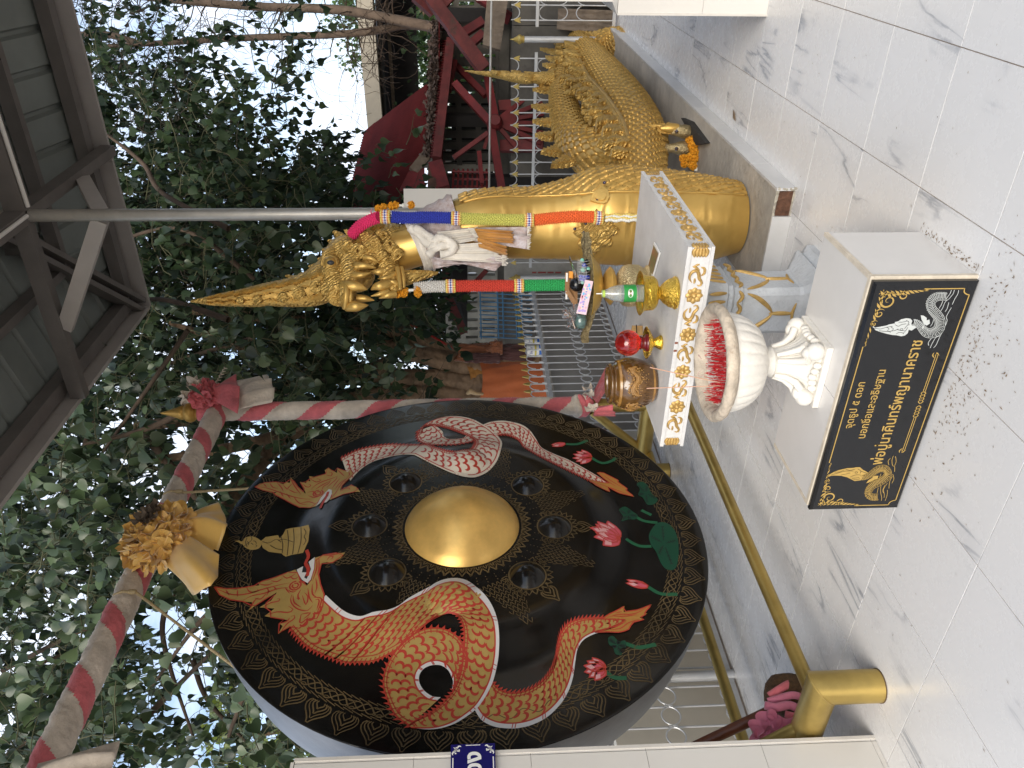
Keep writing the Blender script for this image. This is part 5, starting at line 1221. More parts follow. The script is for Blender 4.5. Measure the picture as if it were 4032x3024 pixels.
for i, p in enumerate(spn):
    t = i/33; w_ = .010+.085*math.sin(PI*t)**.9; p = V3(p)
    rows.append([p+FWD0*(w_*q)+Vector((0,0,.014*noise.noise(Vector((t*16,q*3,2)))+.030*(1-q*q)-.022)) for q in [x/5-1 for x in range(11)]])
b.sheet(rows); b.build('brocade', BROC, bw, angle=180, fix=False)
NET = M('thin_clear_film', (.88,.88,.90), .12, trans=.92, ior=1.15)
BLUE = M('blue_glass_marble', (.03,.06,.50), .08, coat=1); MINT = M('mint_glass_marble', (.18,.52,.42), .08, coat=1); BLK = M('black_plastic', (.008,.008,.009), .2)
mb = thing('marble_bag', 'net bag of blue, mint and black glass marbles on the gold tray', 'bag', Zt(1120,440,-.03))
for x, y, d, r, mt in ((1110,375,-.04,30,BLK),(1085,345,-.05,24,MINT),(1105,400,-.07,26,BLUE),(1140,360,-.03,30,BLK),(1095,450,-.08,28,MINT),(1150,440,-.06,24,MINT),(1080,470,-.05,26,BLK),(1140,480,-.06,34,BLK),(1070,520,-.07,22,BLUE),(1100,525,-.08,24,BLUE),(1130,525,-.08,24,BLUE),(1085,560,-.07,22,BLUE),(1150,530,-.07,22,BLUE),(1115,560,-.08,24,BLUE),(1070,550,-.06,20,BLUE),(1090,585,-.07,22,MINT),(1120,410,-.05,20,BLUE),(1130,420,-.03,24,BLUE)):
    b = MB(); b.ball(Zt(x,y,d), r*.3617*k_, 16, 10); b.build('marble', mt, mb, angle=180)
b = MB(); 
for q in range(9):
    a = q/8; p = [Zt(1040+60*a,330+30*a,-.06), Zt(1075+90*a-45,420,-.10), Zt(1080+95*a-45,500,-.105), Zt(1085+70*a-35,600,-.09)]
    b.tube([V3(v) for v in smooth_path(p,14)], .0006, 3)
for q in range(8):
    y = 350+30*q; b.tube([Zt(1045,y,-.08),Zt(1105,y+12,-.112),Zt(1165,y,-.09)], .0006, 3)
b.build('net', WHITE_PAINT, mb)
b = MB(); rg = random.Random(3)
rows = [[Zt(940+14*i+10*rg.random(), 320+38*i+q*16, -.06-.02*math.sin(q)+.01*rg.random()) for q in range(-2,4)] for i in range(6)]
b.sheet(rows); b.build('bag_neck', NET, mb, fix=False)
ORG = M('orange_print', (.75,.30,.04), .5)
cb = thing('toy_box', 'small brown open box with orange card and white edge on the gold tray', 'box', Zt(960,650,.05))
b = MB(); P0, P1, P2, P3 = Zt(925,480,.05), Zt(920,680,.03), Zt(1010,820,.04), Zt(1010,500,.06)
CARD = M('brown_card', (.33,.17,.07), .7, var=.3, vscale=30)
for A_, B_ in ((P0,P1),(P1,P2),(P2,P3),(P3,P0)): b.bar(A_, B_, .004, .02)
b.add([P0,P1,P2,P3], [(0,1,2,3)]); b.add([P0-FWD0*-.06,P1-FWD0*-.06,P2-FWD0*-.06,P3-FWD0*-.06],[(0,1,2,3)]); b.build('box_body', CARD, cb, smooth=False)
b = MB(); b.bar(Zt(918,485,.045), Zt(912,770,.03), .004, .008); b.build('box_edge', WHITE_PAINT, cb, smooth=False)
b = MB(); b.bar(Zt(945,500,.03), Zt(985,505,.02), .03, .003); b.build('orange_card', ORG, cb, smooth=False)
bk = thing('black_ball', 'shiny black ball under clear film behind the marbles', 'ball', Zt(1025,610,0)); b = MB(); b.ball(Zt(1025,608,-.01), 80*.3617*k_, 24, 14); b.build('ball_body', BLK, bk, angle=180)
pk = thing('toy_packet', 'clear toy packet with a pink, blue and white spotted header card on the gold tray', 'packet', Zt(1100,750,-.08))
HC = [Zt(1118,558,-.10),Zt(1205,575,-.11),Zt(1128,940,-.12),Zt(1020,922,-.11)]
PKC = M('pale_pink_card', (.72,.52,.58), .45); SP = [M('spot_blue', (.16,.45,.72), .5), M('spot_mauve', (.42,.30,.62), .5), M('spot_cream', (.75,.68,.48), .5), M('spot_rose', (.75,.36,.45), .5)]
hn = (HC[1]-HC[0]).cross(HC[3]-HC[0]).normalized(); hn = hn if hn.dot(CAM-HC[0]) > 0 else -hn
b = MB(); b.add([p-hn*.001 for p in HC]+[p+hn*.0005 for p in HC], [(3,2,1,0),(4,5,6,7),(0,1,5,4),(1,2,6,5),(2,3,7,6),(3,0,4,7)]); b.build('header_card', PKC, pk, smooth=False)
hcp = lambda s, t, d=.0012: HC[0].lerp(HC[3], s).lerp(HC[1].lerp(HC[2], s), t)+hn*d
b = MB(); rg = random.Random(8)
for k in range(26):
    b.cur = k % 4; s, t, r = rg.uniform(.06,.94), rg.uniform(.1,.9), rg.uniform(.03,.055)
    b.add([hcp(s+r*.9*math.cos(q*PI/6), t+r*3.0*math.sin(q*PI/6), .0009+.00004*k) for q in range(12)], [tuple(range(12))])
b.build('card_spots', SP, pk, smooth=False, fix=False)
b = MB(); b.cur = 0
for k in range(9): b.add([hcp(.16+k*.075+e, .5+f, .003) for e, f in ((0,.07),(.05,.07),(.045,-.09),(.008,-.09))], [(0,1,2,3)])
b.build('card_print', M('card_print_blue', (.25,.30,.6), .5), pk, smooth=False, fix=False)
b = MB(); b.add([hcp(.46+e,.16+f,.0033) for e, f in ((0,.10),(.07,.06),(.10,.10),(.07,-.02),(.02,-.02))], [(0,1,2,3,4)]); b.build('hang_slot', BLK, pk, smooth=False, fix=False)
gs = M('grey_green_stone', (.10,.17,.16), .18, var=.5, vscale=30, coat=.6)
sb = thing('stone_bag', 'grey green ribbed stone wrapped in clear film at the left end of the gold tray', 'bag', Zt(1060,1000,-.05))
b = MB(); b.lathe([(.001,-.03),(.022,-.027),(.034,-.016),(.036,0),(.032,.016),(.02,.026),(.001,.028)], Zt(1062,1000,-.06), 40, fn=lambda r,z,a: r*(1+.05*math.cos(14*a+60*z))); b.build('stone', gs, sb)
b = MB(); rg = random.Random(6); ctr = Zt(1010,960,-.06)
for k in range(7): ruffle(b, ctr+Vector((rg.gauss(0,.012),rg.gauss(0,.012),rg.gauss(.006,.012))), (rg.gauss(0,1),rg.gauss(-1,1),1), .035, 4, .5, rg, n=16, m_=4)
b.build('crumpled_film', NET, sb, angle=180, fix=False)
b = MB(); b.bar(Zt(965,965,-.08), Zt(1005,1088,-.09), .012, .002); b.build('paper_tag', M('kraft_tag',(.62,.48,.40),.7), sb, smooth=False)
# red crystal ball
c = on_table(*Z19(1948,1240)); rb = thing('crystal_ball', 'red glass ball resting on a dark red ring over a small gold pedestal dish', 'ball', c)
kk = (c-CAM).dot(FWD0)/3093*.3617
b = MB(); b.lathe([(.030,.0005),(.031,.006),(.024,.018),(.019,.026),(.017,.033)], c, 32); b.build('dish_foot', GOLD_BRIGHT, rb)
b = MB(); b.lathe([(.017,.0335),(.03,.040),(.052,.052),(.063,.060),(.067,.063),(.064,.066),(.05,.057),(.001,.050)], c, 56, caps=False, fn=lambda r,z,a: r*(1+.02*abs(math.cos(20*a))*(r>.05))); b.build('dish', EMB, rb, angle=60)
REDW = M('dark_red_lacquer', (.13,.006,.010), .3, coat=.3); REDG = M('red_glass', (.78,.035,.03), .03, trans=.85, ior=1.5, var=.5, vscale=18, coat=.5)
b = MB(); b.lathe([(.030,.0535),(.036,.056),(.036,.066),(.034,.068),(.030,.0685),(.026,.071),(.026,.086),(.029,.088),(.028,.090),(.02,.088),(.018,.06)], c, 40); b.build('ring_stand', REDW, rb, angle=60)
b = MB(); b.ball(c+Vector((0,0,.141)), .0545, 40, 24); b.build('glass_ball', REDG, rb, angle=180)
c2 = on_table(*Z19(1745,1110)); wb = thing('bamboo_bundle', 'small bundle of pale bamboo slips behind the red glass ball', 'bundle', c2)
b = MB()
for k in range(11): x = -.02+.004*k; b.tube([c2+RIGHT0*x+Vector((0,0,.001)), c2+RIGHT0*(x*1.1)+Vector((0,0,.055-.01*abs(x)*50*.5))], .0024, 6)
b.build('slips', M('bamboo_slips',(.46,.30,.12),.5,var=.3,vscale=40), wb); b = MB(); b.tube([c2+RIGHT0*(.026*math.cos(q*PI/8))+FWD0*(.006*math.sin(q*PI/8))+Vector((0,0,.03)) for q in range(16)], .0022, 5, closed=True); b.build('tie', BLK, wb)
# glazed brown jar
c = on_table(2578,1507); jr = thing('glazed_jar', 'squat glazed brown jar with raised serpent relief on the altar table corner', 'jar', c)
GLZ = M('brown_salt_glaze', (.145,.068,.016), .14, var=.45, vscale=10, coat=.7, bump=.12, bscale=30, rvar=.06); RELF = M('ochre_relief_glaze', (.36,.185,.045), .2, var=.3, vscale=30, coat=.5)
kj = (c-CAM).dot(FWD0)/3093*.42194
jp = [(.072,.0005),(.078,.004),(.086,.02),(.098,.045),(.110,.08),(.1145,.11),(.111,.14),(.100,.163),(.088,.176),(.080,.182),(.080,.188),(.088,.193),(.089,.200),(.084,.206),(.074,.207),(.068,.202),(.066,.19),(.07,.17),(.08,.14),(.001,.13)]
b = MB(); b.lathe(jp, c, 72, caps=False); b.build('jar_body', GLZ, jr, angle=180)
def onjar(a, z, d=0):
    r = np.interp(z, [p[1] for p in jp[:10]], [p[0] for p in jp[:10]])+d; return Vector((c.x+r*math.cos(a), c.y+r*math.sin(a), c.z+z))
a0_ = math.atan2(CAM.y-c.y, CAM.x-c.x)
b = MB(); rg = random.Random(11)
def jar_serpent(ac):
    sp = [(ac-.60,.095),(ac-.42,.118),(ac-.22,.112),(ac-.05,.096),(ac+.14,.098),(ac+.28,.115),(ac+.42,.116),(ac+.5,.105)]
    P = even(smooth_path(sp, 60), 40); b.tube([onjar(a,z,.0002) for a, z in P], [.002+.0025*math.sin(PI*(.1+.8*i/39)) for i in range(40)], 8)
    for i, (a, z) in enumerate(P):
        for s_ in (1,-1):
            if rg.random() < .8: ruffl = onjar(a+rg.gauss(0,.02), z+s_*rg.uniform(.012,.022), .001); b.ball(ruffl, rg.uniform(.0025,.0045), 6, 4)
            for e in (-.6,0,.6): b.ball(onjar(a, z+.010*e+.001*s_, .006*(1-abs(e)*.7)), .0035, 5, 4)
    for k in range(150): b.ball(onjar(ac+rg.uniform(-.55,.5), rg.gauss(.108,.018), .0006), rg.uniform(.0015,.0035), 5, 3)
jar_serpent(a0_+.12); jar_serpent(a0_-1.35); b.build('serpent_relief', RELF, jr, angle=180)
b = MB()
for k in range(26):
    a = a0_+.1-k*.11
    b.tube([onjar(a+.03*math.cos(t),.045+.014*math.sin(t*1.3)+.01*(k%2),.0005) for t in [x*.5 for x in range(9)]], .0009, 4)
b.build('incised_scrolls', M('dark_glaze_line',(.05,.022,.008),.3), jr)
b = MB(); b.lathe([(.0805,.0135),(.0845,.014),(.0875,.023),(.0835,.0235)], c, 60, caps=False); b.lathe([(.1005,.163),(.1045,.160),(.1005,.169),(.094,.171)], c, 60, caps=False); b.build('ochre_bands', RELF, jr)
# framed card lying on the table
q = [on_table(*Z19(*p)) for p in ((1885,150),(1945,262),(1872,520),(1800,470))]
cdn = thing('picture_card', 'small green and brown picture card lying on the altar table behind the gold bowl', 'card', (q[0]+q[2])/2)
ctr = sum(q, Vector())/4; b = MB(); up = Vector((0,0,1)); b.add([p+up*.0015 for p in q]+[p+up*.008 for p in q], [(3,2,1,0),(4,5,6,7),(0,1,5,4),(1,2,6,5),(2,3,7,6),(3,0,4,7)]); b.build('card_edge', WHITE_PAINT, cdn, smooth=False)
b = MB(); b.add([ctr+(p-ctr)*.86+up*.0085 for p in q], [(0,1,2,3)]); b.build('card_picture', M('printed_picture',(.16,.20,.07),.3,col2=(.36,.16,.09),vscale=25), cdn, smooth=False, fix=False)
b = MB()
for x, y in ((2440+.3,1288),(2648,1365)): pass
for (x, y) in (Z19(2065,1245), Z19(2068,1330)): p = ony(x, y, TY-TH-.0006); b.box(p.x-.005,p.x+.004,TY-TH-.0008,TY-TH-.0002,TZ-.013,TZ-.0005)
b.build('rust_spot', STAINR, tb, smooth=False)
# ------------------------------------------------------------------ the golden serpent statue
ng = thing('serpent_statue', 'golden crowned serpent statue with reared smooth neck and scaled coils on the low platform', 'statue', (-1.10,-.36,.095))
Q0 = 4.2
def N1(x, y, d=0): return ond(700+.4747*x, 700+.4747*y, Q0+d)      # head measurements
PXM = .4747*Q0/FPX
def remesh(b, vox, name, mt, parent, disp=0.0, dsc=30.0, seed=0, sm=2, groove=None):
    me = b.mesh('tmp', mt, smooth=False); o = bpy.data.objects.new('tmp', me); C.objects.link(o)
    md = o.modifiers.new('r', 'REMESH'); md.mode = 'VOXEL'; md.voxel_size = vox
    if sm: s_ = o.modifiers.new('s', 'SMOOTH'); s_.iterations = sm; s_.factor = .5
    dg = bpy.context.evaluated_depsgraph_get(); e = bpy.data.meshes.new_from_object(o.evaluated_get(dg))
    bpy.data.objects.remove(o); bpy.data.meshes.remove(me)
    if disp:
        e.update(); nv = len(e.vertices); co = np.empty(nv*3); no = np.empty(nv*3); e.vertices.foreach_get('co', co); e.vertices.foreach_get('normal', no); co = co.reshape(-1,3); no = no.reshape(-1,3)
        d = np.array([groove(Vector(p)) if groove else noise.noise(Vector(p)*dsc) for p in co]); co = co+no*(d*disp)[:,None]; e.vertices.foreach_set('co', co.ravel())
    e.materials.clear(); e.materials.append(mt); e.polygons.foreach_set('use_smooth', [True]*len(e.polygons)); e.update(); e.name = name
    return link(name, e, parent)
def relief(S_, N_, amp):
    """height of overlapping pointed scales: S_ along in scale lengths, N_ across in scale widths"""
    h = np.zeros_like(S_)
    for back in (0, 1):
        i = np.floor(S_)-back; u = (S_-i)/2; off = np.where(np.mod(i, 2) == 0, 0.0, .5); v = N_-off; v = np.abs(v-np.round(v))
        wd = .5*np.clip(1-np.clip((u-.30)/.70, 0, 1)**1.8, 0, 1); ins = v <= wd
        rib = 1-.22*np.clip(v/.5, 0, 1)**2; h = np.maximum(h, np.where(ins, (.12+.88*u**1.1)*rib, 0))
    return h*amp
def scaled_tube(path, rad, Ls, n_ar, amp, nA, up=None, flip=1, ang=None, dx=.0062):
    """a tube whose skin is carved with scales; ang: per-point (a0, a1) for an open strip"""
    P0 = [np.array(p, float)[:3] for p in path]; ln = sum(np.linalg.norm(q-p) for p, q in zip(P0, P0[1:])); nS = int(ln/dx)
    full = [np.r_[p, r] for p, r in zip(P0, rad)]; full = even(smooth_path(full, nS*2), nS); P = [V3(p) for p in full]; R_ = [p[3] for p in full]; rows = []; u = None; acc = 0
    for i in range(nS):
        t = (P[min(i+1,nS-1)]-P[max(i-1,0)]).normalized()
        if i: acc += (P[i]-P[i-1]).length
        u = ((Vector(up)-t*Vector(up).dot(t)).normalized() if up is not None else frame_along(t)[0]) if u is None else (u-t*u.dot(t)).normalized(); v = t.cross(u)
        if ang is None: A = np.arange(nA)*2*PI/nA
        else: a0, a1 = ang(P[i]); A = np.linspace(a0, a1, nA)
        s_ = np.full(nA, (acc if flip > 0 else ln-acc)/Ls); r = R_[i]+relief(s_, A/(2*PI)*n_ar, amp)
        uu, vv, pp = np.array(u), np.array(v), np.array(P[i]); rows.append(pp+np.outer(np.cos(A)*r, uu)+np.outer(np.sin(A)*r, vv))
    b = MB(); b.v = [tuple(x) for row in rows for x in row.tolist()]; nc = nA
    for i in range(nS-1):
        for k in range(nc if ang is None else nc-1): l = (k+1) % nc; b.f.append((i*nc+k, i*nc+l, (i+1)*nc+l, (i+1)*nc+k))
    if ang is None: b.f += [tuple(range(nc-1,-1,-1)), tuple((nS-1)*nc+k for k in range(nc))]
    b.mi = [0]*len(b.f); return b
def flame(b, base, tip, wd, nrm, th=.03, curl=.18, lobes=3):
    """a carved flame plate from base to tip"""
    base, tip = Vector(base), Vector(tip); d = tip-base; L_ = d.length; d.normalize(); n = Vector(nrm); n = (n-d*n.dot(d)).normalized(); s_ = n.cross(d)
    out = [(-.62,0),(-.72,.14),(-.48,.26),(-.68,.34),(-.40,.44),(-.56,.56),(-.26,.64),(-.36,.78),(-.10,.86),(.14,1.0),(.10,.86),(.26,.80),(.20,.68),(.44,.60),(.32,.50),(.58,.40),(.44,.30),(.68,.16),(.62,0)]
    f = lambda a, c, z: base+s_*(a*wd+curl*wd*math.sin(c*3.2))+d*(c*L_)+n*z
    b.prism(out, lambda a, c, z: f(a, c, z), -th/2, th/2)
    for k in (1,-1):
        for q in (.72,.42): 
            o2 = [(a*q,.04+c*q*.95) for a, c in out]; b.prism(o2, lambda a, c, z: f(a, c, z), k*th/2, k*(th/2+.007*(1.5-q)))
# neck: smooth belly in front, scales behind
zpx = lambda X: ond(X, 1512, Q0).z
nk = [(.885,.10,.190),(.880,.25,.222),(.884,.40,.240),(.892,.60,.256),(.898,.74,.262),(.897,.87,.252),(.880,1.01,.214),(.862,1.21,.187),(.858,1.38,.184),(.852,1.50,.176),(.832,1.62,.160),(.795,1.74,.142),(.745,1.87,.124),(.720,1.96,.125)]
dq = [0,0,0,0,0,0,-.0,-.0,-.01,-.02,-.02,-.02,-.01,.0]
sp = smooth_path([(u,z,r,d) for (u,z,r),d in zip(nk,dq)], 150)
ridg = [.19,.33,.47,.60,.735,.865,.99,1.115,1.24,1.36]
rows = []
A_MID = math.radians(155)
BA = lambda z: math.radians(float(np.interp(z, [.1,.25,.4,.74,.87,1.01,1.21,1.38], [65,67,70,75,74,66,55,53])))
for i, (u,z,r,d) in enumerate(sp):
    row = []
    for k in range(96):
        a = 2*PI*k/96                     # 0 = picture right, 90 = towards the camera
        da = abs(((a-A_MID+PI) % (2*PI))-PI); zz = z+.02*math.cos(da)*0
        belly = (a > BA(z) and a < math.radians(248)); rr = r
        if belly:
            w_ = .010*math.sin(a*5+z*9)
            g = min(abs(z+w_-q) for q in ridg); rr = r*(1+.0) + .005*(1-math.exp(-(g/.009)**2)) + .003*noise.noise(Vector((a*1.5,z*4,1))) - .003
            g2 = [z+w_-q for q in ridg]; gq = min(g2, key=abs)
            if 0 < gq < .03: rr += .006*(1-gq/.03)
        else: rr = r*.965
        row.append(VP(Q0+d-math.sin(a)*rr, u+math.cos(a)*rr, 0, z))
    rows.append(row)
GOLD_SMOOTH = M('smooth_gold_paint', (.66,.42,.115), .34, .55, var=.16, vscale=3.5, bump=.03, bscale=12, rvar=.07, stain=((.30,.155,.05), 5, .68, .45))
b = MB(); b.sheet(rows, closed=True); b.f.append(tuple(149*96+k for k in range(96))); b.mi.append(0); neck = b.build('reared_neck', GOLD_SMOOTH, ng, angle=60, fix=False)
# back scales on the neck
path = [VP(Q0+d, u, 0, z) for u,z,r,d in sp[:112]]; rad = [r*.972 for u,z,r,d in sp[:112]]
b = scaled_tube(path, rad, .042, 36, .015, 190, up=RIGHT0, flip=-1, ang=lambda p: (-BA(p.z), math.radians(112)), dx=.0058)
b.build('scaled_back', GOLD_SCALE, ng, angle=28, fix=False)
# cord along the belly border
for q_ in (0, 1):
    A_ = (lambda z: BA(z)) if q_ == 0 else (lambda z: math.radians(-112))
    b = MB(); b.tube([VP(Q0+d,u,0,z)+(RIGHT0*math.cos(A_(z))-FWD0*math.sin(A_(z)))*(r+.0005) for u,z,r,d in sp[2:112]], .0065, 8, up=RIGHT0); b.build('border_cord', GOLD, ng, angle=180)
# head and crown as one carved body
b = MB()
def hb(x, y, d, r, sc=(1,1,1)): b.ball(N1(x,y,d), r*PXM, 20, 12, sc)
def ht(pts, n=16): 
    Pq = smooth_path([(p[0],p[1],p[2],p[3]) for p in pts], max(12, len(pts)*7)); b.tube([N1(p[0],p[1],p[2]) for p in Pq], [max(.002, p[3]*PXM) for p in Pq], n)
hb(1420,680,0,205); hb(1560,600,.05,190); hb(1680,560,.03,185); hb(1480,800,-.06,150); hb(1330,820,-.04,165); hb(1790,570,.0,190)
ht([(1300,800,-.02,165),(1150,905,-.03,152),(980,945,-.03,126),(850,960,-.03,108),(740,968,-.03,94),(640,985,-.03,86),(540,996,-.03,74),(440,1004,-.03,62),(340,1014,-.03,50),(240,1020,-.03,34),(170,1022,-.03,20),(105,1026,-.03,7)])
ht([(1330,800,-.05,150),(1340,900,-.14,130),(1350,985,-.20,105)]); ht([(1390,885,-.22,52),(1398,960,-.25,56),(1402,1060,-.22,50)])
ht([(1450,700,-.10,110),(1440,830,-.17,90),(1430,900,-.20,70)]); hb(1395,985,-.17,85)
ht([(1720,600,-.02,120),(1735,720,-.10,95),(1760,830,-.17,78),(1790,920,-.21,58),(1815,960,-.22,46)])
ht([(1790,800,-.12,80),(1870,830,-.15,66),(1960,818,-.15,52),(2040,805,-.14,38),(2110,795,-.13,24),(2168,784,-.12,5)])
ht([(1240,720,-.12,55),(1260,640,-.10,60),(1330,600,-.06,60)]); ht([(1180,790,-.10,40),(1260,770,-.16,62),(1340,770,-.15,50)])   # brow
for bx,by,tx,ty,r in ((1480,560,1300,455,44),(1420,580,1255,525,40),(1370,620,1205,597,38),(1330,650,1170,675,40),(1290,700,1095,735,34),(1230,780,1010,800,30),(1100,860,900,812,26),(950,900,760,868,22),(820,920,600,905,20),(700,940,440,950,18)):
    ht([(bx,by,.02,r*1.3),((bx+tx)/2,(by+ty)/2+10,.02,r),(tx+10,ty+4,.02,r*.55),(tx-4,ty+12,.02,r*.3)], 10)
for k,(x,y) in enumerate(((1560,480),(1650,430),(1750,420),(1840,440),(1880,520),(1890,620))): ht([(x-60,y+60,-.05,50),(x,y,-.03,34),(x+25,y-20,-.02,18)], 10)
# carved curls on cheek and jaw
rg = random.Random(31)
for x,y,d,R_,turn in ((1500,600,-.165,70,1.6),(1620,560,-.155,80,1.5),(1700,480,-.12,60,1.4),(1610,690,-.17,60,-1.4),(1760,560,-.15,60,1.3),(1560,470,-.10,60,-1.5),(1420,560,-.13,55,1.5),(1820,640,-.15,55,-1.3),(1700,640,-.17,45,1.5),(1150,900,-.16,60,1.4),(1000,950,-.15,55,1.4),(870,985,-.13,45,1.4),(1240,930,-.19,60,-1.4),(1300,1010,-.20,45,1.4),(660,1005,-.11,35,1.4),(520,1010,-.10,30,1.4)):
    ht([(x+R_*(1-k/11)*math.cos(k*turn*.9)*1.0, y+R_*(1-k/11)*math.sin(k*turn*.9), d-.004*k/3, 13) for k in range(10)], 6)
for y0 in range(0, 5):
    ht([(1500+y0*34,430+y0*12,-.10-.012*y0,14),(1540+y0*34,520+y0*6,-.145-.004*y0,14),(1560+y0*34,610+y0*4,-.16,14),(1540+y0*30,700,-.17,12)], 6)
def groove(p):
    q = p*24; w_ = noise.noise(p*9)*4+noise.noise(p*22)*1.4
    return abs(math.sin((p.z*1.0+p.x*.6-p.y*.5)*95+w_*2.0))**.6-.6+.25*noise.noise(p*60)
remesh(b, .0043, 'crowned_head', GOLD_ORN, ng, disp=.0030, groove=groove, sm=1)
# carved flame tongues over the crown, brow and mane
CR = [(1300,800,165),(1150,905,152),(980,945,126),(850,960,108),(740,968,94),(640,985,86),(540,996,74),(440,1004,62),(340,1014,50),(240,1020,34)]
b = MB()
def crest_pt(x, f, out=0):
    xs = [c[0] for c in CR][::-1]; yc = np.interp(x, xs, [c[1] for c in CR][::-1]); r = np.interp(x, xs, [c[2] for c in CR][::-1])*1.0; return N1(x, yc+r*f, -.025-math.sqrt(max(.02,1-f*f))*r*PXM-out), (-FWD0*math.sqrt(max(.02,1-f*f))-RIGHT0*f).normalized(), r*PXM
x = 1270; k = 0
while x > 290:
    n = 4 if x > 700 else 3
    for j in range(n):
        f = -.78+1.56*(j+(.5 if k % 2 else .25))/n
        if f > .9: continue
        p, nn, r = crest_pt(x, f, .002); q, n2, r2 = crest_pt(x-(125 if x > 600 else 85), f*.96, .024); flame(b, p, q, r*.36, nn, .018, .16)
    x -= 74 if x > 700 else 52; k += 1
for x0,y0,x1,y1,w_ in ((1470,470,1380,430,.05),(1540,450,1460,395,.05),(1620,430,1540,370,.05),(1700,420,1640,360,.05),(1790,430,1740,365,.05),(1500,560,1400,520,.055),(1580,540,1490,470,.05),(1660,530,1590,450,.05),(1740,520,1680,440,.05),(1820,520,1780,440,.05),(1530,650,1430,610,.05),(1620,630,1540,560,.05),(1700,620,1640,545,.05),(1780,610,1735,540,.05),(1850,610,1820,530,.045),(1660,700,1600,640,.04),(1740,690,1690,630,.04),(1810,690,1780,625,.04)):
    cx, cy, R_ = 1640, 580, 235
    def sp_(x, y, o): d = math.hypot(x-cx, (y-cy)*1.15)/R_; return N1(x, y, .03-math.sqrt(max(.05,1-d*d))*R_*PXM-o)
    nn = (-FWD0*1.0+RIGHT0*(-(y0-cy)/R_)*.8+Vector((0,0,-(x0-cx)/R_*.8))).normalized(); flame(b, sp_(x0,y0,.002), sp_(x1,y1,.020), w_*.72, nn, .016, .25)
tag(b.build('carved_flames', GOLD, ng, angle=30), kind='stuff')
b = MB()
for pts in (((1370,905,-.235,50),(1450,898,-.26,44),(1520,908,-.265,28),(1574,930,-.26,3)),((1405,1062,-.235,46),(1480,1066,-.26,42),(1540,1062,-.26,22),(1582,1056,-.25,3)),((1490,1000,-.20,34),(1560,1004,-.21,28),(1630,1016,-.21,3)),((1455,815,-.205,36),(1530,806,-.225,26),(1605,786,-.22,3)),((1480,735,-.19,38),(1560,730,-.205,28),(1645,748,-.20,3)),((1550,660,-.17,30),(1610,670,-.185,22),(1668,708,-.18,3)),
    ((1765,880,-.22,44),(1690,895,-.25,40),(1640,905,-.25,28),(1602,930,-.245,4)),((1800,960,-.23,36),(1740,975,-.25,26),(1668,1000,-.245,3)),((1750,940,-.24,26),(1680,962,-.255,20),(1600,982,-.25,3)),((1810,800,-.20,28),(1730,830,-.23,22),(1658,838,-.23,3)),((1740,770,-.17,36),(1670,780,-.19,30),(1590,776,-.19,4)),((1830,880,-.225,30),(1780,860,-.24,18),(1740,850,-.24,3))):
    f = MB(); Pq = smooth_path(pts, 16); f.tube([N1(*p[:3]) for p in Pq], [max(.001,p[3]*PXM) for p in Pq], 14); f.build('fang', GOLD, ng, angle=180)
b = MB(); Pq = smooth_path([(1365,885,-.235,22),(1392,890,-.262,24),(1398,980,-.285,24),(1385,1085,-.25,22)], 20); b.tube([N1(*p[:3]) for p in Pq], [p[3]*PXM for p in Pq], 10); Pq = smooth_path([(1420,880,-.24,18),(1432,980,-.27,18),(1425,1085,-.235,16)], 20); b.tube([N1(*p[:3]) for p in Pq], [p[3]*PXM for p in Pq], 10); b.build('upper_lip', GOLD, ng, angle=180)
b = MB(); Pq = smooth_path([(1820,740,-.20,18),(1835,830,-.235,20),(1845,930,-.26,18)], 20); b.tube([N1(*p[:3]) for p in Pq], [p[3]*PXM for p in Pq], 10); Pq = smooth_path([(1858,740,-.19,14),(1872,830,-.225,16),(1875,915,-.24,14)], 20); b.tube([N1(*p[:3]) for p in Pq], [p[3]*PXM for p in Pq], 10); b.build('lower_lip', GOLD, ng, angle=180)
b = MB(); b.ball(N1(1262,708,-.175), 52*PXM, 24, 14); eye = b.build('eye', GOLD, ng, angle=180)
b = MB(); b.ball(N1(1268,704,-.208), 24*PXM, 14, 8, (.8,.8,1.2)); b.build('pupil', M('dull_black_pupil',(.03,.032,.035),.5), eye, angle=180)
b = MB()
for r in (58, 70): b.tube([N1(1262+r*math.cos(q*PI/12), 708+r*.85*math.sin(q*PI/12), -.172+.02*(r-58)/12) for q in range(24)], .006, 8, closed=True)
b.build('eye_ring', GOLD, eye, angle=180)
# chest medallion and side leaf with dark blue stones
Z3 = lambda x, y: (1900+.4973*x, 400+.4973*y)
def chest(x, y, d=0):
    X, Y = Z3(x, y); p = ond(X, Y, Q0); u = (p-CAM).dot(RIGHT0); z = p.z; r = np.interp(z, [s_[1] for s_ in sp], [s_[2] for s_ in sp]); uc = np.interp(z, [s_[1] for s_ in sp], [s_[0] for s_ in sp])
    k = max(-1, min(1, (u-uc)/r)); return VP(Q0-math.sqrt(1-k*k)*(r+d*.7), u+k*d*.5, 0, z)
b = MB(); mc = (850,1085)
for ring, n, R_, s_ in ((0,8,105,40),(1,8,62,32),(2,5,28,22)):
    for k in range(n):
        a = 2*PI*(k+.5*ring)/n; x, y = mc[0]+R_*1.1*math.cos(a), mc[1]+R_*math.sin(a); d = Vector((chest(x,y,.02)-chest(*mc,.02))).normalized() if R_ else Vector((0,0,1))
        b.ball(chest(x,y,.012+.012*ring), s_*.00068, 12, 7, (1,1,1.25)); 
        p0, p1 = chest(mc[0]+R_*.6*math.cos(a), mc[1]+R_*.55*math.sin(a), .02+.01*ring), chest(mc[0]+(R_+62)*1.05*math.cos(a), mc[1]+(R_+55)*math.sin(a), .004+.012*ring)
        flame(b, p0, p1, .05, p0-VP(Q0,.87,0,p0.z), .018)
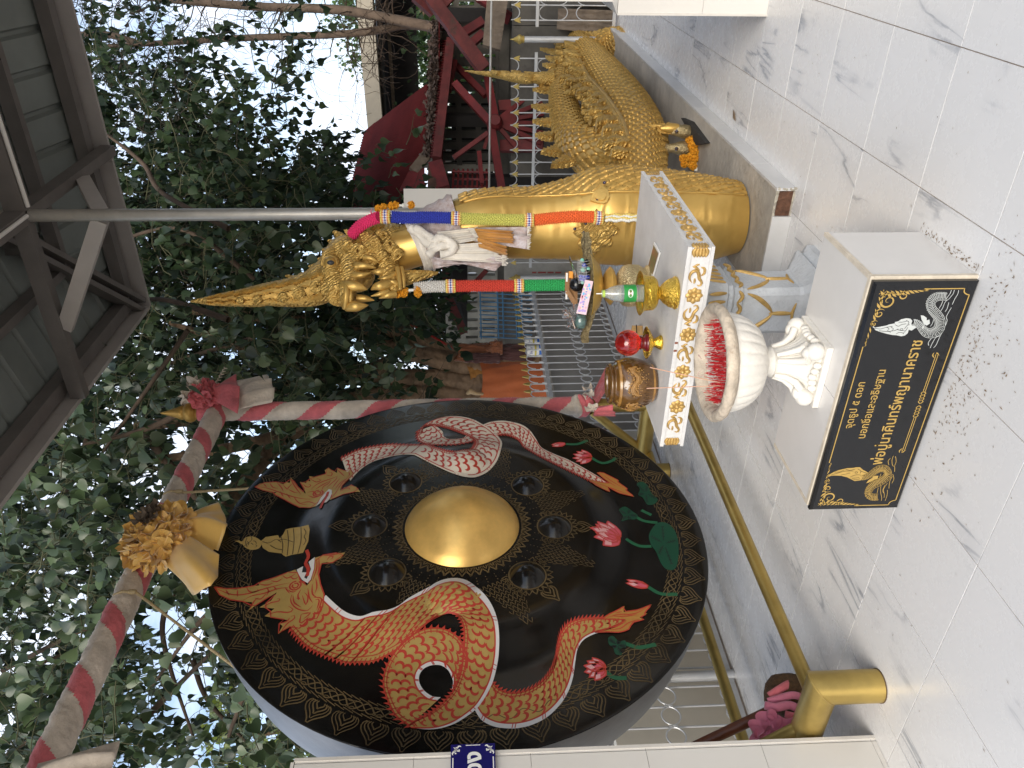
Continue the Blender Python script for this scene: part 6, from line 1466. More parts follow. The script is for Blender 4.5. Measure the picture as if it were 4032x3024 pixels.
b.ball(chest(*mc,.035), .024, 14, 8)
remesh(b, .0045, 'chest_medallion', GOLD_ORN, ng, disp=.002, dsc=60)
b = MB(); lf_ = [(880,755),(925,800),(935,850),(915,890),(880,900),(845,890),(800,870),(815,820),(850,790)]
b.prism([(x,y) for x,y in lf_], lambda a, c, d: chest(a, c, .018+d), -.02, .012); b.prism([(870+(x-870)*.6,840+(y-840)*.65) for x,y in lf_], lambda a, c, d: chest(a, c, .02+d), 0, .022); b.build('chest_leaf', GOLD, ng, angle=30)
GEM = M('dark_blue_stone', (.012,.008,.05), .06, coat=1); GEMS = M('silver_setting', (.5,.5,.5), .25, 1.0)
for x, y in ((905,742),(850,865),(766,1028),(754,1082),(865,1098),(862,1152),(938,985),(690,1062),(975,1105)):
    b = MB(); b.ball(chest(x,y,.040 if 740 < x < 900 and y > 1000 else .026), .0085, 10, 6); b.build('stone', GEM, ng, angle=180)
# coils
ZP = lambda x, y, pl: onx(1800+.4219*x, .4219*y, pl)
def coil(pts, n=90): return smooth_path([tuple(ZP(x,y,pl))+(r,) for x,y,pl,r in pts], n)
lower = coil([(1720,1900,-1.10,.16),(1700,1700,-1.08,.16),(1690,1520,-1.06,.165),(1690,1330,-1.05,.185),(1600,1120,-1.04,.20),(1470,900,-1.03,.195),(1340,700,-1.03,.175),(1230,540,-1.04,.155),(1150,440,-1.05,.135),(1130,380,-1.08,.12)])
upper = coil([(1090,560,-1.13,.10),(1000,720,-1.13,.10),(985,880,-1.13,.105),(1010,1060,-1.13,.11),(1060,1230,-1.13,.12),(1160,1370,-1.13,.135),(1300,1450,-1.13,.15),(1450,1490,-1.12,.15),(1620,1540,-1.12,.15),(1720,1700,-1.12,.14)])
far = coil([(1180,420,-1.06,.13),(1280,440,-1.03,.14),(1400,430,-.98,.16),(1520,430,-.95,.17),(1600,450,-.93,.16),(1680,470,-.92,.12)])
for nm, pth, L_, n_ar, fl in (('lower_coil', lower, .056, 22, -1), ('upper_coil', upper, .050, 16, 1), ('far_coil', far, .056, 19, 1)):
    b = scaled_tube(pth, [p[3] for p in pth], L_, n_ar, .022, n_ar*10, flip=fl); b.build(nm, GOLD_SCALE, ng, angle=28, fix=False)
# back ridge: a cord and carved flames along the lower coil, flame fins on the upper coil
XN = Vector((1,-.25,0)); b = MB()
cord = coil([(1065,370,-.98,.01),(1130,520,-.93,.01),(1220,700,-.90,.01),(1400,900,-.88,.01),(1540,1110,-.88,.01),(1600,1290,-.90,.01)], 60)
b.tube([V3(p) for p in cord], .011, 10); b.build('back_cord', GOLD, ng, angle=180)
b = MB(); rg = random.Random(9)
for x0,y0,x1,y1,w_ in ((1100,440,1000,400,.08),(1120,520,990,480,.09),(1150,600,1010,560,.09),(1180,680,1040,640,.09),(1060,740,940,745,.08),(1240,760,1090,760,.09),(1180,830,1040,850,.09),(1260,860,1150,830,.08),(1300,880,1180,900,.1),(1360,930,1240,950,.1),(1290,990,1150,985,.08),(1400,1010,1270,1030,.1),(1350,1090,1230,1140,.1),(1460,1100,1330,1120,.1),(1420,1180,1290,1200,.1),(1500,1200,1380,1230,.1),(1480,1290,1330,1290,.1),(1540,1300,1420,1330,.1),(1420,1340,1300,1330,.09),(1500,1400,1370,1400,.1)):
    flame(b, ZP(x0,y0,-.96), ZP(x1,y1,-.94), w_, XN, .06)
    flame(b, ZP(x0+30,y0+20,-.93), ZP(x1+60,y1+30,-.90), w_*.7, XN, .05)
cq = [V3(p) for p in cord]
for k in range(46):
    i = rg.randint(3, 44); p = cq[i]; off = Vector((-.02-.05*rg.random(), -.02+rg.gauss(0,.02), .03+.15*rg.random())); q = p+off; d_ = Vector((rg.gauss(0,.3), -.2+rg.gauss(0,.5), 1)).normalized(); flame(b, q, q+d_*rg.uniform(.05,.09), rg.uniform(.03,.045), Vector((1,rg.gauss(-.3,.3),0)), .035)
for k in range(46):
    t = k/45; p = V3(smooth_path([tuple(ZP(1075,400,-.95)),tuple(ZP(1200,660,-.92)),tuple(ZP(1390,900,-.90)),tuple(ZP(1590,1270,-.91))], 46)[k]); b.ball(p+Vector((.0,rg.gauss(0,.02),rg.uniform(.0,.05))), rg.uniform(.008,.017), 8, 5)
b.tube([V3(p)-Vector((.03,0,.0)) for p in cord], .03, 10); o = remesh(b, .0052, 'carved_ridge', GOLD_ORN, ng, disp=.003, groove=groove, sm=1)
for x0,y0,x1,y1,w_,pl in ((890,840,706,832,.075,-1.13),(850,770,755,805,.05,-1.10),(890,1010,695,985,.085,-1.13),(895,1140,705,1128,.08,-1.13),(905,1270,728,1256,.085,-1.13),(950,1400,775,1415,.09,-1.13),(1050,1490,862,1548,.085,-1.13),(1010,430,778,322,.085,-1.08),(1000,500,778,455,.08,-1.06),(960,560,830,530,.08,-1.06),(940,620,800,600,.08,-1.06),(930,680,860,660,.09,-1.06),(1075,340,1068,298,.03,-1.03),(1200,355,1213,232,.06,-1.0),(1320,390,1342,185,.085,-.98),(1280,350,1265,300,.05,-.97),(1420,330,1425,215,.09,-.95),(1390,330,1385,270,.05,-.97),(1510,330,1558,202,.08,-.93),(1490,340,1480,290,.05,-.93),(1590,370,1592,278,.05,-.92),(1640,400,1672,345,.05,-.92),(1680,450,1712,415,.05,-.92)):
    b = MB(); flame(b, ZP(x0,y0,pl), ZP(x1,y1,pl), w_, XN, .034); b.build('flame_fin', GOLD_ORN, ng, smooth=False)
b = MB(); Pq = smooth_path([(900,735,-1.05,.07),(800,735,-1.05,.058),(720,725,-1.05,.05),(640,735,-1.05,.046),(560,722,-1.05,.05),(470,715,-1.05,.036),(380,700,-1.05,.030),(300,690,-1.05,.026),(210,680,-1.05,.017),(130,668,-1.05,.012),(65,662,-1.05,.004)], 60)
b.tube([ZP(*p[:3]) for p in Pq], [p[3] for p in Pq], 18)
for x,y in ((820,680),(760,690),(660,680),(540,668),(440,672),(350,668)): flame(b, ZP(x+40,y+20,-1.03), ZP(x-40,y-5,-1.02), .045, XN, .03)
remesh(b, .0055, 'upright_tail', GOLD_ORN, ng, disp=.005, groove=groove, sm=1)
# cloth round the neck, knotted in front
LACE = M('white_lace', (.58,.53,.55), .8, var=.3, vscale=26, bump=.5, bscale=70, col2=(.40,.30,.27), stain=((.40,.22,.12), 9, .64, .6)); FRNG = M('cream_fringed_cloth', (.76,.71,.63), .85, var=.2, vscale=10, bump=.3, bscale=50, sheen=.2); ORT = M('orange_gauze', (.50,.22,.03), .6, sheen=.4, var=.3, vscale=9)
ck = thing('neck_cloth', 'white knotted cloth and lace shawl with orange gauze tied round the golden serpent neck', 'cloth', N1(2110,560,-.2))
def nring(z0, z1, off, n=60, m_=8, tilt=.07, ph=0):
    rows = []
    for i in range(m_):
        row = []
        for k in range(n):
            a = 2*PI*k/n; z = z0+(z1-z0)*i/(m_-1)+tilt*math.cos(a+ph)
            r = np.interp(z, [s_[1] for s_ in sp], [s_[2] for s_ in sp])+off+.010*noise.noise(Vector((a*2.2,i*.9,z0*9)))+.006*math.sin(i*2.4)
            uc = np.interp(z, [s_[1] for s_ in sp], [s_[0] for s_ in sp]); row.append(VP(Q0-.01-math.sin(a)*r, uc+math.cos(a)*r, 0, z))
        rows.append(row)
    return rows
b = MB(); b.sheet(nring(1.80,1.86,.040,tilt=.065,ph=.2), closed=True); b.build('tied_band', FRNG, ck, angle=180, fix=False)
b = MB(); b.sheet(nring(1.60,1.83,.032,tilt=.05,ph=-.2,m_=12), closed=True); o = b.build('lace_shawl', LACE, ck, angle=180, fix=False)
SW = lambda x, y, d=-.23: ond(1344+.6076*x, .6076*y, Q0+d)          # from the second crop
b = MB(); rg = random.Random(2)
for k, pts in enumerate(([(440,1470),(500,1520),(560,1580),(610,1600)],[(470,1480),(540,1510),(600,1560),(650,1590)],[(720,1570),(660,1600),(600,1590),(570,1620)],[(560,1659),(600,1620),(660,1590),(720,1600)],[(600,1570),(640,1540),(700,1560),(730,1600),(700,1640),(640,1650)])):
    b.tube([SW(*p, -.235-.006*k) for p in smooth_path(pts, 14)], [.020+.004*math.sin(i) for i in range(14)], 10)
b.build('knot', FRNG, ck, angle=180)
drape('cloth_tail', FRNG, [SW(620,1500,-.22),SW(640,1600,-.245)], [SW(850,1480,-.215),SW(880,1555,-.235)], ck, 31, folds=2.5, amp=.010, side=-FWD0, th=.004)
drape('cloth_tail', FRNG, [SW(640,1590,-.245),SW(650,1680,-.24)], [SW(985,1570,-.24),SW(1020,1630,-.245),SW(990,1700,-.23)], ck, 32, folds=3, amp=.010, side=-FWD0, th=.004)
drape('lace_panel', LACE, [SW(700,1480,-.19),SW(720,1540,-.20)], [SW(1215,1470,-.275),SW(1215,1540,-.285),SW(1210,1615,-.285)], ck, 33, folds=1.5, amp=.008, side=-FWD0, th=.003)
drape('lace_panel', LACE, [SW(600,1740,-.16),SW(580,1660,-.20)], [SW(1060,1650,-.25),SW(1070,1690,-.25),SW(990,1760,-.20)], ck, 34, folds=2, amp=.008, side=-FWD0, th=.003)
drape('gauze', ORT, [SW(860,1480,-.24),SW(900,1560,-.25)], [SW(1110,1500,-.285),SW(1120,1575,-.29)], ck, 35, folds=2.5, amp=.01, side=-FWD0, th=.002)
drape('gauze', ORT, [SW(880,1540,-.25),SW(890,1600,-.25)], [SW(1070,1600,-.28),SW(1075,1655,-.28)], ck, 36, folds=2.5, amp=.01, side=-FWD0, th=.002)
b = MB()
def fringe(a, c, n, L_, d0, dirn=(1,0)):
    for k in range(n):
        t = k/(n-1); x = a[0]+(c[0]-a[0])*t; y = a[1]+(c[1]-a[1])*t; l = L_*rg.uniform(.6,1.1); b.tube([SW(x,y,d0),SW(x+l*dirn[0]*.6,y+rg.uniform(-4,4),d0-.004),SW(x+l*dirn[0],y+rg.uniform(-9,9),d0)], .0022, 4)
fringe((820,1478),(880,1560),20,60,-.232); fringe((960,1560),(1000,1690),24,60,-.246); fringe((1205,1470),(1205,1612),26,24,-.288); fringe((1040,1655),(1040,1720),12,40,-.255)
tag(b.build('fringe', FRNG, ck), kind='stuff')
# two small gilded serpent figures with a marigold garland and a dark slab beside the coils
SL = M('silver_gilt_scales', (.55,.44,.24), .33, .75, bump=.5, bscale=120, var=.4, vscale=40); RUBY = M('red_stone', (.35,.01,.015), .1, coat=1)
for (tx,ty,bx,by,r,lb,gem) in ((1140,362,1640,372,.050,'small gilded serpent figure with red stone crest and marigolds at its neck','r'),(1345,192,1640,235,.046,'small gilded serpent figure without flowers beside the black slab',None)):
    X, Y = Z3(bx, by); foot_ = onz(X, Y, .125); dd = (foot_-CAM).dot(FWD0); W3 = lambda x, y, d=0: ond(*Z3(x,y), dd+d)
    f = thing('serpent_figure', lb, 'figurine', (foot_.x,foot_.y,.095))
    b = MB(); Pq = smooth_path([(*Z3(bx+20,by+20),.03,r*1.0),(*Z3(bx-60,by),.0,r*.95),(*Z3(bx-130,by-2),-.01,r*.62),(*Z3((bx+tx)/2+40,(by+ty)/2+4),-.01,r*.60)], 20)
    b.tube([ond(p[0],p[1],dd+p[2]) for p in Pq], [p[3] for p in Pq], 16); b.build('figure_body', SL, f, angle=180)
    b = MB(); mx_, my_ = (bx*.45+tx*.55), (by*.45+ty*.55)
    Pq = smooth_path([(*Z3(mx_+70,my_),-.01,r*.62),(*Z3(mx_+10,my_),-.012,r*.72),(*Z3(mx_-60,my_-2),-.012,r*.42),(*Z3(tx+70,ty+2),-.012,r*.25),(*Z3(tx,ty),-.012,.003)], 24); b.tube([ond(p[0],p[1],dd+p[2]) for p in Pq], [p[3] for p in Pq], 14)
    for s_ in (1,-1):
        for k in range(4): flame(b, W3(mx_+40-k*50,my_+s_*10), W3(mx_-20-k*50,my_+s_*(46-8*k)), .03, -FWD0, .016)
    b.build('figure_crest', GOLD, f, angle=50)
    b = MB(); b.ball(W3(bx-105,by+2,-r*.75), .014, 10, 6); b.build('silver_rosette', GEMS, f, angle=180)
    b = MB(); b.ball(W3(bx-105,by+2,-r*.75-.010), .007, 10, 6); b.build('centre_stone', GEM, f, angle=180)
    if gem:
        b = MB(); b.ball(W3(1372,372,-.05), .018, 14, 8, (1,1,1.1)); b.build('crest_stone', RUBY, f, angle=180); b = MB(); b.tube([W3(1372+34*math.cos(q*PI/8), 372+34*math.sin(q*PI/8), -.045) for q in range(16)], .004, 6, closed=True); b.build('stone_setting', GEMS, f)
        fb_ = foot_
bs = thing('black_slab', 'small black stone slab lying on the platform behind the marigold garland', 'slab', onz(*Z3(1700,230), .1))
q = [onz(*Z3(*p), .125) for p in ((1570,130),(1640,160),(1765,330),(1690,345))]; up = Vector((0,0,1)); b = MB(); b.add([Vector((p.x,p.y,.0945)) for p in q]+[Vector((p.x,p.y,.125)) for p in q], [(3,2,1,0),(4,5,6,7),(0,1,5,4),(1,2,6,5),(2,3,7,6),(3,0,4,7)]); b.build('slab_body', M('dark_slate',(.035,.033,.032),.7,var=.3,vscale=20), bs, smooth=False)
MARI = M('marigold_petals', (.80,.36,.015), .75, var=.35, vscale=90); JAS = M('jasmine_white', (.74,.74,.68), .7); LEAFG = M('small_green_leaf', (.05,.16,.03), .5)
def pompon(b, c, r, rg, n=26):
    for k in range(n):
        z = 1-2*(k+.5)/n; q = math.sqrt(1-z*z); a = k*2.4; d = Vector((q*math.cos(a),q*math.sin(a),z)); ruffle(b, c+d*r*.55, d, r*.55, 4, .35, rg, n=10, m_=3)
mg = thing('marigold_garland', 'orange marigold garland with white jasmine ends laid over the small serpent figure', 'garland', fb_)
rg = random.Random(14); dd = (fb_-CAM).dot(FWD0)
for x, y, d in ((1640,310,-.03),(1690,300,-.05),(1740,330,-.05),(1660,350,-.07),(1720,360,-.07),(1770,380,-.05),(1680,400,-.08),(1740,420,-.05),(1590,450,-.04),(1640,440,-.08),(1690,450,-.08),(1750,460,-.06),(1600,490,-.03),(1660,500,-.06),(1710,510,-.05)):
    p = ond(*Z3(x,y), dd+d); p.z = max(p.z, .118); b = MB(); pompon(b, p, .030, rg); b.build('marigold', MARI, mg, angle=180, fix=False)
b = MB(); 
for k in range(9): p = ond(*Z3(1745+rg.uniform(-12,25), 470+k*9), dd-.05); p.z = max(p.z,.10); b.ball(p, .008, 8, 5, (1,1,1.6))
b.build('jasmine_buds', JAS, mg, angle=180)
b = MB(); p = ond(*Z3(1750,415), dd-.09); b.prism([(-.02,0),(-.005,.012),(.02,.004),(.005,-.01)], lambda a, c, d: p+RIGHT0*a+Vector((0,0,c))-FWD0*d, 0, .002); b.build('green_leaf', LEAFG, mg)
# ------------------------------------------------------------------ woven flower garlands hanging from the statue head
COLS = {'blue':(.03,.05,.42),'yellow':(.62,.60,.14),'orange':(.85,.16,.035),'white':(.66,.64,.60),'red':(.62,.06,.035),'green':(.03,.40,.11),'pink':(.80,.03,.16)}
GM = {k: M(k+'_ribbon_garland', v, .75, var=.35, vscale=160) for k, v in COLS.items()}
BEADW = M('pale_garland_bead', (.70,.66,.66), .6); BEADB = M('blue_garland_bead', (.04,.05,.30), .6); BEADO = M('orange_garland_bead', (.62,.22,.05), .7); BEADY = M('yellow_garland_bead', (.68,.52,.14), .7)
def woven(root, name, mt, pts, r, seed):
    """a woven plastic-ribbon tube: rows of small raised knots"""
    P = [V3(p) for p in even(smooth_path(pts, 60), max(8, int(sum((Vector(q)-Vector(p)).length for p, q in zip(pts, pts[1:]))/.0085)))]; b = MB(); N = len(P)
    b.tube(P, r*.82, 14)
    for i, p in enumerate(P):
        t = (P[min(i+1,N-1)]-P[max(i-1,0)]).normalized(); u, v = frame_along(t)
        for k in range(13):
            a = 2*PI*(k+(.5 if i % 2 else 0))/13; d = u*math.cos(a)+v*math.sin(a); s_ = t.cross(d); c = p+d*r*.80; h = r*.27
            b.add([c+t*.0062, c+s_*r*.23, c-t*.0062, c-s_*r*.23, c+d*h], [(0,1,4),(1,2,4),(2,3,4),(3,0,4)])
    return b.build(name, mt, root, smooth=False)
def beads(root, p, t, r):
    u, v = frame_along(t)
    for k, mt in enumerate((BEADY,BEADO,BEADW,BEADB,BEADW,BEADO,BEADY)):
        b = MB(); o = Vector(t).normalized()*(k-3)*.0062
        for q in range(16): a = 2*PI*(q+.5*(k % 2))/16; b.ball(p+o+(u*math.cos(a)+v*math.sin(a))*r*.95, r*.24, 6, 4)
        b.build('bead_ring', mt, root, angle=180)
def marig(root, pts, dd, r, seed):
    rg = random.Random(seed)
    for X, Y, d in pts: b = MB(); pompon(b, ond(X,Y,dd+d), r, rg, 20); b.build('marigold', MARI, root, angle=180, fix=False)
K2 = lambda x, y, d=-.25: ond(1344+.6076*x, .6076*y, Q0+d)
gr_ = thing('flower_garland', 'woven blue, yellow and orange ribbon garland hanging on the right of the golden serpent head', 'garland', K2(300,1400))
RG = .030
woven(gr_, 'pink_section', GM['pink'], [K2(70,1520,-.10),K2(120,1465,-.15),K2(180,1430,-.20),K2(240,1408,-.24)], RG, 1)
beads(gr_, K2(285,1404), K2(330,1404)-K2(250,1404), RG)
woven(gr_, 'blue_section', GM['blue'], [K2(330,1405),K2(430,1412),K2(550,1408),K2(705,1412)], RG, 2); beads(gr_, K2(745,1415), K2(790,1415)-K2(700,1412), RG)
woven(gr_, 'yellow_section', GM['yellow'], [K2(785,1416,-.26),K2(900,1420,-.265),K2(1050,1424,-.275),K2(1180,1426,-.28)], RG, 3); beads(gr_, K2(1215,1426,-.285), K2(1260,1426)-K2(1180,1426), RG)
woven(gr_, 'orange_section', GM['orange'], [K2(1255,1426,-.285),K2(1380,1412,-.29),K2(1500,1404,-.30),K2(1630,1405,-.30)], RG, 4); beads(gr_, K2(1665,1412,-.30), K2(1700,1412)-K2(1640,1408), RG)
for k in range(4):
    b = MB()
    for i in range(13): x = 1720+i*16; b.ball(K2(x, 1395+k*11+4*math.sin(i*1.3+k), -.30-.004*k), .0085, 7, 5, (1,1,1.3))
    b.build('jasmine_strand', JAS if k % 2 else BEADY, gr_, angle=180)
marig(gr_, [(1344+.6076*x,.6076*y,d) for x,y,d in ((240,1352,-.22),(272,1345,-.23),(325,1335,-.24),(350,1330,-.23),(452,1328,-.22))], Q0, .022, 5)
b = MB(); b.tube([K2(350,1330,-.23),K2(400,1332,-.23),K2(440,1328,-.22)], .006, 6); b.tube([K2(400,1325,-.23),K2(408,1332,-.24),K2(400,1340,-.23)], .007, 6); b.build('jasmine_link', JAS, gr_)
b = MB(); b.tube([K2(205,1400,-.22),K2(190,1370,-.22),K2(198,1350,-.22)], [.007,.004,.001], 6); b.build('pink_tip', PINK_L, gr_)
K5 = lambda x, y, d=-.22: ond(1300+.452*x, 1000+.452*y, Q0+d)
gl_ = thing('flower_garland', 'woven white, red and green ribbon garland hanging on the left from the serpent lower jaw', 'garland', K5(800,285))
woven(gl_, 'white_section', GM['white'], [K5(740,300),K5(860,285),K5(1000,282)], RG, 6); beads(gl_, K5(1050,280), K5(1100,280)-K5(1000,282), RG)
woven(gl_, 'red_section', GM['red'], [K5(1098,280),K5(1300,277),K5(1595,277)], RG, 7); beads(gl_, K5(1645,276), K5(1700,276)-K5(1600,277), RG)
woven(gl_, 'green_section', GM['green'], [K5(1698,275),K5(1850,272),K5(2080,270)], RG, 8)
marig(gl_, [(1300+.452*x,1000+.452*y,d) for x,y,d in ((590,350,-.22),(640,345,-.22),(650,320,-.22),(762,310,-.235),(765,345,-.235))], Q0, .022, 6)
b = MB(); b.tube([K5(660,320),K5(700,315),K5(745,312)], .007, 6); b.build('jasmine_link', JAS, gl_)
# ------------------------------------------------------------------ yard beyond the fence
def B4(x, y, d): return ond(1300+.4823*x, .4823*y, d)
def B5(x, y, d): return ond(1300+.452*x, 1000+.452*y, d)
RED_ROOF = M('red_roof_sheet', (.15,.022,.022), .85, .0, spec=.15, var=.3, vscale=2, stain=((.09,.05,.035), 4, .62, .7)); RUSTR = M('rusted_red_beam', (.15,.026,.024), .7, var=.5, vscale=6, stain=((.05,.028,.02), 5, .55, .9)); REDT = M('red_painted_timber', (.17,.014,.014), .6, var=.45, vscale=7, stain=((.05,.02,.018), 6, .62, .8))
DARK = M('dark_interior_shade', (.022,.019,.018), .9, var=.4, vscale=4); TIMB = M('weathered_plank', (.22,.17,.125), .85, var=.4, vscale=6, wave=(5,7,.4,'X'), stain=((.09,.07,.05), 7, .6, .7)); DEB = M('dry_leaf_debris', (.15,.105,.085), .95, var=.6, vscale=25, bump=.8, bscale=40)  # near-black colour paints the shade inside building and shed
# large open building far behind
ob = thing('open_building', 'big dark open building with cream concrete eave beam far behind the red roofed shed', 'building', B4(500,500,15))
FB = FWD0*.4
def quadslab(name, pts, thick, mt, par, smooth=False):
    b = MB(); v = [Vector(p) for p in pts]; b.add(v+[p+thick for p in v], [(0,1,2,3),(7,6,5,4),(0,4,5,1),(1,5,6,2),(2,6,7,3),(3,7,4,0)]); return b.build(name, mt, par, smooth=smooth)
for y0, y1 in ((-400,345),(352,515),(522,1100)):
    f0, f1 = (y0/1080), (y1/1080)
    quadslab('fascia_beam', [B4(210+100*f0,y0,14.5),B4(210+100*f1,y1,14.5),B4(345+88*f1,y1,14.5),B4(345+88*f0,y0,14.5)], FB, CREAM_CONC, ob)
quadslab('soffit_shade_strip', [B4(350,-400,14.7),B4(430,1080,14.7),B4(455,1080,14.7),B4(378,-400,14.7)], FB, DARK, ob)  # dark strip paints the shade under the beam
quadslab('shaded_wall', [B4(360,-400,16.5),B4(420,1300,16.5),B4(740,1300,16.5),B4(680,-400,16.5)], FWD0*.2, DARK, ob)
quadslab('shade_ceiling_panel', [B4(378,-400,14.8),B4(455,1080,14.8),B4(430,1300,16.4),B4(370,-400,16.4)], Vector((0,0,.05)), DARK, ob)
b = MB(); b.bar(B4(455,-100,15.5), B4(520,900,15.5), .06, .06); b.build('inner_pole', TIMB, ob, smooth=False)
for y in (-150, 1290):
    b = MB(); p = B4(430,y,15.2); b.box(p.x-.15,p.x+.15,p.y-.15,p.y+.15,0,p.z); b.build('building_post', CONC_DARK, ob, smooth=False)
# red roofed shed with wagon wheels
sh = thing('cart_shed', 'old shed with red corrugated roof, dead leaves and radiating red timbers behind the fence', 'shed', B4(1000,900,10.5))
def corr(name, e0, e1, r0, r1, n, amp, mt):
    """corrugated sheet between an eave (e0-e1) and an upper edge (r0-r1)"""
    b = MB(); rows = [[], []]; e0, e1, r0, r1 = map(Vector, (e0,e1,r0,r1)); nn = (e1-e0).cross(r0-e0).normalized(); nn = nn if nn.z > 0 else -nn
    for k in range(n*4+1):
        t = k/(n*4); z = nn*amp*math.sin(k*PI/2)
        rows[0].append(e0.lerp(e1,t)+z); rows[1].append(r0.lerp(r1,t)+z)
    b.sheet(rows); o = b.build(name, mt, sh, smooth=False, fix=False); md = o.modifiers.new('thickness','SOLIDIFY'); md.thickness = .006; return o
corr('roof_sheet', B4(797,690,10.2), B4(797,1235,9.6), B4(378,1005,12.2), B4(235,1560,11.6), 26, .022, RED_ROOF)
corr('roof_sheet', B4(797,1240,9.6), B4(470,1960,9.3), B4(235,1562,11.6), B4(60,2000,11.3), 40, .024, RED_ROOF)
corr('roof_sheet', B4(376,1003,12.25), B4(233,1558,11.65), B4(285,1080,12.7), B4(140,1660,12.1), 26, .022, RED_ROOF)
corr('lower_roof_sheet', B4(962,330,9.7), B4(905,905,9.3), B4(880,330,10.2), B4(830,905,9.9), 26, .016, RED_ROOF)
corr('lower_roof_sheet', B4(905,907,9.3), B4(850,1290,9.1), B4(830,907,9.9), B4(800,1290,9.7), 18, .016, RED_ROOF)
b = MB(); rg = random.Random(3)
for k in range(1500):
    t = rg.random(); x = 870-60*t+rg.gauss(0,22); y = 170+1110*t; p = B4(x, y, 9.95-.35*t+rg.uniform(-.2,.05)); a = Vector((rg.gauss(0,1),rg.gauss(0,1),rg.gauss(0,.5))).normalized(); c = a.cross(Vector((rg.gauss(0,1),rg.gauss(0,1),1))).normalized()
    s_ = rg.uniform(.02,.055); b.add([p-a*s_, p+c*s_*.45, p+a*s_, p-c*s_*.4+Vector((0,0,.01))], [(0,1,2,3)])
tag(b.build('dead_leaves', DEB, sh, smooth=False, fix=False), kind='stuff')
def tim(x0, y0, x1, y1, d0, d1, w_, h_, mt=REDT, name='timber'):
    b = MB(); b.bar(B4(x0,y0,d0), B4(x1,y1,d1), w_, h_, up=FWD0); return b.build(name, mt, sh, smooth=False)
tim(985,330,870,1300,9.6,9.0,.10,.10,RUSTR,'fascia'); tim(800,700,800,1240,10.3,9.7,.05,.05,TIMB,'eave_batten'); tim(800,1250,680,1400,9.6,9.5,.12,.06,TIMB,'barge_board')
tim(700,-40,850,95,8.9,9.0,.14,.10,RUSTR,'rusted_rafter'); tim(770,-80,1010,235,8.8,8.9,.14,.12,RUSTR,'rusted_rafter'); tim(1000,225,1255,565,8.9,9.0,.15,.12,RUSTR,'rusted_rafter'); tim(905,-40,980,30,8.9,8.9,.2,.05,RUSTR,'rusted_rafter')
tim(1015,680,1310,1005,9.4,9.2,.085,.07); tim(1010,520,1270,780,9.9,9.7,.07,.07,REDT); tim(1005,1290,1290,1085,9.2,9.2,.05,.05); tim(1285,640,1345,965,9.4,9.2,.085,.10); tim(1310,1015,1400,1545,9.2,9.0,.085,.10); tim(1260,1210,1295,1080,9.3,9.2,.04,.04)
tim(1090,270,1250,170,9.6,9.6,.10,.08); tim(1120,390,1250,270,9.4,9.4,.09,.08); tim(1200,-20,1300,45,9.3,9.2,.07,.07); tim(1430,180,1460,100,8.9,8.8,.08,.06); tim(960,740,1010,500,9.6,9.7,.09,.08); tim(860,1330,920,1540,9.0,8.9,.16,.1,REDT,'wall_board'); tim(1215,1240,1240,1500,9.2,9.1,.05,.05)
for k in range(8): tim(1010+38*k,1385,1000+40*k,1545,9.3,9.1,.022,.03,REDT,'slat')
for k in range(3): tim(1000,1400+60*k,1290,1410+58*k,9.25,9.15,.02,.03,REDT,'slat')
quadslab('wall_board', [B4(640,1400,9.5),B4(770,1370,9.5),B4(770,1560,9.3),B4(560,1560,9.3)], FWD0*.03, REDT, sh)
quadslab('rotten_sheet', [B4(800,1350,8.95),B4(850,1345,8.95),B4(870,1520,8.85),B4(795,1540,8.85)], FWD0*.01, M('rotten_brown_sheet',(.12,.06,.04),.9,var=.5,vscale=9), sh)
for x, y in ((1290,120),(1360,980),(1300,1480)):
    p = B4(x, y, 9.8); b = MB(); b.box(p.x-.07,p.x+.07,p.y-.07,p.y+.07,-.05,B4(900,y,9.8).z); b.build('shed_post', DARK, sh, smooth=False)
quadslab('shade_back_panel', [B4(990,820,11.6),B4(990,1640,11.2),B4(1330,1640,11.2),B4(1330,820,11.6)], FWD0*.1, DARK, sh)
for x1, y1, w_ in ((1730,840,.05),(1740,930,.05),(1740,1010,.045),(1735,1090,.05),(1720,1170,.05),(1600,800,.05),(1540,1230,.045)): tim(1345,1000,x1,y1,9.2,9.25,w_,w_,REDT,'spoke')
tim(1375,870,1740,850,9.4,9.4,.12,.10,REDT,'post'); tim(1390,1195,1740,1190,9.4,9.3,.13,.10,REDT,'post')
b = MB(); b.lathe([(.001,-.10),(.06,-.10),(.085,-.05),(.09,0),(.085,.05),(.06,.10),(.001,.10)], B4(1345,1000,9.15), 20, axis=FWD0); b.build('timber_hub', REDT, sh)
pk_ = thing('timber_plank', 'thick weathered grey plank leaning down from the shed roof at the right', 'plank', B4(1340,200,8.5)); quadslab('plank_body', [B4(1285,-60,8.5),B4(1460,-60,8.5),B4(1388,405,8.6),B4(1245,362,8.6)], FWD0*.07, TIMB, pk_)
cbx = thing('grey_pipe', 'thin grey pipe running level behind the serpent statue above the spear fence', 'pipe', B4(1310,700,8.3)); b = MB(); b.tube([B4(1325,-300,8.0),B4(1314,200,8.15),B4(1306,800,8.35),B4(1298,1560,8.6)], .011, 8); b.build('pipe_body', STEEL_GALV, cbx)
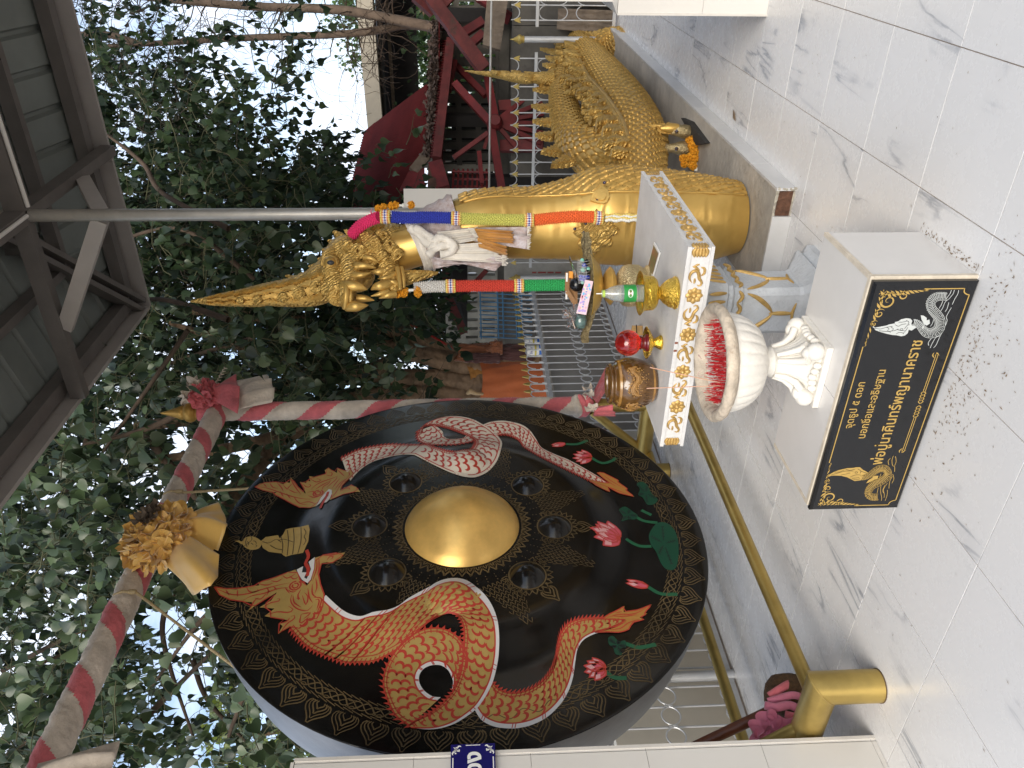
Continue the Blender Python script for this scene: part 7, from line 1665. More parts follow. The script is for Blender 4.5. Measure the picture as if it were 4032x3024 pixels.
for k_ in range(6):                                   # unseen rest of the shed's roof, added to keep sky light out
    a_, b_ = B4(850,-300+330*k_,9.6), B4(850,-300+330*(k_+1),9.6); z1_ = 3.0
    b = MB(); b.add([(a_.x,a_.y+.15,a_.z-.06),(b_.x,b_.y+.15,b_.z-.06),(b_.x-1.2,b_.y+2.6,b_.z-.05),(a_.x-1.2,a_.y+2.6,a_.z-.05)],[(0,1,2,3)]); o = b.build('added_roof_sheet', RED_ROOF, sh, smooth=False, fix=False); md = o.modifiers.new('thickness','SOLIDIFY'); md.thickness = .01
quadslab('shade_side_panel', [B5(1040,60,10.8),B5(1040,560,11.3),B5(1195,680,11.3),B5(1195,60,10.8)], FWD0*.4, DARK, sh)  # dark panel stands in for the shaded inside of the shed
for a_, b_, w_ in (((1000,40),(1020,330),.10),((1008,325),(1165,690),.11)): b = MB(); b.bar(B5(*a_,10.4), B5(*b_,10.6), w_, .06, up=FWD0); b.build('barge_board', RUSTR, sh, smooth=False)
b = MB(); b.bar(B5(1365,140,10.4), B5(1190,330,10.5), .06, .06, up=FWD0); b.build('timber', REDT, sh, smooth=False)
# white tiled pier behind the neck
wp = ond(1589,743,6.6); wq = wp-RIGHT0*.42; wpt = thing('tiled_pier', 'plain white tiled pier standing behind the serpent neck under the red roof', 'pillar', (*((wp+wq)/2).xy,.0))
for z0_, z1_ in ((0,.5),(.503,1.0),(1.003,1.40),(1.403,wp.z)): quadslab('wall_tile', [(wq.x,wq.y,z0_),(wp.x,wp.y,z0_),(wp.x,wp.y,z1_),(wq.x,wq.y,z1_)], FWD0*.4, TILE_WHITE, wpt)
# pierced wall behind everything, parallel to the back fence
DARKW = M('shaded_block_dark_beam', (.11,.10,.085), .9, var=.4, vscale=4); WY = 6.6; pw = thing('pierced_wall', 'grey concrete yard wall pierced by two rows of upright slots', 'wall', (-3,WY,0))  # dark colour paints shed shade on the right courses; the beam itself is dark
zt1, zt0 = ony(1843,1300,WY).z, ony(1958,1300,WY).z; xl_, xr_ = ony(1850,1366,WY).x, 2.2
quadslab('lower_panel', [(xl_,WY,-.1),(xr_,WY,-.1),(xr_,WY,zt0-.14),(xl_,WY,zt0-.14)], Vector((0,.12,0)), CONC_DARK, pw)
b = MB(); b.box(xl_-.02,xr_,WY-.03,WY+.15,zt0-.139,zt0-.001); b.build('wall_beam', DARKW, pw, smooth=False)
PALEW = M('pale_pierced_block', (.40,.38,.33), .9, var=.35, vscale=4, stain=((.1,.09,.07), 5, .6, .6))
rowh = .27; z_ = zt0; xm_ = ony(1850,980,WY).x
for r_ in range(3):
    b = MB(); n = int((xr_-xl_)/.155)
    for k in range(n+1):
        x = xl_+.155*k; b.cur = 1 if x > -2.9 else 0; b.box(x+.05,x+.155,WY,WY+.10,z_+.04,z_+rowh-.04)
    b.cur = 0
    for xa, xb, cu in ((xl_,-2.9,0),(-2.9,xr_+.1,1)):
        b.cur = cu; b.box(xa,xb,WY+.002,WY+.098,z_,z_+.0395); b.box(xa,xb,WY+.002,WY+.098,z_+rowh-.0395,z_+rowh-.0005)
    b.build('pierced_course', [PALEW, DARKW], pw, smooth=False); z_ += rowh
b = MB(); b.box(xl_-.12,xl_-.003,WY-.04,WY+.14,-.1,zt1+.25); b.build('wall_post', CONC_DARK, pw, smooth=False)
# plain concrete wall behind the fence on the right, and stacked boards
gw = thing('yard_wall', 'low weathered concrete wall right behind the spear fence and the serpent coils', 'wall', (-.6,5.2,0))
zt2 = ony(2015,300,5.2).z; 
for x in [-3.2+1.15*k for k in range(5)]: 
    b = MB(); b.box(x+.004,x+1.146,5.2,5.3,-.1,zt2); b.build('wall_panel', CONC_DARK, gw, smooth=False)
bd = thing('board_stack', 'weathered boards standing on edge against the low wall behind the fence', 'boards', (-1,4.9,0)); rg = random.Random(6)
for k in range(24):
    x = -2.4+.15*k+rg.uniform(-.02,.02); h = rg.uniform(.45,.62); b = MB(); b.bar((x,4.82+rg.uniform(0,.1),-.05),(x+rg.uniform(-.03,.03),5.12,h), rg.uniform(.08,.14), .022, up=(0,-1,.2)); b.build('board', TIMB if k % 3 else CONC_DARK, bd, smooth=False)
rb_ = thing('printed_board', 'grey board printed with red figures leaning behind the fence left of the serpent neck', 'board', ony(2050,1050,4.75))
q = [ony(*p,4.7) for p in ((1985,985),(1985,1112),(2300,1112),(2300,985))]; quadslab('board_face', q, Vector((0,.02,0)), M('grey_cement_board',(.36,.35,.32),.85,var=.25,vscale=5,stain=((.2,.19,.16),6,.6,.5)), rb_)
RDP = M('faded_red_print', (.30,.06,.05), .8); zc_ = ony(2190,1000,4.69)
def upr(X0, X1, Y0, Y1, txt):
    p0, p1 = ony(X1,Y0,4.697), ony(X0,Y1,4.697); me = text_mesh(txt,1.0,0); xs = [v.co.x for v in me.vertices]; ys = [v.co.y for v in me.vertices]; L_ = max(xs)-min(xs); H_ = max(ys)-min(ys); bpy.data.meshes.remove(me)
    zc2, xc2 = (p0.z+p1.z)/2, (p0.x+p1.x)/2; k = abs(p1.z-p0.z)/L_; k2 = abs(p1.x-p0.x)/H_
    text(txt, 1.0, lambda a, c, d: (xc2-c*k2, 4.697, zc2+a*k), RDP, rb_)
upr(2130,2222,1012,1022,'40×100')
b = MB()
for X0,X1 in ((2095,2112),(2118,2150),(2156,2180),(2186,2210)): p0, p1 = ony(X0,1070,4.697), ony(X1,1076,4.697); b.add([(p0.x,4.697,p0.z),(p1.x,4.697,p0.z),(p1.x,4.697,p1.z),(p0.x,4.697,p1.z)],[(0,1,2,3)])
b.build('red_marks', RDP, rb_, smooth=False, fix=False)
# low wall and its ledge behind the left fence
lw = thing('ledge_wall', 'low grey rendered wall with a pale panel standing along the left spear fence', 'wall', (-4.1,2,0))
b = MB(); b.box(-4.25,-3.95,1.62,7.0,-.1,.715); b.build('wall_body', M('grey_render',(.33,.31,.28),.9,var=.2,vscale=3,stain=((.2,.18,.15),4,.6,.5)), lw, smooth=False)
b = MB(); b.box(-4.28,-3.93,1.62,7.0,.7155,.74); b.build('wall_coping', CONCRETE, lw, smooth=False)
b = MB(); b.box(-4.24,-3.93,-3.0,1.615,-.1,.72); b.build('pale_panel', M('cream_render',(.58,.54,.46),.85,var=.1,vscale=3), lw, smooth=False)
PAV = M('grey_paving', (.34,.31,.28), .85, var=.35, vscale=2.5, bump=.2, bscale=25, col2=(.22,.20,.18)); 
pv = tag(MB().box(-3.93,-3.79,-7,6.9,-.3,-.02).build('paved_strip', PAV, smooth=False), kind='structure')
b = MB()
for k in range(26):
    for j in range(1): b.box(-3.925,-3.80,-4+.35*k,-4+.35*k+.344,-.019,-.004+rnd.uniform(-.003,.003))
tag(b.build('paving_slabs', PAV, pv, smooth=False), kind='stuff')
# blue cage, paint tins
BLUEP = M('blue_painted_bar', (.09,.25,.44), .5, .0, var=.3, vscale=8); cg = thing('blue_cage', 'empty cage of thin blue painted bars standing behind the fence corner', 'cage', B5(1600,500,9.9))
for y in range(300, 730, 38): b = MB(); d_ = 9.9+.0005*y; b.tube([B5(1300+ (y-300)*.0,y,d_), B5(1760,y+25,d_-.05)], .0085, 6); b.build('cage_bar', BLUEP, cg)
for x in (1305,1455,1500,1615,1640,1665): b = MB(); b.tube([B5(x,290,9.85), B5(x+12,735,10.1)], .010 if x != 1640 else .02, 6); b.build('cage_rail', BLUEP, cg)
for x in (1305,1640): 
    b = MB(); b.tube([B5(x,290,9.85), B5(x-10,330,11.0)], .010, 6); b.tube([B5(x+12,735,10.1), B5(x+2,690,11.2)], .010, 6); b.build('cage_rail', BLUEP, cg)
for n_, (x0,x1,y0,y1,d,lab) in enumerate(((1745,1895,792,884,8.75,'white paint tin with blue lettering, the left one on the wall behind the fence'),(1738,1890,738,785,8.95,'white paint tin partly hidden behind its neighbour on the wall behind the fence'))):
    c = B5(x1,(y0+y1)/2,d); r = (y1-y0)/2*.452*d/FPX; H_ = B5(x0,(y0+y1)/2,d).z-c.z; c.z = .742; t_ = thing('paint_tin', lab, 'paint tin', c, 'paint tins on the ledge wall')
    b = MB(); b.lathe([(r,0),(r,H_*.96),(r*1.05,H_*.965),(r*1.05,H_),(.001,H_)], c, 24); b.build('tin_body', WHITE_PAINT, t_, angle=50); b = MB(); b.lathe([(r*1.012,H_*.02),(r*1.012,H_*.30)], c, 24, caps=False); b.build('blue_band', M('blue_tin_band',(.03,.16,.55),.4), t_)
    b = MB(); b.lathe([(r*1.012,H_*.45),(r*1.012,H_*.56)], c, 24, caps=False); b.build('yellow_band', M('yellow_tin_band',(.6,.5,.1),.4), t_)
    cc = c; rr = r
    text('Beger', 1.0, lambda a, c_, d: cc-FWD0*(math.cos(max(-1.3,min(1.3,a/rr)))*rr*1.02)+RIGHT0*(math.sin(max(-1.3,min(1.3,a/rr)))*rr*1.02)+Vector((0,0,H_*.74+c_)), M('navy_tin_print',(.03,.04,.25),.5), t_, sxy=(rr*.62,rr*.8))
# ------------------------------------------------------------------ sacred tree: trunks, robes
BARK = M('fig_bark', (.30,.20,.125), .9, var=.55, vscale=5, wave=(3.5,12,.6,'Z'), bump=.5, bscale=16, stain=((.36,.25,.16), 4, .6, .6)); LEAF = None
tree = thing('sacred_fig_tree', 'huge sacred fig tree with brown fluted trunks behind the gong and hanging heart-shaped leaves', 'tree', (*B5(1900,1080,9.3).xy, 0))
BARK_D = M('dark_branch_bark', (.10,.068,.045), .9, var=.5, vscale=8, bump=.4, bscale=20); BARK_S = M('slim_trunk_bark', (.20,.145,.105), .9, var=.4, vscale=7, bump=.4, bscale=22)
def limb(pts, rads, name='trunk', n=14, seg=26, flut=.14, par=None, mt=None):
    P = [V3(p) for p in smooth_path(pts, seg)]; R_ = [float(x[0]) for x in smooth_path([(r,) for r in rads], seg)]
    b = MB(); u = None; rows = []
    for i in range(seg):
        t = (P[min(i+1,seg-1)]-P[max(i-1,0)]).normalized(); u = frame_along(t)[0] if u is None else (u-t*u.dot(t)).normalized(); v = t.cross(u)
        rows.append([P[i]+(u*math.cos(2*PI*k/n)+v*math.sin(2*PI*k/n))*max(.003,R_[i])*(1+flut*noise.noise(Vector((2.4*math.cos(2*PI*k/n),2.4*math.sin(2*PI*k/n),i*.10+P[0].x)))*2) for k in range(n)])
    b.sheet(rows, closed=True); return b.build(name, mt or BARK, par or tree, angle=180, fix=False)
DT = 9.3
bz_ = B5(1900,1080,DT); low = Vector((bz_.x,bz_.y,0))
limb([low+RIGHT0*.02, B5(1600,1030,DT), B5(1230,990,DT), B5(1000,930,DT), B5(800,880,DT), B5(550,820,DT), B5(330,700,DT), B5(0,640,DT-.2), B5(-500,560,DT-.6), B5(-1200,500,DT-1)], [.24,.2,.135,.11,.10,.095,.085,.08,.06,.03], n=28, seg=50)
limb([low-RIGHT0*.1, B5(1600,1120,DT-.05), B5(1230,1130,DT-.05), B5(1000,1085,DT), B5(700,1080,DT), B5(400,1060,DT), B5(100,1050,DT), B5(-400,1150,DT-.4), B5(-1000,1400,DT-1.2), B5(-1700,1500,DT-1.8)], [.25,.2,.12,.10,.095,.10,.10,.095,.07,.04], n=28, seg=50)
limb([low-RIGHT0*.3, B5(1600,1240,DT), B5(1230,1260,DT), B5(900,1250,DT), B5(500,1230,DT), B5(0,1330,DT-.2), B5(-500,1700,DT-1), B5(-900,2200,DT-2.2), B5(-1100,2900,DT-3.2)], [.25,.2,.16,.14,.13,.12,.09,.07,.03], n=28, seg=50)
limb([low+RIGHT0*.3, B5(1500,930,DT+.1), B5(1150,880,DT+.1), B5(900,815,DT+.1), B5(600,700,DT+.1), B5(300,580,DT), B5(50,480,DT), B5(-300,330,DT), B5(-900,100,DT), B5(-1500,-200,DT-.3)], [.22,.18,.11,.095,.09,.08,.08,.065,.05,.02], n=24, seg=50)
limb([B5(560,860,DT+.05), B5(500,930,DT+.1), B5(300,1000,DT+.2), B5(0,960,DT+.2), B5(-500,900,DT)], [.05,.06,.055,.05,.03], n=16)
limb([B5(-100,1100,DT-.2), B5(-500,900,DT-.5), B5(-900,760,DT-1), B5(-1400,600,DT-1.4)], [.07,.06,.045,.02], n=16)
limb([B5(100,1260,DT-.2), B5(-300,1500,DT-1.2), B5(-700,1650,DT-2), B5(-1500,1800,DT-2.6)], [.07,.055,.05,.03], n=16)
for pts in (((900,2900),(1000,2500),(830,2050),(560,1700)),((150,2620),(420,2480),(560,2300),(650,2000)),((0,2990),(250,2800),(420,2520)),((640,2330),(520,2420),(330,2480),(10,2640)),((840,2560),(650,2750),(500,2900)),((300,1930),(560,1560),(740,1300)),((80,2420),(280,1900),(420,1500)),((600,2700),(760,2480),(880,2360)),((760,2900),(640,2500),(700,2300)),((420,1200),(640,1180),(900,1260)),((350,1000),(700,900),(1000,1100)),((380,500),(560,640),(640,760),(900,900)),((560,1480),(700,1420),(1000,1330)),((330,1750),(600,1680),(820,1560)),((1000,2950),(820,2760),(760,2600))):
    dd = rnd.uniform(6.2,8.2); r0 = rnd.uniform(.014,.030)
    limb([ond(x,y,dd+rnd.uniform(-.3,.3)) for x, y in pts], [r0*.5]+[r0]*(len(pts)-2)+[r0*1.3], 'branch', n=8, seg=20, flut=.08, mt=BARK_D)
ROBE_O = M('orange_robe_cloth', (.42,.105,.028), .85, var=.2, vscale=5, bump=.3, bscale=14, sheen=.3); ROBE_B = M('brown_robe_cloth', (.22,.075,.03), .85, var=.3, vscale=6, sheen=.3); ROBE_M = M('maroon_robe_cloth', (.085,.032,.03), .85, var=.3, vscale=6, sheen=.3); ROBE_Y = M('saffron_robe_cloth', (.42,.19,.04), .85, var=.25, vscale=6, sheen=.3)
def wrap(root, name, mt, x0, x1, yc, hw, d, wr, seed, bulge=0.0):
    c0, c1 = B5(x0,yc,d), B5(x1,yc,d); r = hw*.452*d/FPX; rows = []; rg = random.Random(seed); ph = rg.uniform(0,9)
    for i in range(18):
        t = i/17; c = c0.lerp(c1,t); row = []
        for k in range(72):
            a = 2*PI*k/72; rr = r*(1+bulge*t)+wr*noise.noise(Vector((a*3.2+ph,t*3.0-a*.9,seed)))+wr*.5*noise.noise(Vector((a*9+ph,t*8,seed+3))); row.append(c+RIGHT0*(rr*math.cos(a))+FWD0*(rr*.8*math.sin(a))+Vector((0,0,.03*math.sin(a*2+ph)*(1-t))))
        rows.append(row)
    b = MB(); b.sheet(rows, closed=True); return b.build(name, mt, root, angle=180, fix=False)
rbs = thing('tree_robe', 'bright orange robe cloth wrapped wide round the sacred fig trunks behind the fence', 'cloth', (*low.xy,.6)); wrap(rbs, 'orange_cloth', ROBE_O, 1305, 2050, 1125, 205, DT-.05, .03, 1, .06)
rb2 = thing('tree_robe', 'saffron cloth band tied round the fig trunks above the orange robe', 'cloth', B5(1270,1070,DT)); wrap(rb2, 'saffron_cloth', ROBE_Y, 1205, 1340, 1070, 150, DT, .03, 2)
rb3 = thing('tree_robe', 'bundle of brown and maroon robe cloth hanging on the right fig trunk', 'cloth', B5(1300,860,DT-.25))
wrap(rb3, 'brown_cloth', ROBE_B, 1095, 1420, 858, 66, DT-.2, .045, 3, .15); wrap(rb3, 'maroon_cloth', ROBE_M, 1330, 1760, 862, 72, DT-.12, .05, 4, .1); wrap(rb3, 'brown_cloth', ROBE_B, 1380, 1500, 815, 40, DT-.3, .04, 5, .5)
wrap(rb3, 'maroon_cloth', ROBE_M, 1200, 1480, 905, 32, DT-.3, .03, 6, .2)
rr_ = thing('red_rope', 'red twisted rope stretched from the brown robe bundle up into the tree', 'rope', B5(800,670,DT-.2)); b = MB(); b.tube([B5(515,515,DT), B5(800,668,DT-.15), B5(1085,828,DT-.25)], .013, 8); b.build('rope_body', M('red_rope_fibre',(.30,.018,.012),.8,bump=.7,bscale=80), rr_)
bt_ = thing('bent_branch_stub', 'pale dry stub with a knot on the fig trunk beside the gong edge', 'branch', B5(1200,1200,DT-.3)); b = MB(); b.tube([B5(1195,1215,DT-.25), B5(1220,1195,DT-.3), B5(1270,1215,DT-.3), B5(1330,1220,DT-.25)], [.02,.035,.022,.016], 10); b.build('stub_body', M('pale_wood',(.42,.30,.17),.8), bt_)
# two slim trees with bare twigs, right
for k_, (pts, r0, lab, tw) in enumerate((([(2000,160,11),(1640,95,11),(1340,40,11),(1000,25,11),(600,-10,11),(200,-60,11)],.068,'slim pale trunk leaning right, the outer of two behind the red roof',1),([(2000,170,11.2),(1640,100,11.2),(1500,118,11.2),(1340,135,11.2),(950,150,11.2),(700,165,11.2),(540,175,11.2),(350,190,11.2),(100,220,11.2)],.062,'slim pale upright trunk forking at its top, the inner of two behind the red roof',2))):
    t2 = thing('slim_tree', lab, 'tree', ond(2000,160,11)); P = [ond(*p) for p in pts]
    limb(P, [r0*1.2]+[r0*(1-.09*i) for i in range(len(P)-1)], 'trunk', n=14, seg=36, flut=.06, par=t2, mt=BARK_S)
    if tw == 2: limb([ond(560,175,11.2), ond(440,140,11.2), ond(330,135,11.2), ond(150,120,11.2)], [.04,.045,.035,.02], 'limb', n=10, seg=16, flut=.06, par=t2, mt=BARK_S)
    b = MB(); rg = random.Random(20+k_)
    for j in range(70):
        i = rg.uniform(.25,1); q = V3(smooth_path(P, 40)[int(i*39)]); d = (RIGHT0*rg.gauss(0,1)-FWD0*rg.gauss(0,.6)+Vector((0,0,rg.uniform(-.3,1)))).normalized(); L_ = rg.uniform(.4,1.5); pp = [q]
        for s_ in range(8): d = (d+Vector((rg.gauss(0,.28),rg.gauss(0,.28),rg.gauss(-.02,.25)))).normalized(); pp.append(pp[-1]+d*L_/8)
        b.tube(pp, [.009*(1-i_/9.5) for i_ in range(9)], 4, caps=False)
        for s_ in range(5):
            q2 = pp[rg.randint(2,8)]; d2 = (d+Vector((rg.gauss(0,.8),rg.gauss(0,.8),rg.gauss(0,.8)))).normalized(); p2 = [q2]
            for z in range(5): d2 = (d2+Vector((rg.gauss(0,.4),rg.gauss(0,.4),rg.gauss(-.1,.4)))).normalized(); p2.append(p2[-1]+d2*L_*.09)
            b.tube(p2, .0028, 3, caps=False)
    tag(b.build('bare_twigs', BARK_D, t2, fix=False), kind='stuff')
# ------------------------------------------------------------------ foliage: heart-shaped leaves with drip tips
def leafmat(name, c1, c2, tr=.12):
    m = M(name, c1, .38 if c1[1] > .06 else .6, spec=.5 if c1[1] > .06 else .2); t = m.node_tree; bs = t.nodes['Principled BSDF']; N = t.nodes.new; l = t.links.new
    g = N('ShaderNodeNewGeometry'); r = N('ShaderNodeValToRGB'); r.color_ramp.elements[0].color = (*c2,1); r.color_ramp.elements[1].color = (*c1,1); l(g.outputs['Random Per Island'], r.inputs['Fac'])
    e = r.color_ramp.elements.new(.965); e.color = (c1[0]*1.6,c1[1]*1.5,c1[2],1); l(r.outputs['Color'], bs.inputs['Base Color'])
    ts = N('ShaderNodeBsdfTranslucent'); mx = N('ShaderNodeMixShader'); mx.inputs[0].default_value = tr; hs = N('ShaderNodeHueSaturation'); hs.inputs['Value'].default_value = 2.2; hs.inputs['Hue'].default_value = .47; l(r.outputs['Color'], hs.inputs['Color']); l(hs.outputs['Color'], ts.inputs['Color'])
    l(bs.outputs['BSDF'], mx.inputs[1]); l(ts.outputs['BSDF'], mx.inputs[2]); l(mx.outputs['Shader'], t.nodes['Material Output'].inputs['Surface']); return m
LEAF = leafmat('fig_leaf_green', (.044,.072,.041), (.020,.038,.024), .08); LEAF_D = leafmat('dark_shaded_fig_leaf', (.020,.037,.020), (.009,.019,.012), .05); LEAF_Y = leafmat('yellow_green_leaf', (.12,.17,.04), (.06,.10,.03), .3)  # dark leaf colour puts the crown's shade into the foliage behind
VEIN = M('pale_leaf_vein', (.20,.22,.10), .6)
HEART = [(0,0),(.16,.10),(.36,.05),(.52,-.16),(.50,-.42),(.34,-.68),(.14,-.88),(.04,-1.02),(.0,-1.42)]
def leaf_pts(c, down, nrm, L_, fold, cup):
    s_ = down.cross(nrm).normalized(); mid = []; rt = []; lt = []
    for x, y in HEART:
        d = c-down*(y*L_*.70) ; bend = nrm*(-cup*L_*(y*y)*.35)
        mid.append(d+bend); rt.append(d+bend+s_*(x*L_*.78)+nrm*(abs(x)*fold*L_)); lt.append(d+bend-s_*(x*L_*.78)+nrm*(abs(x)*fold*L_))
    return mid, rt, lt
def add_leaf(b, c, down, nrm, L_, fold=.25, cup=.3, detail=True):
    m_, r, l_ = leaf_pts(c, down, nrm, L_, fold, cup)
    if detail:
        vs = [m_[0], m_[3], m_[6], m_[8]]+r[1:8]+l_[1:8]        # 0..3 mid, 4..10 right, 11..17 left
        fs = [(0,4,5,1),(1,5,6),(1,6,7,2),(2,7,8,9),(2,9,10,3)]; fs += [(0,1,12,11),(1,13,12),(1,2,14,13),(2,16,15,14),(2,3,17,16)]
        b.add(vs, fs)
    else:
        b.add([m_[0], r[2], r[4], r[6], m_[8], l_[6], l_[4], l_[2], m_[4]], [(0,1,8),(1,2,8),(2,3,8),(3,4,8),(4,5,8),(5,6,8),(6,7,8),(7,0,8)])
    return m_, r, l_
rl = random.Random(77)
ALL = []                                      # every leaf: distance, position, frame, size, material class
TW = MB(); TWD = MB()
def cluster(base, n, L0, spread, tw, cls, droop=.5):
    d = Vector((rl.gauss(0,1),rl.gauss(0,1),rl.gauss(-.1,.5))).normalized(); p = base.copy(); pts = [p.copy()]
    for i in range(n):
        d = (d+Vector((rl.gauss(0,.22),rl.gauss(0,.22),rl.gauss(-.12*droop,.18)))).normalized(); p = p+d*spread; pts.append(p.copy())
        dn = (Vector((rl.gauss(0,.45),rl.gauss(0,.45),-1))+d*rl.uniform(-.2,.7)).normalized(); nr = Vector((rl.gauss(0,1),rl.gauss(0,1),rl.gauss(.35,.5))); nr = (nr-dn*nr.dot(dn)).normalized()
        L_ = L0*rl.uniform(.6,1.15); off = (dn*.55+Vector((rl.gauss(0,.5),rl.gauss(0,.5),0))).normalized()*L_*.55
        q = p+off; ALL.append(((q-CAM).length, q, dn, nr, L_, cls)); tw.tube([p, p+off*.5+Vector((0,0,.01)), q], .0016, 3, caps=False)
    tw.tube(pts, [.005*(1-.7*i/len(pts)) for i in range(len(pts))], 4, caps=False)
def fill_region(n, xr, yr, dr, L0, cls, test=None, k=(4,9), spread=.075):
    c_ = 0; tr_ = 0
    while c_ < n and tr_ < n*20:
        tr_ += 1; X, Y = rl.uniform(*xr), rl.uniform(*yr)
        if test and not test(X, Y): continue
        d = rl.uniform(*dr); p = ond(X, Y, d)
        if p.x > -2.75 and p.y < 1.9 and p.z < 6.5: continue                     # not under or in the pavilion
        if p.x > -3.4 and -2.9 < p.y < 1.0 and p.z < 4.0: continue             # clear of the gong
        if p.z < .9 or (X > 1330 and Y < 800) or (X > 1430 and 1290 < Y < 1580 and d < 12) or (X > 1330 and 1300 < Y < 1580 and d < 12 and rl.random() < .6): continue
        cluster(p, rl.randint(*k), L0, spread, TW if d < 8 else TWD, cls); c_ += 1
def dens(holes):
    def f(X, Y):
        for x, y, rx, ry, keep in holes:
            if ((X-x)/rx)**2+((Y-y)/ry)**2 < 1 and rl.random() > keep: return False
        return noise.noise(Vector((X*.0045,Y*.0045,1.3))) > -.30 or rl.random() < .25
    return f
# over and left of the gong
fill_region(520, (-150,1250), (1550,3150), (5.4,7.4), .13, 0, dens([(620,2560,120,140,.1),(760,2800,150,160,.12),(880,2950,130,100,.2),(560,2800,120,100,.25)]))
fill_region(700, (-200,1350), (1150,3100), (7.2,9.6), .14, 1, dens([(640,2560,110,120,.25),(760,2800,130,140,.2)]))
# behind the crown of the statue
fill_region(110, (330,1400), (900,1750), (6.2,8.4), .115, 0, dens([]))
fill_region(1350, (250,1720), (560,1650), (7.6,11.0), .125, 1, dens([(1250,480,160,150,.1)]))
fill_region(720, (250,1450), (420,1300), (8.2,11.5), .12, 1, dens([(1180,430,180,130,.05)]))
# open, hanging sprays to the right
fill_region(210, (300,760), (-60,520), (7.5,11), .10, 1, dens([(650,90,140,60,.15),(820,60,120,80,.05)]))
fill_region(150, (650,1400), (330,760), (7.0,10), .11, 1, dens([(1270,470,120,110,.05),(1380,520,90,80,.1)]))
fill_region(20, (650,1200), (100,330), (7.5,10), .12, 1, dens([]))
# sprays before the red roof
for X, Y in ((1530,700),(1560,620),(1600,570),(1480,745),(1560,740)): cluster(ond(X,Y,8.2+rl.uniform(-.2,.2)), 4, .12, .07, TW, 0)
# close sprays
for X, Y, d in ((900,980,5.7),(930,1060,5.8),(1000,1010,5.7),(1050,960,5.9),(1020,1330,5.8),(950,1250,5.6),(1150,1300,5.9),(1100,1400,6.0),(1180,1480,6.2),(900,1330,6.0),(1000,1240,5.8),(1080,1060,6.0),(420,2080,5.0),(330,2180,5.0),(240,1880,5.2),(180,2000,5.1),(560,1860,5.2),(620,1500,5.4),(640,1300,5.6),(1260,1550,6.4),(1400,1580,7),(1500,1545,7.2),(1560,1520,7.2),(1390,1440,7.4)):
    cluster(ond(X,Y,d), rl.randint(5,8), .125, .06, TW, 0, 1.2)
def shade_canopy(n):                       # crown above the frame, added to block sky and darken the leaves
    for _ in range(n):
        p = low+Vector((rl.gauss(.6,3.4), rl.gauss(-1.0,3.0), rl.uniform(6.2,9.5)))
        if p.x > -2.2 and p.y < 1.9: p.x = -2.3-abs(rl.gauss(0,2))
        cluster(p, 9, .21, .13, TWD, 1)
shade_canopy(700)
dark_start = len(ALL)
# dense dark tree behind the shed's left end, yellow-green one low on the left, small greens above the beam
fill_region(200, (1450,1810), (1120,1480), (12.6,14), .12, 1, None)
fill_region(120, (820,1350), (2600,3150), (10.5,14), .16, 2, None)
ALL.sort(key=lambda t: t[0])
mats = [LEAF, LEAF_D, LEAF_Y]
lb = MB(); add_leaf(lb, Vector((0,0,0)), Vector((0,0,-1)), Vector((0,-1,0)), 1.0)
n_leaf = 0; bulk = {0: MB(), 1: MB(), 2: MB()}; protos = [lb.mesh('leaf', mt, angle=180, fix=False) for mt in (LEAF, leafmat('grey_green_fig_leaf', (.075,.105,.070), (.05,.08,.045)), LEAF_D)]
for dist, q, dn, nr, L_, cls in ALL:
    if n_leaf < 290 and inview(q, 40):
        o = link('leaf', protos[rl.choice((0,0,1,2))], tree); s_ = dn.cross(nr).normalized()
        Mx = Matrix(((s_.x*-1, -nr.x, -dn.x, 0),(s_.y*-1, -nr.y, -dn.y, 0),(s_.z*-1, -nr.z, -dn.z, 0),(0,0,0,1))); loc = q-WL[tree.name]
        o.matrix_basis = Matrix.Translation(q) @ Mx @ Matrix.Scale(L_, 4); n_leaf += 1
    else: add_leaf(bulk[cls], q, dn, nr, L_, rl.uniform(.1,.4), rl.uniform(.1,.6), dist < 8.5)
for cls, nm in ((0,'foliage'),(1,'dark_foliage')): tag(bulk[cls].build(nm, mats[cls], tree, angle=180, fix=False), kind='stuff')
TW.build('twigs', M('leaf_stalk',(.085,.085,.04),.8), tree, fix=False)
TWD.build('twigs', M('dark_twig',(.055,.045,.03),.8), tree, fix=False)
for o in list(tree.children):
    if o.name.startswith('twigs'): o['kind'] = 'stuff'
yt = thing('bushy_tree', 'yellow green leafy tree low on the left beyond the gong', 'tree', (*ond(1200,2800,12).xy, 0))
tag(bulk[2].build('crown', LEAF_Y, yt, angle=180, fix=False), kind='stuff'); p = ond(1300,2850,12.5); limb([(p.x,p.y,0),p,ond(1000,2900,12.2)], [.1,.08,.03], 'trunk', n=10, seg=12, par=yt)
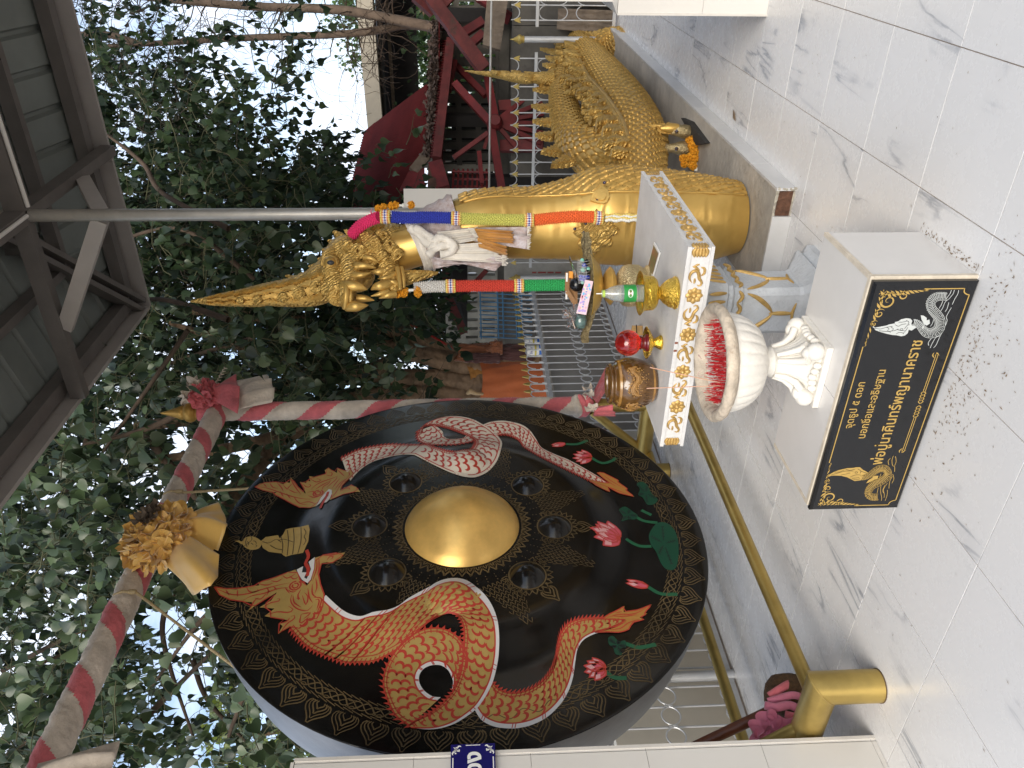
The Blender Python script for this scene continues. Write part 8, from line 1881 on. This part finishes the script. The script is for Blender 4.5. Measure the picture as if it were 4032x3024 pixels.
# far greenery behind the buildings: small leaves on rounded tops
def far_tree(lab, c, R_, n, mt, seed, sz=.10, sq=(1,1,.8)):
    rg = random.Random(seed); t = thing('far_tree', lab, 'tree', (c.x,c.y,0)); b = MB()
    lobes = [Vector((rg.gauss(0,.5),rg.gauss(0,.5),rg.gauss(0,.4)))*R_ for _ in range(9)]
    for k in range(n):
        l_ = rg.choice(lobes); v = Vector((rg.gauss(0,1),rg.gauss(0,1),rg.gauss(0,1))).normalized()*R_*.5*rg.random()**.4; p = c+Vector((( l_+v).x*sq[0],(l_+v).y*sq[1],(l_+v).z*sq[2])); dn = Vector((rg.gauss(0,.6),rg.gauss(0,.6),-1)).normalized(); nr = Vector((rg.gauss(0,1),rg.gauss(0,1),rg.gauss(.5,.5))); nr = (nr-dn*nr.dot(dn)).normalized()
        add_leaf(b, p, dn, nr, sz*rg.uniform(.6,1.2), .2, .3, False)
    tag(b.build('crown', mt, t, angle=180, fix=False), kind='stuff'); limb([(c.x,c.y,-.05),(c.x+.1,c.y,c.z*.6),(c.x,c.y,c.z)], [.16,.12,.05], 'trunk', n=8, seg=8, par=t)
LEAF_F = leafmat('bright_far_leaf', (.05,.10,.028), (.022,.055,.018), .2)
far_tree('bright green tree seen in the gap under the dark building, left one', B4(800,560,18.5), 1.5, 1900, LEAF_F, 1, .13, (1.1,1,.75)); far_tree('bright green tree seen in the gap under the dark building, right one', B4(790,150,18.5), 1.5, 1700, LEAF_F, 2, .13, (1.1,1,.75))
far_tree('small bright tree top above the cream eave beam at the right edge', B4(140,140,19), 1.1, 900, LEAF_F, 3, .13); far_tree('bright green tree behind the pierced wall at the right', B4(1150,300,13.5), 1.5, 1500, LEAF_F, 4, .14, (1.6,1,.7)); far_tree('dark tree behind the shed and the pierced wall', B4(1150,1000,15.5), 1.8, 1500, LEAF_D, 5, .16, (1.6,1,.7)); far_tree('dark leafy tree beyond the left end of the pierced wall', B5(740,560,14.5), 1.2, 2600, LEAF_D, 6, .13, (1.1,1,1.0))
far_tree('broad dark tree far behind the gong', ond(1500,2200,14), 2.6, 2200, LEAF_D, 7, .2, (1.6,1,1))
# added trees and hall, out of view at right, to darken the gong's reflections
hall = thing('unseen_hall', 'long dim hall wall added out of view to darken the gong reflections', 'building', (9.5,3,0))
b = MB(); b.box(9.0,9.4,-3.5,14,-.1,3.6); b.build('unseen_hall_wall', CONC_DARK, hall, smooth=False); b = MB(); b.add([(7.8,-3.8,3.4),(7.8,14.3,3.4),(12,14.3,5.6),(12,-3.8,5.6)],[(0,1,2,3)]); o = b.build('unseen_hall_roof', RED_ROOF, hall, smooth=False, fix=False); md = o.modifiers.new('thickness','SOLIDIFY'); md.thickness = .08
for k, (x, y) in enumerate(((7.5,9.5),(10.5,6.0),(11,1.0),(10,12.5),(6.0,13.5))): far_tree(('tall unseen tree added beside the hall, standing behind its roof','broad unseen tree added by the middle of the hall','unseen tree added at the near end of the hall','dense unseen tree added at the far end of the hall','round unseen tree added between the hall and the shed')[k], Vector((x,y,5.6)), 3.4, 2600, LEAF_D, 30+k, .42, (1,1,.9))
